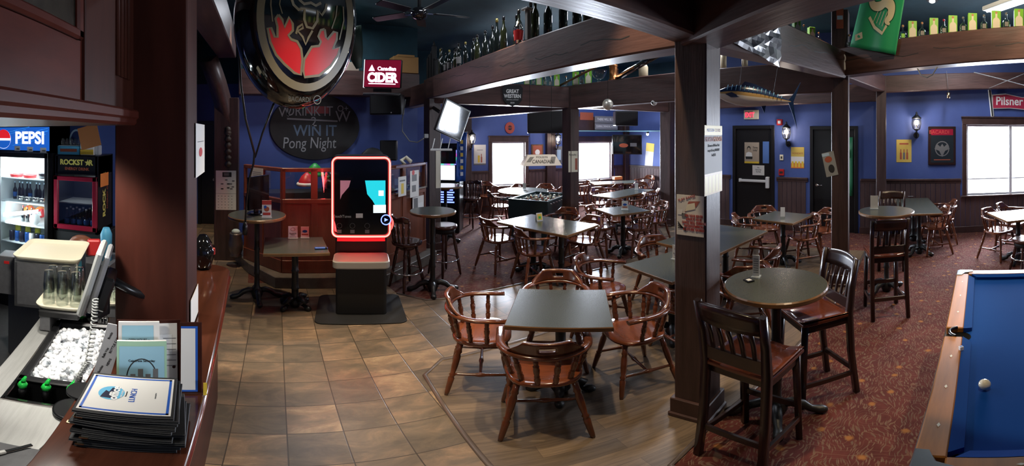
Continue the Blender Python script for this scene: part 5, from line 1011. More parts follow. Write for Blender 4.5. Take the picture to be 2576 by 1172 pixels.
# monitor on the left high table
p = P(650, 540, 1.05); n = Vector((.80, -.60, 0)).normalized(); T = frame((p.x + .0, p.y + .02, 1.0565), n); t = thing('monitor', 'black desktop monitor seen from the side on the left high table', 'monitor', M4=T)
M().box((0, .26, .0), (.42, .38, .035), 'blackgloss', .006).build('screen', t); M().box((0, .26, -.04), (.3, .26, .05), 'blackplastic', .015).build('back_shell', t); o = M().lathe((0, 0, -.02), (0, .02, -.02), [(0, .13), (.6, .13), (1, .11)], 'blackgloss', 24).build('base', t); M().box((0, .08, -.035), (.08, .12, .03), 'blackplastic', .008).build('neck', t); M().box((.10, .018, .10), (.012, .006, .012), 'neonred').build('power_light', t)
# urn on the curb
t = thing('metal_urn', 'small embossed metal urn with pale cloth standing left of the booth', 'urn', (-.30, 6.12, .17)); M().lathe((0, 0, 0), (0, 0, .36), [(0, .09), (.05, .10), (.12, .085), (.3, .11), (.6, .115), (.85, .09), (.95, .10), (1, .095)], mat('pewter', (.20, .18, .16), .35, .8, bump=.9, bs=14).name, 20).build('body', t); M().ball((0, 0, .38), .07, 'paleteal' if mat('paleteal', (.42, .52, .48), .7) else '', 10, (1, 1, .6)).build('cloth', t)
# post things
q = pxquad(Vector((-.47, 6.42, 1)), (0, -1, 0), 543, 429, 594, 528)
def cal(b, w, h):
    b.rect(-w * .35, h * .68, w * .55, h * .92, 'ink'); b.rect(-w * .2, h * .74, w * .3, h * .88, 'greyline', .0015)
    for r_ in range(5):
        for c_ in range(5): b.rect(-w * .8 + c_ * w * .33, -h * .9 + r_ * h * .15, -w * .8 + c_ * w * .33 + w * .12, -h * .9 + r_ * h * .15 + h * .02, 'greyline')
    for i, (x, y) in enumerate(((.1, .3), (.35, .3), (.6, .45), (.1, .1), (.4, .05), (-.5, .3), (-.5, .05), (.55, .15), (-.1, .5))): b.rect(w * x, h * y, w * (x + .25), h * (y + .06), 'greyline' if i % 3 else 'ink')
    b.rect(-w, -h * .17, w, -h * .16, 'greyline')
poster('wall_calendar', 'large white wall calendar hanging on the post by the corridor', 'calendar', q[0], q[1], q[2], cal)
q = pxquad(Vector((-.47, 6.42, 1)), (0, -1, 0), 566, 326, 582, 420); t = thing('carved_totem', 'narrow carved wooden figure hanging above the calendar', 'carving', M4=q[0]); b = M(); h = q[2]
for k in range(6): b.lathe((0, -h / 2 + k * h / 6, .0), (0, -h / 2 + (k + 1) * h / 6, .0), [(0, .03), (.3, .05), (.6, .055), (.9, .028), (1, .03)], 'carving' if mat('carving', (.06, .045, .03), .5) else '', 9)
b.ball((0, h / 2, .0), .05, 'carving', 10); b.build('figure', t); M().tube([(0, h / 2, 0), (0, h / 2 + .06, 0)], .004, 'ink', 5).build('cord', t)
# black cords
b = M(); b.tube([D(592, 20, 3.3) * 1 + Vector((0, 0, CEIL - D(592, 20, 3.3).z)), D(596, 60, 3.3), D(606, 215, 3.4), D(618, 300, 3.6), D(640, 385, 3.9), D(638, 410, 4.1), D(627, 450, 4.3), D(620, 505, 4.4), D(617, 560, 4.42)], .011, 'blackplastic', 7); b.tube([D(688, 262, 3.1), D(660, 335, 3.5), D(642, 395, 3.9)], .009, 'blackplastic', 7); b.lathe(D(617, 558, 4.42), D(616, 590, 4.43), [(0, .02), (.4, .032), (1, .028)], 'blackplastic', 10); single(b, 'power_cord', 'thick black power cord dangling from the oval sign over the left high table', 'cord')
b = M(); b.tube([D(1020, 250, 6.9), D(1012, 300, 6.9), D(1012, 330, 6.9), D(1030, 355, 6.9), D(1050, 358, 6.9), D(1066, 348, 6.8)], .010, 'greyplastic', 6); b.box(D(1072, 342, 6.75), (.08, .03, .07), 'greyplastic', .008); single(b, 'loose_cable', 'pale cable looping from the black speaker to the post', 'cord')
# ------------------------------------------------------------------ big oval rum sign
def strip(b, pts, wd, m, z):
    L = len(pts); vs = []
    for k in range(L):
        t = Vector(pts[min(k + 1, L - 1)]) - Vector(pts[max(k - 1, 0)]); t.normalize(); nx = Vector((-t.y, t.x)); ww = wd[k] if isinstance(wd, (list, tuple)) else wd
        vs += [(pts[k][0] + nx.x * ww / 2, pts[k][1] + nx.y * ww / 2, z), (pts[k][0] - nx.x * ww / 2, pts[k][1] - nx.y * ww / 2, z)]
    return b.add(vs, [[2 * k, 2 * k + 2, 2 * k + 3, 2 * k + 1] for k in range(L - 1)], m)
c = D(748, 54, 3.0); cn = Vector((-c.x, -c.y, 0)).normalized(); T = frame(c, cn) @ Matrix.Rotation(R(24), 4, 'Y') @ Matrix.Rotation(R(6), 4, 'X')
t = thing('oval_sign', 'huge glossy black oval bat logo rum sign hanging from the beam', 'sign', M4=T)
SW, SH_ = .485, .64; b = M(); n = 56; lv = [(.86, -.12), (.97, -.10), (1.0, -.02), (1.0, .03), (.95, .10), (.88, .155), (.82, .175), (.78, .18), (.0, .182)]
vs = [(SW * k * math.cos(2 * PI * i / n), SH_ * k * math.sin(2 * PI * i / n), z) for k, z in lv for i in range(n)]; b.add(vs, [[k * n + i, k * n + (i + 1) % n, (k + 1) * n + (i + 1) % n, (k + 1) * n + i] for k in range(len(lv) - 1) for i in range(n)], 'blackgloss', True); b.add(vs, [list(range(n - 1, -1, -1))], 'blackgloss'); b.build('shell', t)
mat('signgold', (.24, .20, .11), .3, coat=.4); mat('signflame', (.75, .012, .012), .25, coat=.6)
b = M(); b.ring(0, 0, SW * .79, SH_ * .80, .055, 'signgold', .183, 56)
U = lambda x, y: (((500 + x / 2.79) - 774) * 3.05 / 1000 * 1.06, (42 - y / 2.79) * 3.05 / 1061)
LF = [(570, 120), (597, 150), (612, 200), (640, 128), (665, 170), (668, 215), (640, 250), (660, 275), (700, 285), (728, 330), (740, 400), (734, 505), (690, 495), (620, 440), (565, 385), (525, 305), (505, 215), (528, 212), (552, 268), (570, 270), (567, 200), (552, 150)]
RF = [(885, 180), (895, 232), (908, 248), (950, 190), (975, 192), (975, 240), (950, 310), (1000, 292), (990, 350), (940, 430), (860, 500), (760, 518), (748, 470), (752, 400), (800, 310), (850, 300), (862, 270), (842, 235), (857, 190)]
def fpoly(b, pts, m, z):
    from mathutils.geometry import tessellate_polygon
    v = [Vector((*U(*p), 0)) for p in pts]; return b.add([(q.x, q.y, z) for q in v], [list(t) for t in tessellate_polygon([v])], m)
for F in (LF, RF): fpoly(b, F, 'signflame', .185); strip(b, [U(*p) for p in F + F[:1]], .018, 'signgold', .186)
b.build('logo', t); b = M()
for pts, wd in (([(650, 0), (665, 40), (700, 70), (740, 60), (740, 130), (760, 180), (800, 185), (830, 130), (830, 60), (860, 85), (885, 40), (890, 0)], .02), ([(690, 235), (700, 190), (730, 165), (735, 190), (700, 215), (735, 250), (757, 300), (775, 250), (800, 200)], .016), ([(520, 0), (520, 60), (535, 170)], .010), ([(580, 0), (575, 50), (595, 110)], .008), ([(965, 0), (960, 80), (935, 170)], .010), ([(1010, 0), (1020, 100), (995, 240)], .010), ([(700, 0), (735, 25), (780, 10), (815, 25), (850, 0)], .02)): strip(b, [U(*p) for p in pts], wd, 'signgold', .1865)
b.build('bat_outline', t); b = M(); b.text('BACARDI', .05, 'signgold', -.03, -SH_ * .87, .184, sx=.85); b.ring(.115, -SH_ * .865, .032, .032, .005, 'signgold', .184); o = b.build('lettering', t); o.location = (0, -.012, .0); o.rotation_euler = (0, 0, 0); o.location.z = -.018
M().tube([(0, SH_ * .9, 0), (0, SH_ * .9 + .72, 0)], .012, 'iron', 7).build('hanger', t)
# chalkboard
q = WG.q(678, 236, 903, 402, .0); W_, H_ = q[1] / 2, q[2] / 2; mat('chalkboard', (.012, .011, .010), .6, var=.5, vs=(3, 3, 3)); mat('chalkw', (.30, .30, .30), .8); mat('chalkb', (.10, .14, .20), .8); mat('chalkr', (.28, .06, .06), .8)
t = thing('chalkboard', 'large oval chalkboard with pong night writing on the blue wall', 'chalkboard', M4=q[0] @ Matrix.Translation((0, 0, .004))); b = M(); n = 48; b.prism([(W_ * math.cos(2 * PI * i / n), H_ * math.sin(2 * PI * i / n)) for i in range(n)], 0, .03, 'chalkboard', .006); b.build('board', t)
b = M(); z = .031; b.text('DRINK IT', .25, 'chalkw', W_ * -.12, H_ * .46, z, sx=.85); b.text('2', .24, 'chalkw', W_ * -.03, H_ * .14, z); strip(b, [(-W_ * .62, H_ * .24), (W_ * .5, H_ * .17)], .028, 'chalkw', z); b.text('WIN IT', .27, 'chalkb', 0, -H_ * .13, z, sx=.95, bold=.004); b.text('Pong Night', .28, 'chalkw', -W_ * .13, -H_ * .50, z, shear=.1, sx=.8); b.text('W', .24, 'chalkw', -W_ * .66, H_ * .42, z); b.text('W', .28, 'chalkw', W_ * .62, H_ * .30, z); b.text('O+', .16, 'chalkw', W_ * .62, H_ * .55, z); b.rect(-W_ * .2, H_ * .4, W_ * .3, H_ * .62, 'chalkr', z - .0005); b.build('chalk_writing', t)
# lit cider sign, speakers, boxes on the stage beam
c = D(962, 185, 6.55); T = frame(c, (-c.x, -c.y, 0)) @ Matrix.Rotation(R(-14), 4, 'Y') @ Matrix.Rotation(R(-3), 4, 'Z'); t = thing('lit_cider_sign', 'glowing pink lettered dark red cider sign above the black speaker', 'sign', M4=T)
mat('signmaroon', (.20, .008, .03), .3, emit=.22, ecol=(.5, .01, .06)); mat('signpink', (1, .6, .8), .3, emit=3.2, ecol=(1, .62, .82)); W_, H_ = .315, .225
M().box((0, 0, -.04), (2 * W_, 2 * H_, .08), 'blackplastic', .008).build('box', t); b = M(); b.rect(-W_ + .01, -H_ + .01, W_ - .01, H_ - .01, 'signmaroon', .001); b.text('CIDER', .20, 'signpink', .0, -.07, .003, bold=.010, sx=.9); b.text('Canadian', .085, 'signpink', .07, .075, .003, bold=.003); b.poly([(-.24, .04), (-.13, .04), (-.185, .14)], 'signpink', .003); b.rect(-.23, -.17, .23, -.155, 'signpink', .003); b.build('lit_face', t); M().box((0, -H_ - .035, -.05), (.3, .05, .05), 'blackplastic').build('foot', t); M().box((-W_ - .004, 0, -.04), (.012, 2 * H_, .07), 'signwhite').build('side_light', t)
c = D(962, 225, 6.60); single(M().box((0, 0, 0), (.62, .25, .02), 'greyline', .004), 'sign_ledge', 'thin grey ledge under the glowing cider sign', 'shelf', None, Mz(c.x, c.y + .05, c.z - .07, -R(15)))
def speaker(px0, py0, px1, py1, d, depth, label, yaw=0, name='wall_speaker'):
    c = D((px0 + px1) / 2, (py0 + py1) / 2, d); T = frame(c, (-c.x, -c.y, 0)) @ Matrix.Rotation(R(yaw), 4, 'Y'); t = thing(name, label, 'speaker', M4=T); w, h = (px1 - px0) / 1000 * d, (py1 - py0) / 1061 * d
    M().box((0, 0, -depth / 2), (w, h, depth), 'blackplastic', .012).build('cabinet', t); M().box((0, 0, .004), (w * .92, h * .9, .012), 'blackmatte', .004).build('grille', t); return t
tt = speaker(928, 236, 1010, 288, 6.9, .3, 'wide black speaker hanging under the stage beam below the cider sign', -14); M().box((.11, -.14, .012), (.02, .02, .004), 'white').build('badge', tt)
speaker(955, 353, 998, 404, 7.2, .15, 'small black speaker on the blue wall right of the jukebox top', -10); speaker(1548, 279, 1606, 316, 9.6, .35, 'black speaker box on the light ledge in the corner window room', 12)
single(M().box((0, 0, 0), (.50, .3, .30), 'cardboard' if mat('cardboard', (.42, .22, .07), .7) else '', .004).box((.0, 0, .16), (.34, .3, .05), 'cardboard'), 'cardboard_box', 'orange brown cardboard box on the stage beam right of the cider sign', 'box', None, Mz(2.83, 7.22, 3.255, -.05))
q = D(985, 148, 7.0); single(M().box((0, 0, 0), (.24, .03, .2), 'palewrap').box((0, -.017, 0), (.2, .004, .16), 'navy'), 'picture_frame', 'small blue framed picture leaning on the stage beam behind the cider sign', 'picture', None, Mz(q.x - .05, 7.18, 3.215, -.2, -.2))
q = D(907, 160, 6.9); single(M().box((0, 0, .08), (.22, .2, .16), 'kraftlight' if mat('kraftlight', (.42, .34, .26), .7) else '', .004), 'small_carton', 'small pale carton on the stage beam left of the cider sign', 'box', None, Mz(q.x - .02, 7.24, 3.101, .2))
single(M().tube([D(903, 172, 6.75), D(893, 130, 6.7), D(880, 70, 6.6)], [.05, .14, .20], 'umbrellagreen' if mat('umbrellagreen', (.012, .03, .02), .6) else '', 9), 'folded_parasol', 'dark green folded parasol leaning behind the oval sign', 'parasol')
area('jukebox_glow', JX @ Vector((0, .84, .02)), JX @ Vector((0, .6, .12)), .55, .03, 1.6, (1, .03, .03))
area('jukebox_glow', JX @ Vector((-.36, 1.3, -.02)), JX @ Vector((-1.0, 1.1, -.6)), .04, .8, 4, (1, .05, .05))
# ------------------------------------------------------------------ walls, window room and things on posts
def screen(T, w, h, name, label, draw=None, d=.06, m='blackgloss'):
    t = thing(name, label, 'television', M4=T); M().box((0, 0, -d / 2), (w, h, d), 'blackplastic', .01).build('bezel', t); b = M(); b.rect(-w / 2 + .03, -h / 2 + .03, w / 2 - .03, h / 2 - .03, m, .0015); 
    if draw: draw(b, w / 2, h / 2)
    b.build('screen', t); return t
# tilted television by the left inner post
q = D(1141, 302, 6.15); v = (q - CAMP).normalized(); n = ((Vector((8.1, -2.05, 1.35)) - q).normalized() - v).normalized(); T = frame(q, n) @ Matrix.Rotation(R(-21), 4, 'Z'); W_, H_ = .50, .50
tt = screen(T, W_, H_, 'tilted_television', 'television tilted steeply beside the post, mirroring the bright windows'); IL = T.inverted(); M().tube([(0, 0, -.06), IL @ Vector((PL[0] - .05, PL[1] - .155, 2.42))], .03, 'iron', 8).build('bracket', tt)
q = D(1110, 366, 6.1); b = M(); T = frame(q, (-q.x, -q.y, 0)); 
b.box((0, -.06, 0), (.33, .025, .2), 'white', .004)
for k in range(3): b.tube([(-.14 + .12 * k, -.06, .05), (-.10 + .12 * k, .1, -.02)], .008, 'white', 6)
o = b.build('wire_rack', tt); o.matrix_local = IL @ T; o['label'] = 'white wire rack under the screen'
q = pxquad(Vector((PL[0], PL[1] - .118, 1)), (0, -1, 0), 1096, 376, 1107, 473, .006); poster('paper_strip', 'long narrow cream paper strip hanging on the left inner post', 'paper', q[0], max(.06, q[1]), q[2], None, 'cream')
# lit game machine
c = D(1124, 440, 8.35); T = frame((c.x, c.y, 0), (-c.x, -c.y, 0)) @ Matrix.Rotation(R(-12), 4, 'Y'); t = thing('game_machine', 'upright gaming machine with glaring white screen and rainbow edge', 'game machine', M4=T)
mat('glarewhite', (.9, .92, 1), .3, emit=2.4); mat('ledmix1', (.1, .9, .4), .3, emit=2.5); mat('ledmix2', (.9, .1, .5), .3, emit=2.5); mat('ledmix3', (.2, .2, 1), .3, emit=2.5)
M().box2((-.27, 0, -.5), (.27, 1.80, 0), 'blackplastic', .02).build('cabinet', t); b = M(); b.rect(-.19, 1.08, .17, 1.37, 'glarewhite', .002); b.rect(-.2, 1.42, .2, 1.74, 'blackgloss', .002); b.build('screen', t)
b = M()
for k in range(9): b.box2((.20, 1.05 + .07 * k, .0), (.22, 1.115 + .07 * k, .012), ('ledmix1', 'ledmix2', 'ledmix3')[k % 3])
for k in range(6): b.box2((-.2 + .07 * k, 1.385, 0), (-.135 + .07 * k, 1.40, .012), ('ledmix2', 'ledmix1', 'ledmix3')[k % 3])
b.build('light_edge', t); b = M(); b.box2((-.26, .95, 0), (.26, 1.02, .2), 'blackplastic', .01); b.build('button_deck', t)
b = M()
for k in range(6): b.box2((-.2, .62 + .05 * k, .0), (.16 - .03 * (k % 2), .645 + .05 * k, .008), 'ledblue')
b.build('belly_light', t)
# hanging blue banner
q = D(1160, 395, 7.9); T = frame(q, (-q.x, -q.y, 0)) @ Matrix.Rotation(R(25), 4, 'Y'); b = M(); b.grid(lambda u, v: ((u - .5) * .22 + .05 * (v - .5), (v - .5) * .92, .02 * math.sin(7 * u + 3 * v)), 10, 8, 'royal', .004)
for k in range(6): b.rect(-.03, -.35 + .12 * k, .03, -.28 + .12 * k, 'yellow' if k % 2 else 'white', .03)
b.tube([(-.12, .47, 0), (.15, .47, 0)], .012, 'greyplastic', 6); single(b, 'hanging_banner', 'narrow blue banner hanging beside the wall lantern by the games', 'banner', None, T)
# wall lanterns
mat('lampglow', (1, .93, .8), .3, emit=9, ecol=(1, .90, .78)); glass('lampglass', (1, .98, .92), .06)
def lantern(W, px, py, label, power=14, s=1.0, col=(1, .85, .75), off=.0):
    h = hit(px, py, W.a, W.n); T = frame(h + W.n * (.15 + off), W.n); t = thing('wall_lantern', label, 'wall lamp', M4=T, group='coach lanterns on the walls')
    b = M(); b.lathe((0, .10, 0), (0, .24, 0), [(0, .095), (.12, .10), (.35, .06), (.5, .035), (.7, .018), (.8, .022), (1, .002)], 'iron', 12); b.lathe((0, -.13, 0), (0, -.10, 0), [(0, .03), (1, .075)], 'iron', 12)
    for k in range(8): a = 2 * PI * k / 8; b.tube([(.07 * math.cos(a), -.1, .07 * math.sin(a)), (.095 * math.cos(a), 0, .095 * math.sin(a)), (.085 * math.cos(a), .105, .085 * math.sin(a))], .005, 'iron', 5)
    b.build('cage', t); b = M(); b.lathe((0, -.02, 0), (0, .07, 0), [(0, .03), (.3, .045), (.75, .045), (1, .03)], 'lampglow', 12); b.build('bulb', t)
    M().lathe((0, -.1, 0), (0, .1, 0), [(0, .065), (.5, .088), (1, .078)], 'lampglass', 14, caps=False).build('glass_body', t)
    b = M(); b.tube([(0, -.12, 0), (0, -.20, -.01), (0, -.25, -.08), (0, -.22, -.15 - off)], .016, 'iron', 8); b.lathe((0, -.22, -.15 - off), (0, -.22, -.12 - off), [(0, .06), (1, .05)], 'iron', 12); b.build('bracket', t)
    p = T @ Vector((0, .02, .11)); point('lantern_light', p, power, col, .05)
lantern(WF, 1181, 350, 'glowing wall lantern left of the far left window', 12, off=.12); lantern(WF, 1393, 352, 'glowing wall lantern between the two far windows', 12, off=.12); lantern(WR, 1983, 335, 'glowing wall lantern beside the exit door', 14); lantern(WR, 2305, 312, 'glowing wall lantern right of the yellow beer poster', 14)
# posters on the far wall
def wp(W, x0, y0, x1, y1, name, label, cat, draw, base='paper', off=.004, rot=0.0): q = W.q(x0, y0, x1, y1, off); return poster(name, label, cat, q[0], q[1], q[2], draw, base, rot=rot)
def beer2(b, w, h): b.rect(-w * .35, -h * .75, w * .0, -h * .05, 'yellow'); b.rect(.15 * w, -h * .75, w * .4, -h * .2, 'rust'); b.rect(.2 * w, -h * .2, w * .33, h * .1, 'rust'); b.rect(-w * .5, h * .45, w * .5, h * .5, 'greyline'); b.rect(-w, -h, w, -h * .85, 'greyline')
wp(WF, 1192, 364, 1222, 415, 'beer_poster', 'white poster with two beers left of the far left window', 'poster', beer2)
q = WF.q(1270, 307, 1294, 336); b = M(); r_ = q[1] / 2; b.prism([(r_ * math.cos(2 * PI * i / 28), q[2] / 2 * math.sin(2 * PI * i / 28)) for i in range(28)], 0, .02, 'rustred' if mat('rustred', (.50, .06, .04), .5) else '', .004); b.ring(0, 0, r_ * .8, r_ * .85, .02, 'rust', .0215); b.disc(0, 0, r_ * .45, 'ink', .0215); b.text('BAR', r_ * .5, 'rustred', 0, 0, .023); single(b, 'round_sign', 'round red sign above the far left window', 'sign', None, q[0])
q = pxquad(D(1370, 300, 8.7), (-.55, -.83, 0), 1327, 272, 1416, 335, 0); screen(q[0] @ Matrix.Rotation(R(-5), 4, 'X'), q[1], q[2], 'hanging_television', 'large dark television hanging above the foosball table', m='blackmatte'); M().tube([(0, .1, -.07), (0, CEIL - q[0].translation.z, -.07)], .025, 'iron', 8).build('hanger', S.objects['hanging_television'])
q = WF.q(1336, 363, 1366, 392, .02); t = thing('framed_picture', 'small wooden frame with white oval picture right of the far left window', 'picture', M4=q[0]); M().box((0, 0, -.008), (q[1], q[2], .03), 'edgewood', .006).build('frame', t); b = M(); b.rect(-q[1] * .38, -q[2] * .4, q[1] * .38, q[2] * .4, 'rust', .0085); b.disc(0, -q[2] * .18, q[1] * .2, 'white', .0095); b.build('picture', t)
wp(WF, 1398, 368, 1414, 411, 'pale_picture', 'pale blue picture half hidden behind the foosball post', 'picture', lambda b, w, h: b.rect(-w * .6, -h * .6, w * .6, h * .6, 'palewrap'), 'greyline')
# lamp shade over the foosball table
a, c = D(1312, 413, 6.6), D(1407, 415, 6.75); mid = (a + c) / 2; dx = (c - a); L_ = dx.length; n = Vector((dx.y, -dx.x, 0)).normalized(); n = n if n.dot(-mid.to_2d().to_3d()) > 0 else -n; T = frame((mid.x, mid.y, 0), n); zb = 2 - 6.67 * math.tan((415 - HOR) / VB); zt = 2 - 6.67 * math.tan((389 - HOR) / VB)
t = thing('billiard_lamp', 'white trapezoid lamp shade with beer lettering hanging over the foosball table', 'lamp', M4=T); b = M(); w1, w2, d1, d2 = L_ / 2, L_ * .36, .16, .07
vs = [(-w1, zb, d1), (w1, zb, d1), (w1, zb, -d1), (-w1, zb, -d1), (-w2, zt, d2), (w2, zt, d2), (w2, zt, -d2), (-w2, zt, -d2)]; b.add(vs, [(0, 1, 5, 4), (1, 2, 6, 5), (2, 3, 7, 6), (3, 0, 4, 7), (4, 5, 6, 7)], 'shadewhite' if mat('shadewhite', (.62, .60, .58), .35) else ''); b.build('shade', t)
b = M(); b.text('MOLSON', .048, 'ink', 0, .052, .002); b.text('CANADIAN', .085, 'ink', 0, -.025, .002, shear=.25, sx=.8, bold=.001); b.poly([(-.27, -.03), (-.2, .06), (-.13, .06), (-.2, -.03)], 'greyline', .001); b.poly([(.2, -.06), (.24, .06), (.16, .06), (.12, -.06)], 'greyline', .001); o = b.build('lettering', t); o.location = (0, (zb + zt) / 2, (d1 + d2) / 2); o.rotation_euler = (-math.atan2(d1 - d2, zt - zb), 0, 0)
M().tube([(-w2 * .8, zt, 0), (-w2 * .8, CEIL, 0)], .004, 'iron', 5).tube([(w2 * .8, zt, 0), (w2 * .8, CEIL, 0)], .004, 'iron', 5).build('chain', t)
q = pxquad(Vector((P4[0] - .115, P4[1], 1)), (-1, 0, 0), 1430, 380, 1437, 433); T = frame((P4[0] - .06, P4[1] - .125, q[0].translation.z), (-.35, -1, 0)); poster('flyer', 'cream flyer with orange bottle on the foosball post', 'flyer', T, .19, q[2], lambda b, w, h: (b.rect(w * .4, -h * .8, w * .9, h * .3, 'rust'), b.text('Results', .05, 'ink', -w * .1, h * .65, .001)), 'cream')
# corner window room: ledge, board signs, tv, spot
s0, s1 = WF.s(1440), WF.L; zl = WF.z(1500, 331); struct(M().at(M4=WF.M).box2((s0, zl, 0), (s1, zl + .03, .30), mat('ledge', (.22, .42, .48), .3).name, .004).build('trim_5')); struct(M().at(M4=WB.M).box2((0, zl, 0), (2.2, zl + .03, .30), 'ledge', .004).build('trim_6'))
struct(M().at(M4=WF.M).box2((s0, zl + .03, .02), (s1, zl + .42, .05), 'trimwood').build('trim_7'))
q = pxquad(WF.a + WF.n * .26, WF.n, 1496, 292, 1553, 327, .02); t = thing('board_sign', 'grey stacked plank sign with house rule lettering on the light ledge', 'sign', M4=q[0]); mat('plankgrey', (.20, .20, .21), .6); b = M()
for k in range(2): b.box((0, q[2] * (.25 - .5 * k), -.01), (q[1], q[2] * .47, .02), 'plankgrey', .003)
b.build('board', t); M().text('THERE WILL BE NO', q[2] * .26, 'white', 0, q[2] * .25, .001, sx=.75).text('DURING DRINKING HOURS', q[2] * .24, 'white', 0, -q[2] * .25, .001, sx=.62).build('lettering', t)
wp(WF, 1457, 283, 1490, 302, 'wooden_board', 'reddish wooden board above the ledge left of the plank sign', 'board', None, 'rust', .06)
c = D(1577, 364, 12.0); T = frame(c, (-c.x, -c.y, 0)) @ Matrix.Rotation(R(-8), 4, 'Y') @ Matrix.Rotation(R(6), 4, 'X'); tt = screen(T, .90, .56, 'corner_television', 'television in the room corner right of the corner window', lambda b, w, h: (b.disc(-.1, -.02, .14, 'rust', .003, .06), b.rect(.1, -.05, .3, .05, 'greyline', .003)), .08); M().tube([(0, -.2, -.08), T.inverted() @ Vector((10.22, 7.56, c.z - .2))], .03, 'iron', 7).build('bracket', tt)
q = D(1629, 339, 12.1); t = thing('spot_lamp', 'small lit track spot under the ledge of the corner room', 'spot lamp', (q.x, q.y, q.z)); M().cyl((0, 0, .03), (0, 0, .10), .04, 'iron').build('housing', t); M().ball((0, 0, .02), .045, 'lampglow', 10).build('bulb', t)
wp(WB, 1624, 360, 1644, 420, 'beer_poster', 'yellow topped white poster on the wall behind the dark post', 'poster', lambda b, w, h: b.rect(-w, h * .3, w, h, 'yellow'), rot=-.1)
# disco ball
q = D(1529, 263, 6.2); t = thing('mirror_ball', 'small silver mirror ball hanging from the inner beam', 'mirror ball', q); b = M(); b.ball((0, 0, 0), .085, 'mirrorfacet' if mat('mirrorfacet', (.72, .68, .58), .38, .6) else '', 22); o = b.build('ball', t)
for p in o.data.polygons: p.use_smooth = False
M().tube([(0, 0, .08), (0, 0, CEIL - q.z)], .003, 'iron', 5).build('string', t)
# ------------------------------------------------------------------ posters on the big post
px_, py_ = P1; fl = Vector((px_ - .113, py_, 1)); fr = Vector((px_, py_ - .113, 1))
q = pxquad(fl, (-1, 0, 0), 1703, 491, 1771, 593)
def gamep(b, w, h):
    b.poly([(-w * .4, h * .15), (w * .45, h * .45), (w * .75, h * .75), (-w * .1, h * .7)], 'rust'); b.poly([(-w * .35, h * .2), (w * .4, h * .35), (w * .35, h * .65), (-w * .2, h * .55)], 'cream', .0014); b.rect(-w * .9, h * .02, -w * .55, h * .28, 'white', .0014); b.rect(-w * .6, -h * .12, -w * .25, h * .1, 'greyline', .0014)
    for k, s in enumerate(('ASK YOUR SERVER', 'ABOUT OUR', 'CARDS, DICE, CRIBBAGE', 'BACKGAMMON', '& OTHER GAMES!')): b.text(s, .021, 'crimsonink', w * .28, h * (.0 - .17 * k), .0014, sx=.72 if len(s) > 14 else .9, bold=.0006)
    b.text('PLAY GAMES', .022, 'crimsonink', -w * .25, h * .85, .0014, rot=.3); [strip(b, [(-w * .9, -h * (.35 + .1 * k)), (-w * .3, -h * (.8 - .06 * k))], .006, 'ink', .0014) for k in range(4)]
poster('games_poster', 'white board games poster with red text on the left face of the big post', 'poster', q[0], q[1], q[2], gamep)
q = pxquad(fr, (0, -1, 0), 1771, 316, 1818, 486, .006)
def molson(b, w, h):
    b.rect(-w, h * .72, w, h, 'paleyellow' if mat('paleyellow', (.78, .56, .06), .4) else '', .001); b.rect(-w, -h, w, -h * .38, 'beergold' if mat('beergold', (.65, .38, .08), .4) else '', .001)
    for k in range(5): b.rect(-w * .95 + k * w * .39, -h * .95, -w * .68 + k * w * .39, -h * .45, 'paleyellow', .0014)
    b.text('MOLSON', w * .21, 'royal', -w * .36, h * .86, .0014, sx=.9); b.text('COORS', w * .21, 'rust', w * .44, h * .86, .0014, sx=.9); b.text('MOLSON', w * .29, 'rustred', -w * .48, h * .60, .0014, sx=.78); b.text('MONDAYS', w * .28, 'orange', w * .46, h * .60, .0014, sx=.72, bold=.001)
    for k, s in enumerate(('Schooners of Molson Draft', 'on special every MONDAY', 'for $4.75')): b.text(s, w * .165, 'ink', 0, h * (.42 - .14 * k), .0014, sx=.72)
T = q[0]; T = T @ Matrix.Translation((-.018, 0, .001)); bb = M(); W_, H_ = .275, q[2]; bb.box((0, 0, -.001), (W_, H_, .002), 'paper'); molson(bb, W_ / 2, H_ / 2); o = bb.build('beer_poster'); o.matrix_world = T; tag(o, 'yellow and white Monday draft beer poster on the right face of the big post', 'poster')
T = frame((px_ + .145, py_ + .02, 1.96), (.35, -1, 0)); poster('flyer', 'small flyer with dark stag drawing sticking out behind the big post', 'flyer', T @ Matrix.Rotation(-.12, 4, 'Z'), .10, .22, lambda b, w, h: (b.disc(0, h * .2, w * .5, 'ink'), b.rect(-w * .8, -h * .7, w * .8, -h * .5, 'rust'))); T = frame((px_ + .14, py_ + .03, 1.74), (.35, -1, 0)); poster('flyer', 'lower white flyer sticking out behind the big post', 'flyer', T @ Matrix.Rotation(.15, 4, 'Z'), .08, .2, None)
# slim post photo sheet
q = pxquad(Vector((P2[0] - .113, P2[1], 1)), (-1, 0, 0), 2070, 382, 2106, 443); poster('photo_sheet', 'crooked black and white photo sheet on the slim right post', 'photo', q[0], q[1] * .85, q[2], lambda b, w, h: (b.disc(-w * .1, h * .4, w * .6, 'rust', .001, h * .25), b.disc(w * .1, -h * .4, w * .5, 'ink', .001, h * .35), b.rect(-w, h * .7, w * .2, h * .95, 'palewrap')), 'greyplastic', rot=.22)
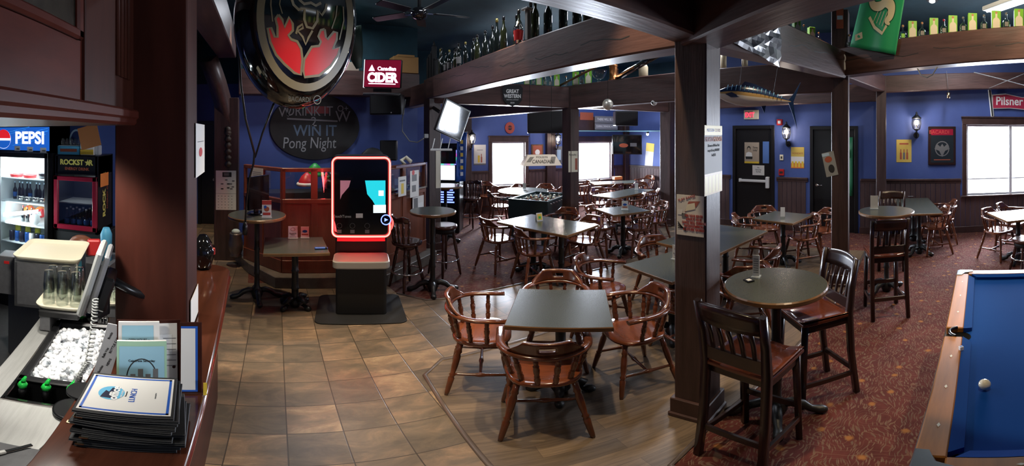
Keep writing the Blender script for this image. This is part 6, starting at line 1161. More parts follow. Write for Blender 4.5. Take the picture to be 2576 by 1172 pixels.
# ------------------------------------------------------------------ right wall
q = WR.q(1873, 277, 1909, 300, .03); t = thing('exit_sign', 'lit red exit sign above the black exit door', 'exit sign', M4=q[0]); mat('exitred', (.9, .02, .05), .4, emit=2.2, ecol=(1, .03, .07)); M().box((0, 0, -.02), (q[1], q[2], .06), 'cream', .006).build('housing', t); M().rect(-q[1] * .42, -q[2] * .38, q[1] * .12, q[2] * .38, 'kraftlight', .0115).text('EXIT', q[2] * .72, 'exitred', -q[1] * .10, -.01, .013, sx=.78, bold=.004).build('lettering', t)
q = WR.q(1955, 300, 1969, 315, .02); single(M().box((0, 0, 0), (q[1], q[2], .05), 'red', .008).box((0, 0, .03), (q[1] * .5, q[2] * .5, .02), 'white', .004), 'fire_strobe', 'red fire strobe above the wall lantern by the exit', 'alarm', None, q[0])
q = WR.q(1960, 425, 1973, 441, .02); single(M().box((0, 0, 0), (q[1], q[2], .04), 'red', .006).box((0, -.0, .022), (q[1] * .6, q[2] * .3, .01), 'ink'), 'fire_alarm_pull', 'red fire alarm pull box beside the exit door', 'alarm', None, q[0])
q = WR.q(1962, 389, 1971, 403, .012); single(M().box((0, 0, 0), (q[1], q[2], .014), 'cream', .004).box((0, 0, .01), (q[1] * .4, q[2] * .4, .008), 'ink'), 'light_switch', 'cream switch plate between alarm box and lantern', 'switch', None, q[0])
def bottles3(b, w, h): b.rect(-w * .6, h * .55, w * .6, h * .7, 'rust'); [(b.rect(-w * .55 + k * w * .42, -h * .75, -w * .28 + k * w * .42, -h * .15, 'rust' if k != 1 else 'greyline'), b.rect(-w * .48 + k * w * .42, -h * .15, -w * .35 + k * w * .42, h * .15, 'rust')) for k in range(3)]
wp(WR, 2255, 351, 2293, 408, 'beer_poster', 'yellow poster with three beer bottles on the right wall', 'poster', bottles3, 'yellowposter' if mat('yellowposter', (.62, .45, .10), .5) else '')
wp(WR, 1990, 370, 2023, 423, 'beer_poster', 'yellow poster with orange beer glasses below the exit lantern', 'poster', lambda b, w, h: (b.rect(-w, -h * .55, w, h * .1, 'paper'), b.rect(-w, -h, w, -h * .5, 'orange'), [b.rect(-w * .9 + k * w * .5, -h * .9, -w * .6 + k * w * .5, -h * .35, 'yellow', .0014) for k in range(4)], b.text('MONDAYS', w * .35, 'rust', 0, h * .4, .0014)), 'yellowposter')
q = WR.q(1872, 358, 1909, 411, -.02); poster('portrait_poster', 'sepia poster of a person in a jersey on the exit door', 'poster', q[0], q[1], q[2], lambda b, w, h: (b.disc(-w * .4, h * .4, w * .25, 'ink', .001, h * .24), b.disc(-w * .4, h * .33, w * .19, 'kraftlight', .0013, h * .18), b.poly([(-w * .9, -h * .6), (-w * .75, 0), (-w * .4, h * .1), (0, 0), (w * .12, -h * .6)], 'white', .0012), b.rect(-w * .85, -h * .6, w * .1, -h * .35, 'ink', .0014), b.text('Thirsty', w * .35, 'ink', w * .48, h * .5, .0014, sx=.7), b.text('today?', w * .35, 'ink', w * .48, h * .25, .0014, sx=.7), b.rect(-w, -h, w, -h * .82, 'yellow')), 'kraftlight')
q = WR.q(1892, 416, 1922, 441, -.02); poster('notice', 'white minors notice taped on the exit door', 'notice', q[0], q[1], q[2], lambda b, w, h: (b.text('No', h * .4, 'ink', 0, h * .55, .001), b.text('Minors Past', h * .4, 'ink', 0, h * .1, .001, sx=.7), b.text('This Point', h * .4, 'ink', 0, -h * .3, .001, sx=.7)))
q = WR.q(2122, 345, 2146, 492, .0); t = thing('hanging_banner', 'green beer banner hanging on the second black door', 'banner', M4=q[0]); M().grid(lambda u, v: ((u - .5) * q[1], (v - .5) * q[2], .03 + .012 * math.sin(9 * u)), 8, 4, 'bannergreen' if mat('bannergreen', (.015, .14, .06), .5) else '', .003).build('cloth', t); q2 = WR.q(2122, 376, 2137, 397, .06); o = M().box((0, 0, 0), (q2[1], q2[2], .004), 'red').text('IT', .1, 'white', 0, 0, .003).build('tag', t); o.matrix_world = q2[0]
q = WR.q(2335, 318, 2404, 415, .03); t = thing('framed_mirror', 'dark framed bar mirror with bat emblem and red strip on the right wall', 'picture', M4=q[0]); w, h = q[1] / 2, q[2] / 2; M().box((0, 0, -.012), (2 * w, 2 * h, .035), 'darkwood', .01).build('frame', t); b = M(); b.rect(-w + .05, -h + .05, w - .05, h - .05, 'darkpanel' if mat('darkpanel', (.02, .026, .03), .15) else '', .0065); b.rect(-w * .8, h * .55, w * .8, h * .86, 'crimson', .008); b.text('BACARDI', .10, 'rustred', -.06, h * .70, .0095); b.ring(0, -h * .15, w * .52, w * .52, .02, 'greyline', .008); b.poly([(-.16, -.06), (-.1, .03), (-.04, -.02), (0, .04), (.04, -.02), (.1, .03), (.16, -.06), (.06, -.1), (0, -.22), (-.06, -.1)], 'greyline', .008); b.rect(-w * .6, -h * .74, w * .6, -h * .70, 'rust', .008); b.build('picture', t)
q = WR.q(2494, 236, 2640, 282, .05); t = thing('pilsner_sign', 'red pennant shaped beer sign on the wall above the right window', 'sign', M4=q[0]); w, h = q[1] / 2, q[2] / 2; pts = [(-w, h * .8), (-w * .55, h * .95), (0, h * .6), (w, h * .8), (w, -h * .8), (w * .1, -h * .75), (-w * .4, -h * .62), (-w, -h * .7)]
mat('pilsred', (.42, .03, .07), .4); b = M(); b.prism(pts, -.02, .0, 'white'); b.prism([(x * .965, y * .9) for x, y in pts], -.01, .006, 'pilsred'); b.build('pennant', t); M().text('Pilsner', h * 1.25, 'white', -w * .88, .02, .0075, align='LEFT', sx=.95, bold=.004).build('lettering', t); o = M().box((0, 0, 0), (.07, h * 2.9, .03), 'white', .008).box((0, 0, .016), (.035, h * 2.8, .004), 'ink').build('pole', t); o.location = (-w - .02, -.02, 0); o.rotation_euler = (0, 0, .12)
b = M(); p1, p2 = D(2450, 182, 7.6), D(2620, 225, 7.6); b.tube([p1, p2], .008, 'greyline', 5); b.tube([D(2620, 168, 7.6), D(2488, 222, 7.9)], .006, 'greyline', 5); single(b, 'ceiling_wires', 'thin crossing wires above the pennant sign', 'wire')
p1, p2 = D(2381, 178, 7.98), D(2386, 238, 7.98); t = thing('hanging_bell', 'small brass bell hanging on a cord from the wall beam', 'bell', p2); M().tube([p1 - p2, Vector((0, 0, .03))], .004, 'greyline', 5).build('cord', t); M().cyl((0, 0, -.07), (0, 0, .04), .035, 'brass', 14).build('bell', t)
# ------------------------------------------------------------------ fish hanging between the posts
a, c = D(1800, 232, 4.85), D(1990, 258, 5.0); x = (c - a); L_ = x.length; x.normalize(); z = Vector((0, 0, 1)); y = z.cross(x).normalized(); z = x.cross(y); T = Matrix((x, y, z)).transposed().to_4x4(); T.translation = a
mat('fishbelly', (.62, .58, .52), .3, coat=.4); mat('fishgold', (.40, .26, .10), .3, coat=.4); mat('fishback', (.012, .03, .09), .25, coat=.5); mat('fishstripe', (.16, .42, .62), .3)
t = thing('mounted_fish', 'mounted blue backed fish with striped side hanging above the exit door', 'fish', M4=T); b = M(); n = 18; prof = [(0, .012, -.01), (.05, .045, -.01), (.14, .085, -.005), (.28, .115, 0), (.42, .12, 0), (.58, .105, .005), (.74, .07, .008), (.88, .035, .01), (.97, .018, .01), (1, .016, .01)]
for k in range(len(prof) - 1):
    vs = []
    for tt_, r, dz in (prof[k], prof[k + 1]): vs += [(tt_ * L_, .5 * r * math.cos(2 * PI * i / n), r * math.sin(2 * PI * i / n) + dz) for i in range(n)]
    for i in range(n): f = math.sin(2 * PI * (i + .5) / n); b.add(vs, [[i, (i + 1) % n, n + (i + 1) % n, n + i]], 'fishback' if f > .38 else ('fishgold' if f > -.05 else 'fishbelly'), True)
b.add([(0, .006 * math.cos(2 * PI * i / n), .012 * math.sin(2 * PI * i / n) - .01) for i in range(n)], [list(range(n))], 'fishbelly'); b.build('body', t)
b = M()
for k in range(14): f = .14 + .055 * k; r = .115 * (1 - ((f - .4) / .62) ** 2) + .01; yy = .5 * r; b.tube([(f * L_, -yy * .93, r * .42), (f * L_ + .006, -yy * .62, r * .78), (f * L_ + .012, -yy * .1, r * .98)], .0045, 'fishstripe', 5)
b.build('stripe_pattern', t); b = M(); b.prism([(.96 * L_, .02), (1.03 * L_, .12), (1.10 * L_, .26), (1.06 * L_, .11), (1.03 * L_, .01), (1.06 * L_, -.12), (1.12 * L_, -.30), (1.04 * L_, -.14), (.96 * L_, 0)], -.008, .008, 'fishback'); o = b.build('tail', t); o.rotation_euler = (PI / 2, 0, 0)
b = M(); b.prism([(.30 * L_, .1), (.36 * L_, .17), (.5 * L_, .155), (.72 * L_, .095), (.72 * L_, .06), (.4 * L_, .1)], -.005, .005, 'fishback'); b.prism([(.60 * L_, -.08), (.66 * L_, -.17), (.67 * L_, -.07)], -.005, .005, 'fishback'); o = b.build('fins', t); o.rotation_euler = (PI / 2, 0, 0); M().poly([(.12 * L_, 0), (.2 * L_, .03), (.33 * L_, -.01), (.2 * L_, -.03)], 'fishback', 0).build('side_fin', t).matrix_local = Matrix.Translation((0, -.056, -.01)) @ Matrix.Rotation(PI / 2, 4, 'X')
M().ball((.045 * L_, -.018, .008), .012, 'ink', 8).build('eye', t); [M().tube([(f * L_, 0, z0), (f * L_ + dx, 0, z0 + 1.6)], .004, 'greyline', 5).build('wire', t) for f, z0, dx in ((.3, .1, 0), (.75, .06, .1))]
# ------------------------------------------------------------------ foosball table
T = Mz(5.16, 5.906, ZF, R(23.6)) @ Matrix.Diagonal((.87, 1, .92, 1)); t = thing('foosball_table', 'dark green foosball table with crowded players behind the long middle table', 'foosball table', M4=T); mat('foosgreen', (.020, .042, .045), .4); mat('pitch', (.05, .10, .06), .5)
b = M(); b.box2((-.62, -.38, .62), (.62, .38, .66), 'foosgreen')
for x0, x1, y0, y1 in ((-.66, -.60, -.38, .38), (.60, .66, -.38, .38), (-.66, .66, -.41, -.36), (-.66, .66, .36, .41)): b.box2((x0, y0, .50), (x1, y1, .90), 'foosgreen', .006)
b.build('cabinet', t); M().box2((-.6, -.36, .66), (.6, .36, .70), 'pitch').build('playfield', t)
for sx in (-1, 1):
    for sy in (-1, 1): M().box2((sx * .56 - .06, sy * .32 - .06, 0), (sx * .56 + .06, sy * .32 + .06, .52), 'foosgreen', .008).build('leg', t)
for k in range(8):
    x = -.52 + .1486 * k; sg = -1 if k < 4 else 1; rd = M().cyl((x, sg * -.56, .84), (x, sg * .44, .84), .008, 'chrome', 8).build('rod', t); nn = (3, 2, 3, 5, 5, 3, 2, 3)[k]
    for i in range(nn): yy = (i - (nn - 1) / 2) * .62 / max(nn, 2); M().box((x, yy, .80), (.03, .045, .13), ('rust', 'cream')[k % 2], .008).ball((x, yy, .88), .022, 'ink' if k % 2 else 'cream', 7).build('player', rd)
    M().cyl((x, sg * -.66, .84), (x, sg * -.55, .84), .018, 'ink', 8).build('handle', rd)
# box on the corner window table
c = P(1553, 452, .75); single(M().box((0, 0, .04), (.26, .16, .08), 'orange', .006), 'small_box', 'small orange box on the table nearest the corner window', 'box', None, Mz(c.x, c.y, .757, -.4))
# ------------------------------------------------------------------ beam tops
def on_beam(a, c, za, zc, t, off=0.0): x = a[0] + (c[0] - a[0]) * t; y = a[1] + (c[1] - a[1]) * t; dx, dy = c[0] - a[0], c[1] - a[1]; L = math.hypot(dx, dy); return x - dy / L * off, y + dx / L * off, za + (zc - za) * t
def tbottle(name, label, M4, h, r, m, labelm=None, cap=None, group=None, neck=.36):
    t = thing(name, label, 'bottle', M4=M4, group=group); M().lathe((0, 0, 0), (0, 0, h), [(0, r * .92), (.02, r), (.58, r), (.68, r * .75), (.76, r * neck), (.97, r * neck), (1, r * neck * 1.1)], m, 12).build('bottle', t)
    if labelm: M().lathe((0, 0, h * .16), (0, 0, h * .44), [(0, r * 1.02), (1, r * 1.02)], labelm, 12, caps=False).build('paper_label', t)
    if cap: M().lathe((0, 0, h * .93), (0, 0, h * 1.05), [(0, r * neck * 1.2), (.7, r * neck * 1.2), (1, r * neck * .9)], cap, 10).build('stopper', t)
    return t
rr = random.Random(11); mat('wineglass', (.010, .014, .012), .12, coat=.5); mat('wineolive', (.022, .026, .010), .15, coat=.5); mat('labelgrey', (.20, .19, .18), .6); mat('goldfoil', (.40, .32, .10), .3, .6)
ts = [.915 - .018 * k for k in range(9)] + [.735 - .035 * k for k in range(16)]
for k, tt_ in enumerate(ts):
    if tt_ < .19: continue
    x, y, z = on_beam(P1, PL, 2.87, 2.91, tt_, -.06 if k == 17 else rr.uniform(-.04, .05)); h = .42 if k < 2 else (.28 + rr.uniform(0, .05) if k < 11 else .33 + rr.uniform(0, .09))
    tbottle('dark_bottle', 'dark wine bottle, %s from the far end on the long near beam' % ORD[k], Mz(x, y, z), h, .036 if k < 11 else .042, 'wineglass' if k % 4 else 'wineolive', 'labelgrey' if k in (3, 5, 9, 18) else None, 'goldfoil' if k % 5 == 0 else 'blackplastic', 'dark bottles along the long near beam')
for px, py, h, l, kind in ((1322, 100, .22, 'silver cocktail shaker with red label among the dark bottles', 0), (1347, 92, .30, 'tall grey square topped tap handle among the dark bottles', 1)):
    tt_ = .5
    best = min((abs(math.atan2(*on_beam(P1, PL, 0, 0, q / 200)[:2]) - ((px - 1288) / 1000 + AZ)), q / 200) for q in range(201))[1]
    x, y, z = on_beam(P1, PL, 2.87, 2.91, best, .085)
    if kind == 0: t = thing('cocktail_shaker', l, 'shaker', (x, y, z)); M().lathe((0, 0, 0), (0, 0, h), [(0, .036), (.6, .042), (.62, .05), (.8, .045), (.86, .035), (1, .035)], 'chrome', 16).build('body', t); M().lathe((0, 0, .03), (0, 0, .13), [(0, .047), (1, .053)], 'red', 16, caps=False).build('paper_label', t)
    else: single(M().box2((-.022, -.022, 0), (.022, .022, h), 'labelgrey', .004).box2((-.05, -.05, h), (.05, .05, h + .02), 'labelgrey', .004), 'beer_tap', l, 'tap', None, Mz(x, y, z))
for k, (px, h) in enumerate(((1092, .42), (1100, .48), (1112, .62), (1124, .33))):
    best = 1.0 - .016 * k; x, y, z = on_beam(P1, PL, 2.87, 2.91, best, .06 - .02 * k); single(M().box2((-.035, -.035, 0), (.035, .035, h * .85), 'blackmatte', .004).lathe((0, 0, h * .85), (0, 0, h), [(0, .035), (1, .008)], 'blackmatte', 6), 'black_obelisk', ['short', 'middle', 'tallest pointed', 'broad low'][k] + ' black carton standing on the left end of the long beam', 'carton', 'black cartons on the beam end', Mz(x, y, z))
# green boxes and clear tequila bottles
mat('boxgreen', (.19, .50, .03), .5); mat('boxcream', (.66, .60, .46), .6); mat('cork', (.45, .20, .09), .7)
def gbox(M4, label, group, s=1.0):
    t = thing('bottle_box', label, 'box', M4=M4, group=group); M().box2((-.06 * s, -.05 * s, 0), (.06 * s, .05 * s, .235 * s), 'boxgreen', .003).build('carton', t); b = M()
    prof = [(-.046, .0), (.046, .0), (.046, .095), (.035, .118), (.013, .135), (.013, .19), (-.013, .19), (-.013, .135), (-.035, .118), (-.046, .095)]; b.poly([(x * s, y * s + .008) for x, y in prof], 'boxcream', 0); b.disc(0, .207 * s, .016 * s, 'cork', .0004); o = b.build('bottle_print', t); o.matrix_local = Matrix.Translation((0, -.0512 * s, 0)) @ Matrix.Rotation(PI / 2, 4, 'X'); return t
def tequila(M4, label, group, s=1.0, m='glassware', cap='cork', lime=False):
    t = thing('tequila_bottle', label, 'bottle', M4=M4, group=group); M().lathe((0, 0, 0), (0, 0, .19 * s), [(0, .045 * s), (.03, .05 * s), (.45, .05 * s), (.58, .04 * s), (.68, .015 * s), (1, .014 * s)], m, 14).build('bottle', t); M().ball((0, 0, .205 * s), .02 * s, cap, 8).build('stopper', t)
    o = M().box((0, -.051 * s, .05 * s), (.05 * s, .002, .06 * s), 'labelgrey' if not lime else 'boxgreen').build('paper_label', t); return t
R0, R1 = (5.36, .53), (3.35, -2.9); cyc = ['box', 'cork', 'box', 'pink', 'box', 'dark', 'box', 'dark', 'box', 'dark', 'box', 'dark']
def at_px(px, a, c, za, zc, off=.0):
    q = min((abs((math.atan2(*on_beam(a, c, 0, 0, k / 400, off)[:2]) - ((px - 1288) / 1000 + AZ))), k / 400) for k in range(401))[1]; return on_beam(a, c, za, zc, q, off)
face = math.atan2(R1[1] - R0[1], R1[0] - R0[0]) + PI
for k, (px, kind) in enumerate(((2112, 'box'), (2136, 'cork'), (2272, 'lime'), (2295, 'box'), (2320, 'cork'), (2348, 'box'), (2375, 'pink'), (2397, 'box'), (2423, 'dark'), (2446, 'box'), (2476, 'dark'), (2505, 'box'), (2531, 'dark'), (2563, 'box'))):
    x, y, z = at_px(px, R0, R1, 3.082, 3.162, -.02); rz = math.atan2(x, -y) if False else math.atan2(-x, y) + (.35 if k == 0 else .1); G_ = 'green boxes and clear bottles on the right beam'
    if kind == 'box': gbox(Mz(x, y, z, rz), 'green box with bottle picture, %s item from the left on the right beam' % ORD[k], G_, .86)
    else: tequila(Mz(x, y, z, rz), 'clear squat bottle, %s item from the left on the right beam' % ORD[k], G_, .82, cap={'cork': 'cork', 'lime': 'cork', 'pink': 'crimson', 'dark': 'greyline'}[kind], lime=kind == 'lime')
for k, (px, kind) in enumerate(((1980, 'b'), (2003, 'x'), (2022, 'b'), (2041, 'x'), (2060, 'b'))):
    x, y, z = at_px(px, P1, P2, 2.885, 3.045, .02); rz = math.atan2(-x, y) + .5
    if kind == 'x': gbox(Mz(x, y, z, rz), 'green box, %s item from the left on the beam with the grey bag' % ORD[k], 'green boxes on the beam with the grey bag', .6)
    else: tequila(Mz(x, y, z, rz), 'clear squat bottle, %s item from the left on the beam with the grey bag' % ORD[k], 'green boxes on the beam with the grey bag', .6)
for k, (px, kind) in enumerate(((1326, 'x'), (1341, 'b'), (1356, 'x'), (1371, 'b'), (1385, 'b'), (1401, 'x'), (1424, 'b'))):
    x, y, z = at_px(px, PL, P4, 2.865, 2.805, -.045); rz = math.atan2(-x, y)
    if kind == 'x': gbox(Mz(x, y, z, rz), 'small green box, %s item above the black shield sign beam' % ORD[k], 'green boxes on the shield sign beam', .85)
    else: tequila(Mz(x, y, z, rz), 'small clear bottle, %s item above the black shield sign beam' % ORD[k], 'green boxes on the shield sign beam', .85)
for k, (px, kind) in enumerate(((1448, 'x'), (1464, 'b'), (1480, 'x'))):
    x, y, z = at_px(px, P2, P4, 2.925, 2.825, 0); rz = math.atan2(-x, y)
    if kind == 'x': gbox(Mz(x, y, z, rz), '%s green box right of the foosball post on the inner beam' % ('left', 'x', 'right')[k], 'green boxes on the inner beam', 1.0)
    else: tequila(Mz(x, y, z, rz), 'clear bottle between two green boxes right of the foosball post', 'green boxes on the inner beam', 1.0)
x, y, z = at_px(1507, P2, P4, 2.925, 2.825, .0); t = thing('glass_bowl', 'cut glass fan shaped bowl on the inner beam', 'bowl', (x, y, z)); M().lathe((0, 0, .05), (0, 0, .20), [(0, .03), (.2, .09), (.6, .125), (1, .14)], 'glassware', 18, caps=False).build('bowl', t); M().lathe((0, 0, 0), (0, 0, .06), [(0, .05), (.3, .02), (1, .03)], 'glassware', 14).build('foot', t)
x, y, z = at_px(1543, P2, P4, 2.925, 2.825, .0); t = thing('copper_tankard', 'embossed copper tankard on the inner beam', 'tankard', (x, y, z)); mat('copper', (.42, .17, .06), .3, .8, bump=.8, bs=12); M().lathe((0, 0, 0), (0, 0, .26), [(0, .085), (.05, .088), (.1, .07), (.5, .068), (.85, .07), (.9, .08), (1, .07)], 'copper', 18).build('body', t); M().tube([(.07, 0, .2), (.12, 0, .2), (.13, 0, .12), (.075, 0, .06)], .012, 'copper', 7).build('handle', t)
def jug(px, label, s=1.0, dark=True):
    x, y, z = at_px(px, P2, P4, 2.925, 2.825, .0); t = thing('stone_jug', label, 'jug', (x, y, z)); M().lathe((0, 0, 0), (0, 0, .2 * s), [(0, .07 * s), (.05, .075 * s), (.75, .075 * s), (.9, .06 * s), (1, .035 * s)], 'jugcream' if mat('jugcream', (.52, .42, .27), .4) else '', 18).build('body', t)
    if dark: M().lathe((0, 0, .18 * s), (0, 0, .27 * s), [(0, .04 * s), (.5, .035 * s), (.8, .045 * s), (1, .03 * s)], 'rust', 14).build('neck', t)
jug(1618, 'cream stoneware jug with brown neck on the inner beam'); 
for px, l, h in ((1820, 'tall cream cup on the inner beam just right of the big post', .27), (1874, 'short cream cup on the inner beam further right of the big post', .15)): x, y, z = at_px(px, P2, P4, 2.925, 2.825, .0); single(M().lathe((0, 0, 0), (0, 0, h), [(0, .04), (.05, .045), (1, .045)], 'jugcream', 16), 'cream_cup', l, 'cup', 'cream cups on the inner beam', Mz(x, y, z))
x, y, z = at_px(1556, P2, P4, 2.925, 2.825, .0); b = M(); b.tube([Vector((x, y, z + .04)), D(1700, 112, 4.7)], .045, 'blackgloss', 9); single(b, 'black_tube', 'long black glossy tube slanting above the inner beam left of the post', 'tube'); x, y, z = at_px(1405, PL, P4, 2.865, 2.805, .10); b = M(); b.tube([Vector((x, y, z + .02)), D(1515, 160, 6.3)], .02, 'edgewood', 7); single(b, 'wooden_pole', 'pale wooden pole slanting behind the green boxes', 'pole')
# ---- signs on beams
T = frame((0, 0, 0), (0, -1, 0)); q = D(1289, 240, 6.75); n = Vector((-(PL[1] - P4[1]), (PL[0] - P4[0]), 0)).normalized(); n = n if n.dot(Vector((-q.x, -q.y, 0))) > 0 else -n; pm = hit(1289, 240, Vector((*PL, 2.6)) + n * .12, n); T = frame(pm, n)
t = thing('shield_sign', 'black shield shaped brewery sign with white lettering on the inner beam', 'sign', M4=T); s_ = .185; sh = [(-s_, .12), (-s_ * .75, .17), (s_ * .75, .17), (s_, .12), (s_ * .9, -.08), (s_ * .55, -.15), (0, -.185), (-s_ * .55, -.15), (-s_ * .9, -.08)]; M().prism(sh, 0, .015, 'blackmatte', .003).build('board', t); M().text('GREAT', .085, 'white', 0, .065, .016, sx=.85, bold=.003).text('WESTERN', .085, 'white', 0, -.015, .016, sx=.78, bold=.003).text('BREWING COMPANY', .022, 'white', 0, -.075, .016).text('BEER', .035, 'white', 0, -.125, .016).build('lettering', t)
n = Vector((-1, .04, 0)).normalized(); q = pxquad(Vector((P2[0] - .125, 2.8, 2.7)), n, 1637, 204, 1698, 240, .012); t = thing('beer_tin_sign', 'long black beer sign with yellow bottle on the inner beam beside the post', 'sign', M4=q[0]); w, h = q[1] / 2, q[2] / 2; M().box((0, 0, -.008), (2 * w, 2 * h, .016), 'blackmatte', .003).build('board', t); M().rect(-.02, -h * .8, .02, h * .2, 'yellow', .001).rect(-.008, h * .2, .008, h * .75, 'yellow', .001).disc(-w * .6, 0, .06, 'greyline', .001).disc(w * .6, 0, .06, 'rustred', .001).rect(-w * .4, -.01, -w * .1, .01, 'greyline', .001).rect(w * .1, -.01, w * .4, .01, 'greyline', .001).rect(-w, -h, w, -h * .9, 'greyline', .001).build('print', t)
# crumpled plastic on the beam
rr = random.Random(4); n = Vector(((P2[1] - P1[1]), -(P2[0] - P1[0]), 0)).normalized(); xd = Vector((P2[0] - P1[0], P2[1] - P1[1], 0)).normalized(); base = hit(1900, 95, Vector((*P1, 2.7)) + n * .13, n); jit = [[rr.uniform(-.008, .016) for _ in range(13)] for _ in range(9)]
mat('filmgrey', (.15, .155, .165), .33); b = M(); b.grid(lambda u, v: base + xd * ((u - .5) * .8) + Vector((0, 0, 1)) * ((v - .45) * .36 * (.55 + .45 * u)) + n * (.012 + jit[int(v * 8)][int(u * 12)]), 12, 8, 'filmgrey', .001, smooth=False); single(b, 'plastic_sheet', 'crumpled grey plastic sheet stuck on the beam right of the big post', 'plastic')
# green team flag over the beam
n = Vector((R1[1] - R0[1], -(R1[0] - R0[0]), 0)).normalized(); n = n if n.dot(Vector((-R0[0], -R0[1], 0))) > 0 else -n; xd = Vector((0, 0, 1)).cross(n); T0 = hit(2215, 70, Vector((*R0, 2.9)) + n * .14, n)
tl, tr, br_, bl = [hit(px, py, T0 + n * .02, n) for px, py in ((2178, -40), (2283, -40), (2252, 138), (2140, 118))]
fg = lambda u, v: (tl.lerp(tr, u)).lerp(bl.lerp(br_, u), 1 - v) + n * (.02 * math.sin(11 * u) * (1.2 - v) + .015)
mat('flaggreen', (.012, .31, .12), .6); mat('flagdark', (.004, .10, .04), .6); mat('flagcream', (.62, .56, .36), .6)
t = thing('team_flag', 'green sports flag with cream letter S hanging over the right beam', 'flag'); b = M(); b.grid(fg, 26, 14, 'flaggreen', .003); b.build('cloth', t)
def onflag(pts, wd, m, off):
    vs = []; L = len(pts)
    for k in range(L):
        t_ = Vector(pts[min(k + 1, L - 1)]) - Vector(pts[max(k - 1, 0)]); t_.normalize(); q = Vector((-t_.y, t_.x)); ww = wd[k] if isinstance(wd, (list, tuple)) else wd
        for s in (1, -1): p = (pts[k][0] + q.x * ww / 2 * s, pts[k][1] + q.y * ww / 2 * s); vs.append(fg(*p) + n * off)
    return vs, [[2 * k, 2 * k + 2, 2 * k + 3, 2 * k + 1] for k in range(L - 1)]
def cat_(pts, m=6):
    o = []
    for k in range(len(pts) - 1):
        p0, p1, p2, p3 = [Vector(pts[max(0, min(len(pts) - 1, k + d))]) for d in (-1, 0, 1, 2)]
        for i in range(m): f = i / m; o.append(tuple(.5 * ((2 * p1) + (p2 - p0) * f + (2 * p0 - 5 * p1 + 4 * p2 - p3) * f * f + (3 * p1 - p0 - 3 * p2 + p3) * f ** 3)))
    return o + [tuple(pts[-1])]
b = M(); spts = cat_([(.26, .92), (.24, .78), (.34, .66), (.50, .66), (.62, .72), (.76, .66), (.78, .52), (.72, .44), (.80, .40)]); wds = [.03 + .13 * math.sin(PI * k / (len(spts) - 1)) for k in range(len(spts))]
vs, fs = onflag(spts, [w_ + .03 for w_ in wds], 'flagdark', .006); b.add(vs, fs, 'flagdark'); vs, fs = onflag(spts, wds, 'flagcream', .009); b.add(vs, fs, 'flagcream')
vs, fs = onflag([(.3, .48), (.45, .34), (.68, .26), (.74, .38)], .05, 'flagcream', .007); b.add(vs, fs, 'flagcream')
for k in range(4): vs, fs = onflag([(.40 + .08 * k, .42 - .02 * k), (.46 + .08 * k, .58)], .012, 'flagcream', .007); b.add(vs, fs, 'flagcream')
vs, fs = onflag([(.10, .14), (.24, .20)], .10, 'flagcream', .007); b.add(vs, fs, 'flagcream'); b.build('emblem', t)
# white bottle opener
n2 = Vector((-.86, .5, 0)); q = hit(2122, 158, T0, n); T = frame(q + n * .01, n); t = thing('bottle_opener', 'white plastic wall bottle opener hanging under the flag', 'opener', M4=T @ Matrix.Rotation(.06, 4, 'Z')); M().box((0, -.045, 0), (.075, .11, .025), 'white', .012).build('body', t); M().tube([(.0 + .036 * math.cos(2 * PI * i / 16), .055 + .05 * math.sin(2 * PI * i / 16), 0) for i in range(16)], .011, 'white', 7, closed=True).build('loop', t); M().cyl((0, -.02, .01), (0, -.02, .018), .012, 'greyplastic', 10).build('button', t)
# small sign on the slim post above the beams
q = pxquad(Vector((P2[0] - .113, P2[1], 3)), (-1, 0, 0), 2104, 22, 2122, 72); poster('tap_sign', 'small brown tap sign high on the slim right post', 'sign', q[0], q[1], q[2], lambda b, w, h: b.rect(-w * .8, -h * .1, w * .8, h * .3, 'palewrap'), 'rust')
# ceiling fan
q = D(1055, 32, 5.0); t = thing('ceiling_fan', 'black ceiling fan hanging under the dark teal ceiling', 'ceiling fan', (q.x, q.y, q.z)); M().lathe((0, 0, -.09), (0, 0, .07), [(0, .03), (.15, .09), (.5, .11), (.85, .09), (1, .04)], 'blackgloss', 20).build('motor', t); M().cyl((0, 0, .07), (0, 0, CEIL - q.z), .025, 'iron').build('rod', t)
for k, a in enumerate((2.9, 4.1, 5.4, .45, 1.7)):
    c_, s_ = math.cos(a - .6), math.sin(a - .6); b = M(); b.at(M4=Matrix.Rotation(a - .6, 4, 'Z') @ Matrix.Rotation(.2, 4, 'X')); b.box2((.1, -.02, -.012), (.2, .02, .0), 'chrome'); b.prism(rrect(.48, .13, .03, cx=.42), -.008, .002, 'blackplastic', .002); b.build('blade', t)
# visible pot lamps
def pot(px, py, label, z=None):
    q = P(px, py, CEIL - .035) if z is None else D(px, py, z); t = thing('pot_light', label, 'ceiling lamp', q); M().lathe((0, 0, 0), (0, 0, .034), [(0, .09), (1, .10)], 'iron', 18).build('trim_ring', t); M().ball((0, 0, -.01), .05, 'lampglow', 10, (1, 1, .5)).build('bulb', t)
pot(1152, 126, 'bright pot light on the ceiling above the dark bottles'); pot(2345, 2, 'bright pot light on the ceiling above the right beam')
q = P(2560, 4, 3.6); T = Mz(q.x, q.y, 3.6, .4); t = thing('strip_light', 'white strip light fixture at the top right corner of the ceiling', 'strip light', M4=T); M().box((0, 0, .03), (1.2, .2, .06), 'white', .01).build('housing', t); M().cyl((-.55, -.05, -.01), (.55, -.05, -.01), .018, 'tubeglow' if mat('tubeglow', (.8, .9, 1), .3, emit=3) else '', 10).cyl((-.55, .05, -.01), (.55, .05, -.01), .018, 'tubeglow', 10).build('tubes', t); M().cyl((0, 0, .06), (0, 0, CEIL - 3.6), .01, 'iron').build('rod', t)
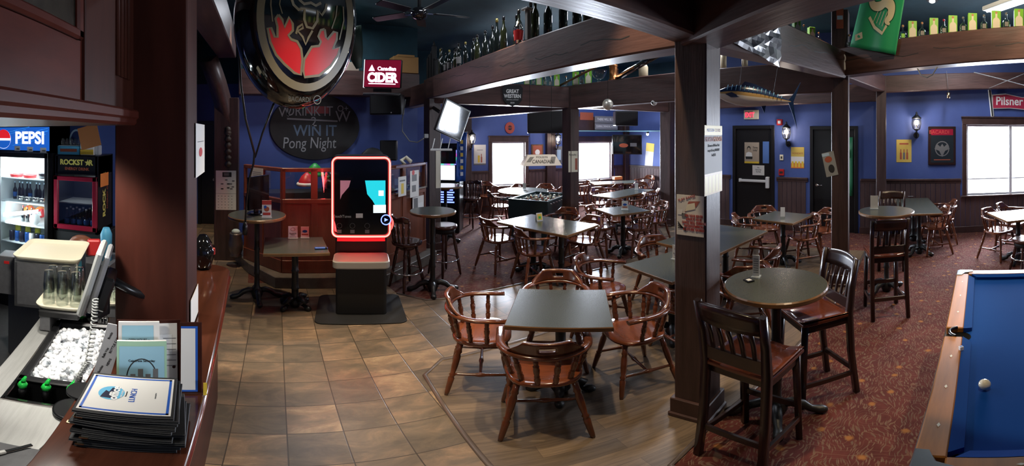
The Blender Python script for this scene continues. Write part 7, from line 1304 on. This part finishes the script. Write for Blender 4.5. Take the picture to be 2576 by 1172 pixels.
# ------------------------------------------------------------------ pool table
a0 = Vector((3.46, -.685, 0)); ax = (Vector((1.27, -.11, 0)) - Vector((3.34, -.65, 0))).normalized(); ay = Vector((0, 0, 1)).cross(ax) * 1.0
T = Matrix((ax, ay, Vector((0, 0, 1)))).transposed().to_4x4(); T.translation = a0; LX, LY, RH = 2.40, 1.32, .82
t = thing('pool_table', 'pool table with blue cloth and honey wood rails in the right foreground', 'pool table', M4=T); s_ = 1 if (T @ Vector((0, 1, 0)) - a0).y < 0 else -1
Y = lambda y: s_ * y
M().box2((.12, Y(.12), .70), (LX - .12, Y(LY - .12), .785), 'cloth').build('playfield', t)
b = M(); w_ = .105
for x0, x1 in ((.10, LX / 2 - .06), (LX / 2 + .06, LX - .10)):
    b.box2((x0, Y(0), .765), (x1, Y(w_), RH), 'railwood', .006); b.box2((x0, Y(LY - w_), .765), (x1, Y(LY), RH), 'railwood', .006)
for x0, x1 in ((0, w_), (LX - w_, LX)): b.box2((x0, Y(.10), .765), (x1, Y(LY - .10), RH), 'railwood', .006)
b.build('rail', t); b = M()
for k in range(1, 8):
    if k == 4: continue
    x = LX * k / 8
    for y in (w_ * .55, LY - w_ * .55): b.poly([(x - .016, Y(y)), (x, Y(y) - .007), (x + .016, Y(y)), (x, Y(y) + .007)], 'cream', RH + .001)
for k in range(1, 4):
    y = LY * k / 4
    for x in (w_ * .55, LX - w_ * .55): b.poly([(x - .007, Y(y)), (x, Y(y) - .016), (x + .007, Y(y)), (x, Y(y) + .016)], 'cream', RH + .001)
b.build('rail_dots', t); b = M()
def cush(pts, inn):
    n = len(pts); vs = [(p[0], Y(p[1]), RH - .002) for p in pts] + [(p[0], Y(p[1]), RH - .012) for p in inn] + [(p[0], Y(p[1]), .775) for p in inn] + [(p[0], Y(p[1]), .775) for p in pts]
    b.add(vs, [(0, 1, 3, 2), (2, 3, 5, 4), (4, 5, 7, 6), (0, 2, 4, 6), (1, 3, 5, 7)], 'cloth')
for x0, x1 in ((.13, LX / 2 - .055), (LX / 2 + .055, LX - .13)):
    for y0, y1 in ((w_, w_ + .05), (LY - w_, LY - w_ - .05)): cush([(x0, y0), (x1, y0)], [(x0 + .045, y1), (x1 - .03 if x1 < LX * .6 else x1 - .045, y1)])
for x0, x1 in ((w_, w_ + .05), (LX - w_, LX - w_ - .05)): cush([(x0, .13), (x0, LY - .13)], [(x1, .175), (x1, LY - .175)])
b.build('cushions', t)
for x in (0, LX):
    for y in (0, LY):
        sx, sy = (1 if x == 0 else -1), (1 if y == 0 else -1); b = M(); P_ = [(x + sx * .02, y), (x + sx * .14, y), (x + sx * .14, y + sy * .045), (x + sx * .075, y + sy * .075), (x + sx * .045, y + sy * .14), (x, y + sy * .14), (x, y + sy * .02)]; b.prism([(p[0], Y(p[1])) for p in P_], .755, RH + .004, 'cornermetal' if mat('cornermetal', (.30, .31, .32), .3, .9) else '', .006); b.build('corner_cap', t); M().cyl((x + sx * .105, Y(y + sy * .105), .74), (x + sx * .105, Y(y + sy * .105), .7865), .058, 'pocketblack' if mat('pocketblack', (.002, .002, .002), .9, spec=.1) else '', 20).build('pocket', t)
for y in (.045, LY - .045):
    sy = 1 if y < 1 else -1; b = M(); b.lathe((LX / 2, Y(y + sy * .045), .74), (LX / 2, Y(y + sy * .045), .7865), [(0, .06), (1, .062)], 'pocketblack', 22); b.tube([(LX / 2 + .064 * math.cos(R(200 + 140 * i / 10)), Y(y + sy * .045 + sy * .064 * math.sin(R(200 + 140 * i / 10))), RH + .001) for i in range(11)], .010, 'blackplastic', 7); b.build('pocket', t)
M().box2((-.014, Y(-.014), .52), (LX + .014, Y(LY + .014), .762), 'tableskirt' if mat('tableskirt', (.06, .05, .045), .4) else '', .01).build('skirt', t)
for x in (.35, LX - .35):
    for y in (.3, LY - .3): M().box2((x - .09, Y(y) - .09, 0), (x + .09, Y(y) + .09, .53), 'tableskirt', .01).build('leg', t)
p = P(2477, 967, .814); single(M().ball((0, 0, 0), .0286, mat('ivory', (.80, .75, .58), .12, coat=.6).name, 22), 'cue_ball', 'ivory white cue ball on the blue pool table cloth', 'ball', None, Mz(p.x, p.y, .785 + .0291))
p = P(2418, 880, .82); single(M().box((0, 0, .011), (.022, .022, .022), 'white', .002).box((0, 0, .0225), (.014, .014, .002), 'royal'), 'chalk_cube', 'small pale cue chalk cube on the near pool table rail', 'chalk', None, Mz(p.x, p.y, RH + .001, .3))

# small fittings
q = pxquad(Vector((P2[0] - .125, 2.8, 2.6)), (-1, .04, 0), 1643, 250, 1657, 266, .05); t = thing('security_camera', 'small white security camera under the inner beam beside the post', 'camera', M4=q[0]); M().ball((0, 0, 0), .05, 'white', 12).build('dome', t); M().box((0, .02, -.03), (.05, .05, .06), 'white', .008).build('mount', t); M().cyl((0, -.01, .04), (0, -.01, .055), .016, 'ink', 10).build('lens', t)
n = Vector((R1[1] - R0[1], -(R1[0] - R0[0]), 0)).normalized(); n = n if n.dot(Vector((-R0[0], -R0[1], 0))) > 0 else -n
b = M(); b.tube([hit(px, py, Vector((*R0, 2.8)) + n * .10, n) for px, py in ((2308, 172), (2316, 188), (2332, 195), (2346, 188), (2358, 168))], .008, 'greyline', 6); single(b, 'loose_wire', 'loop of wire hanging under the right beam', 'wire')
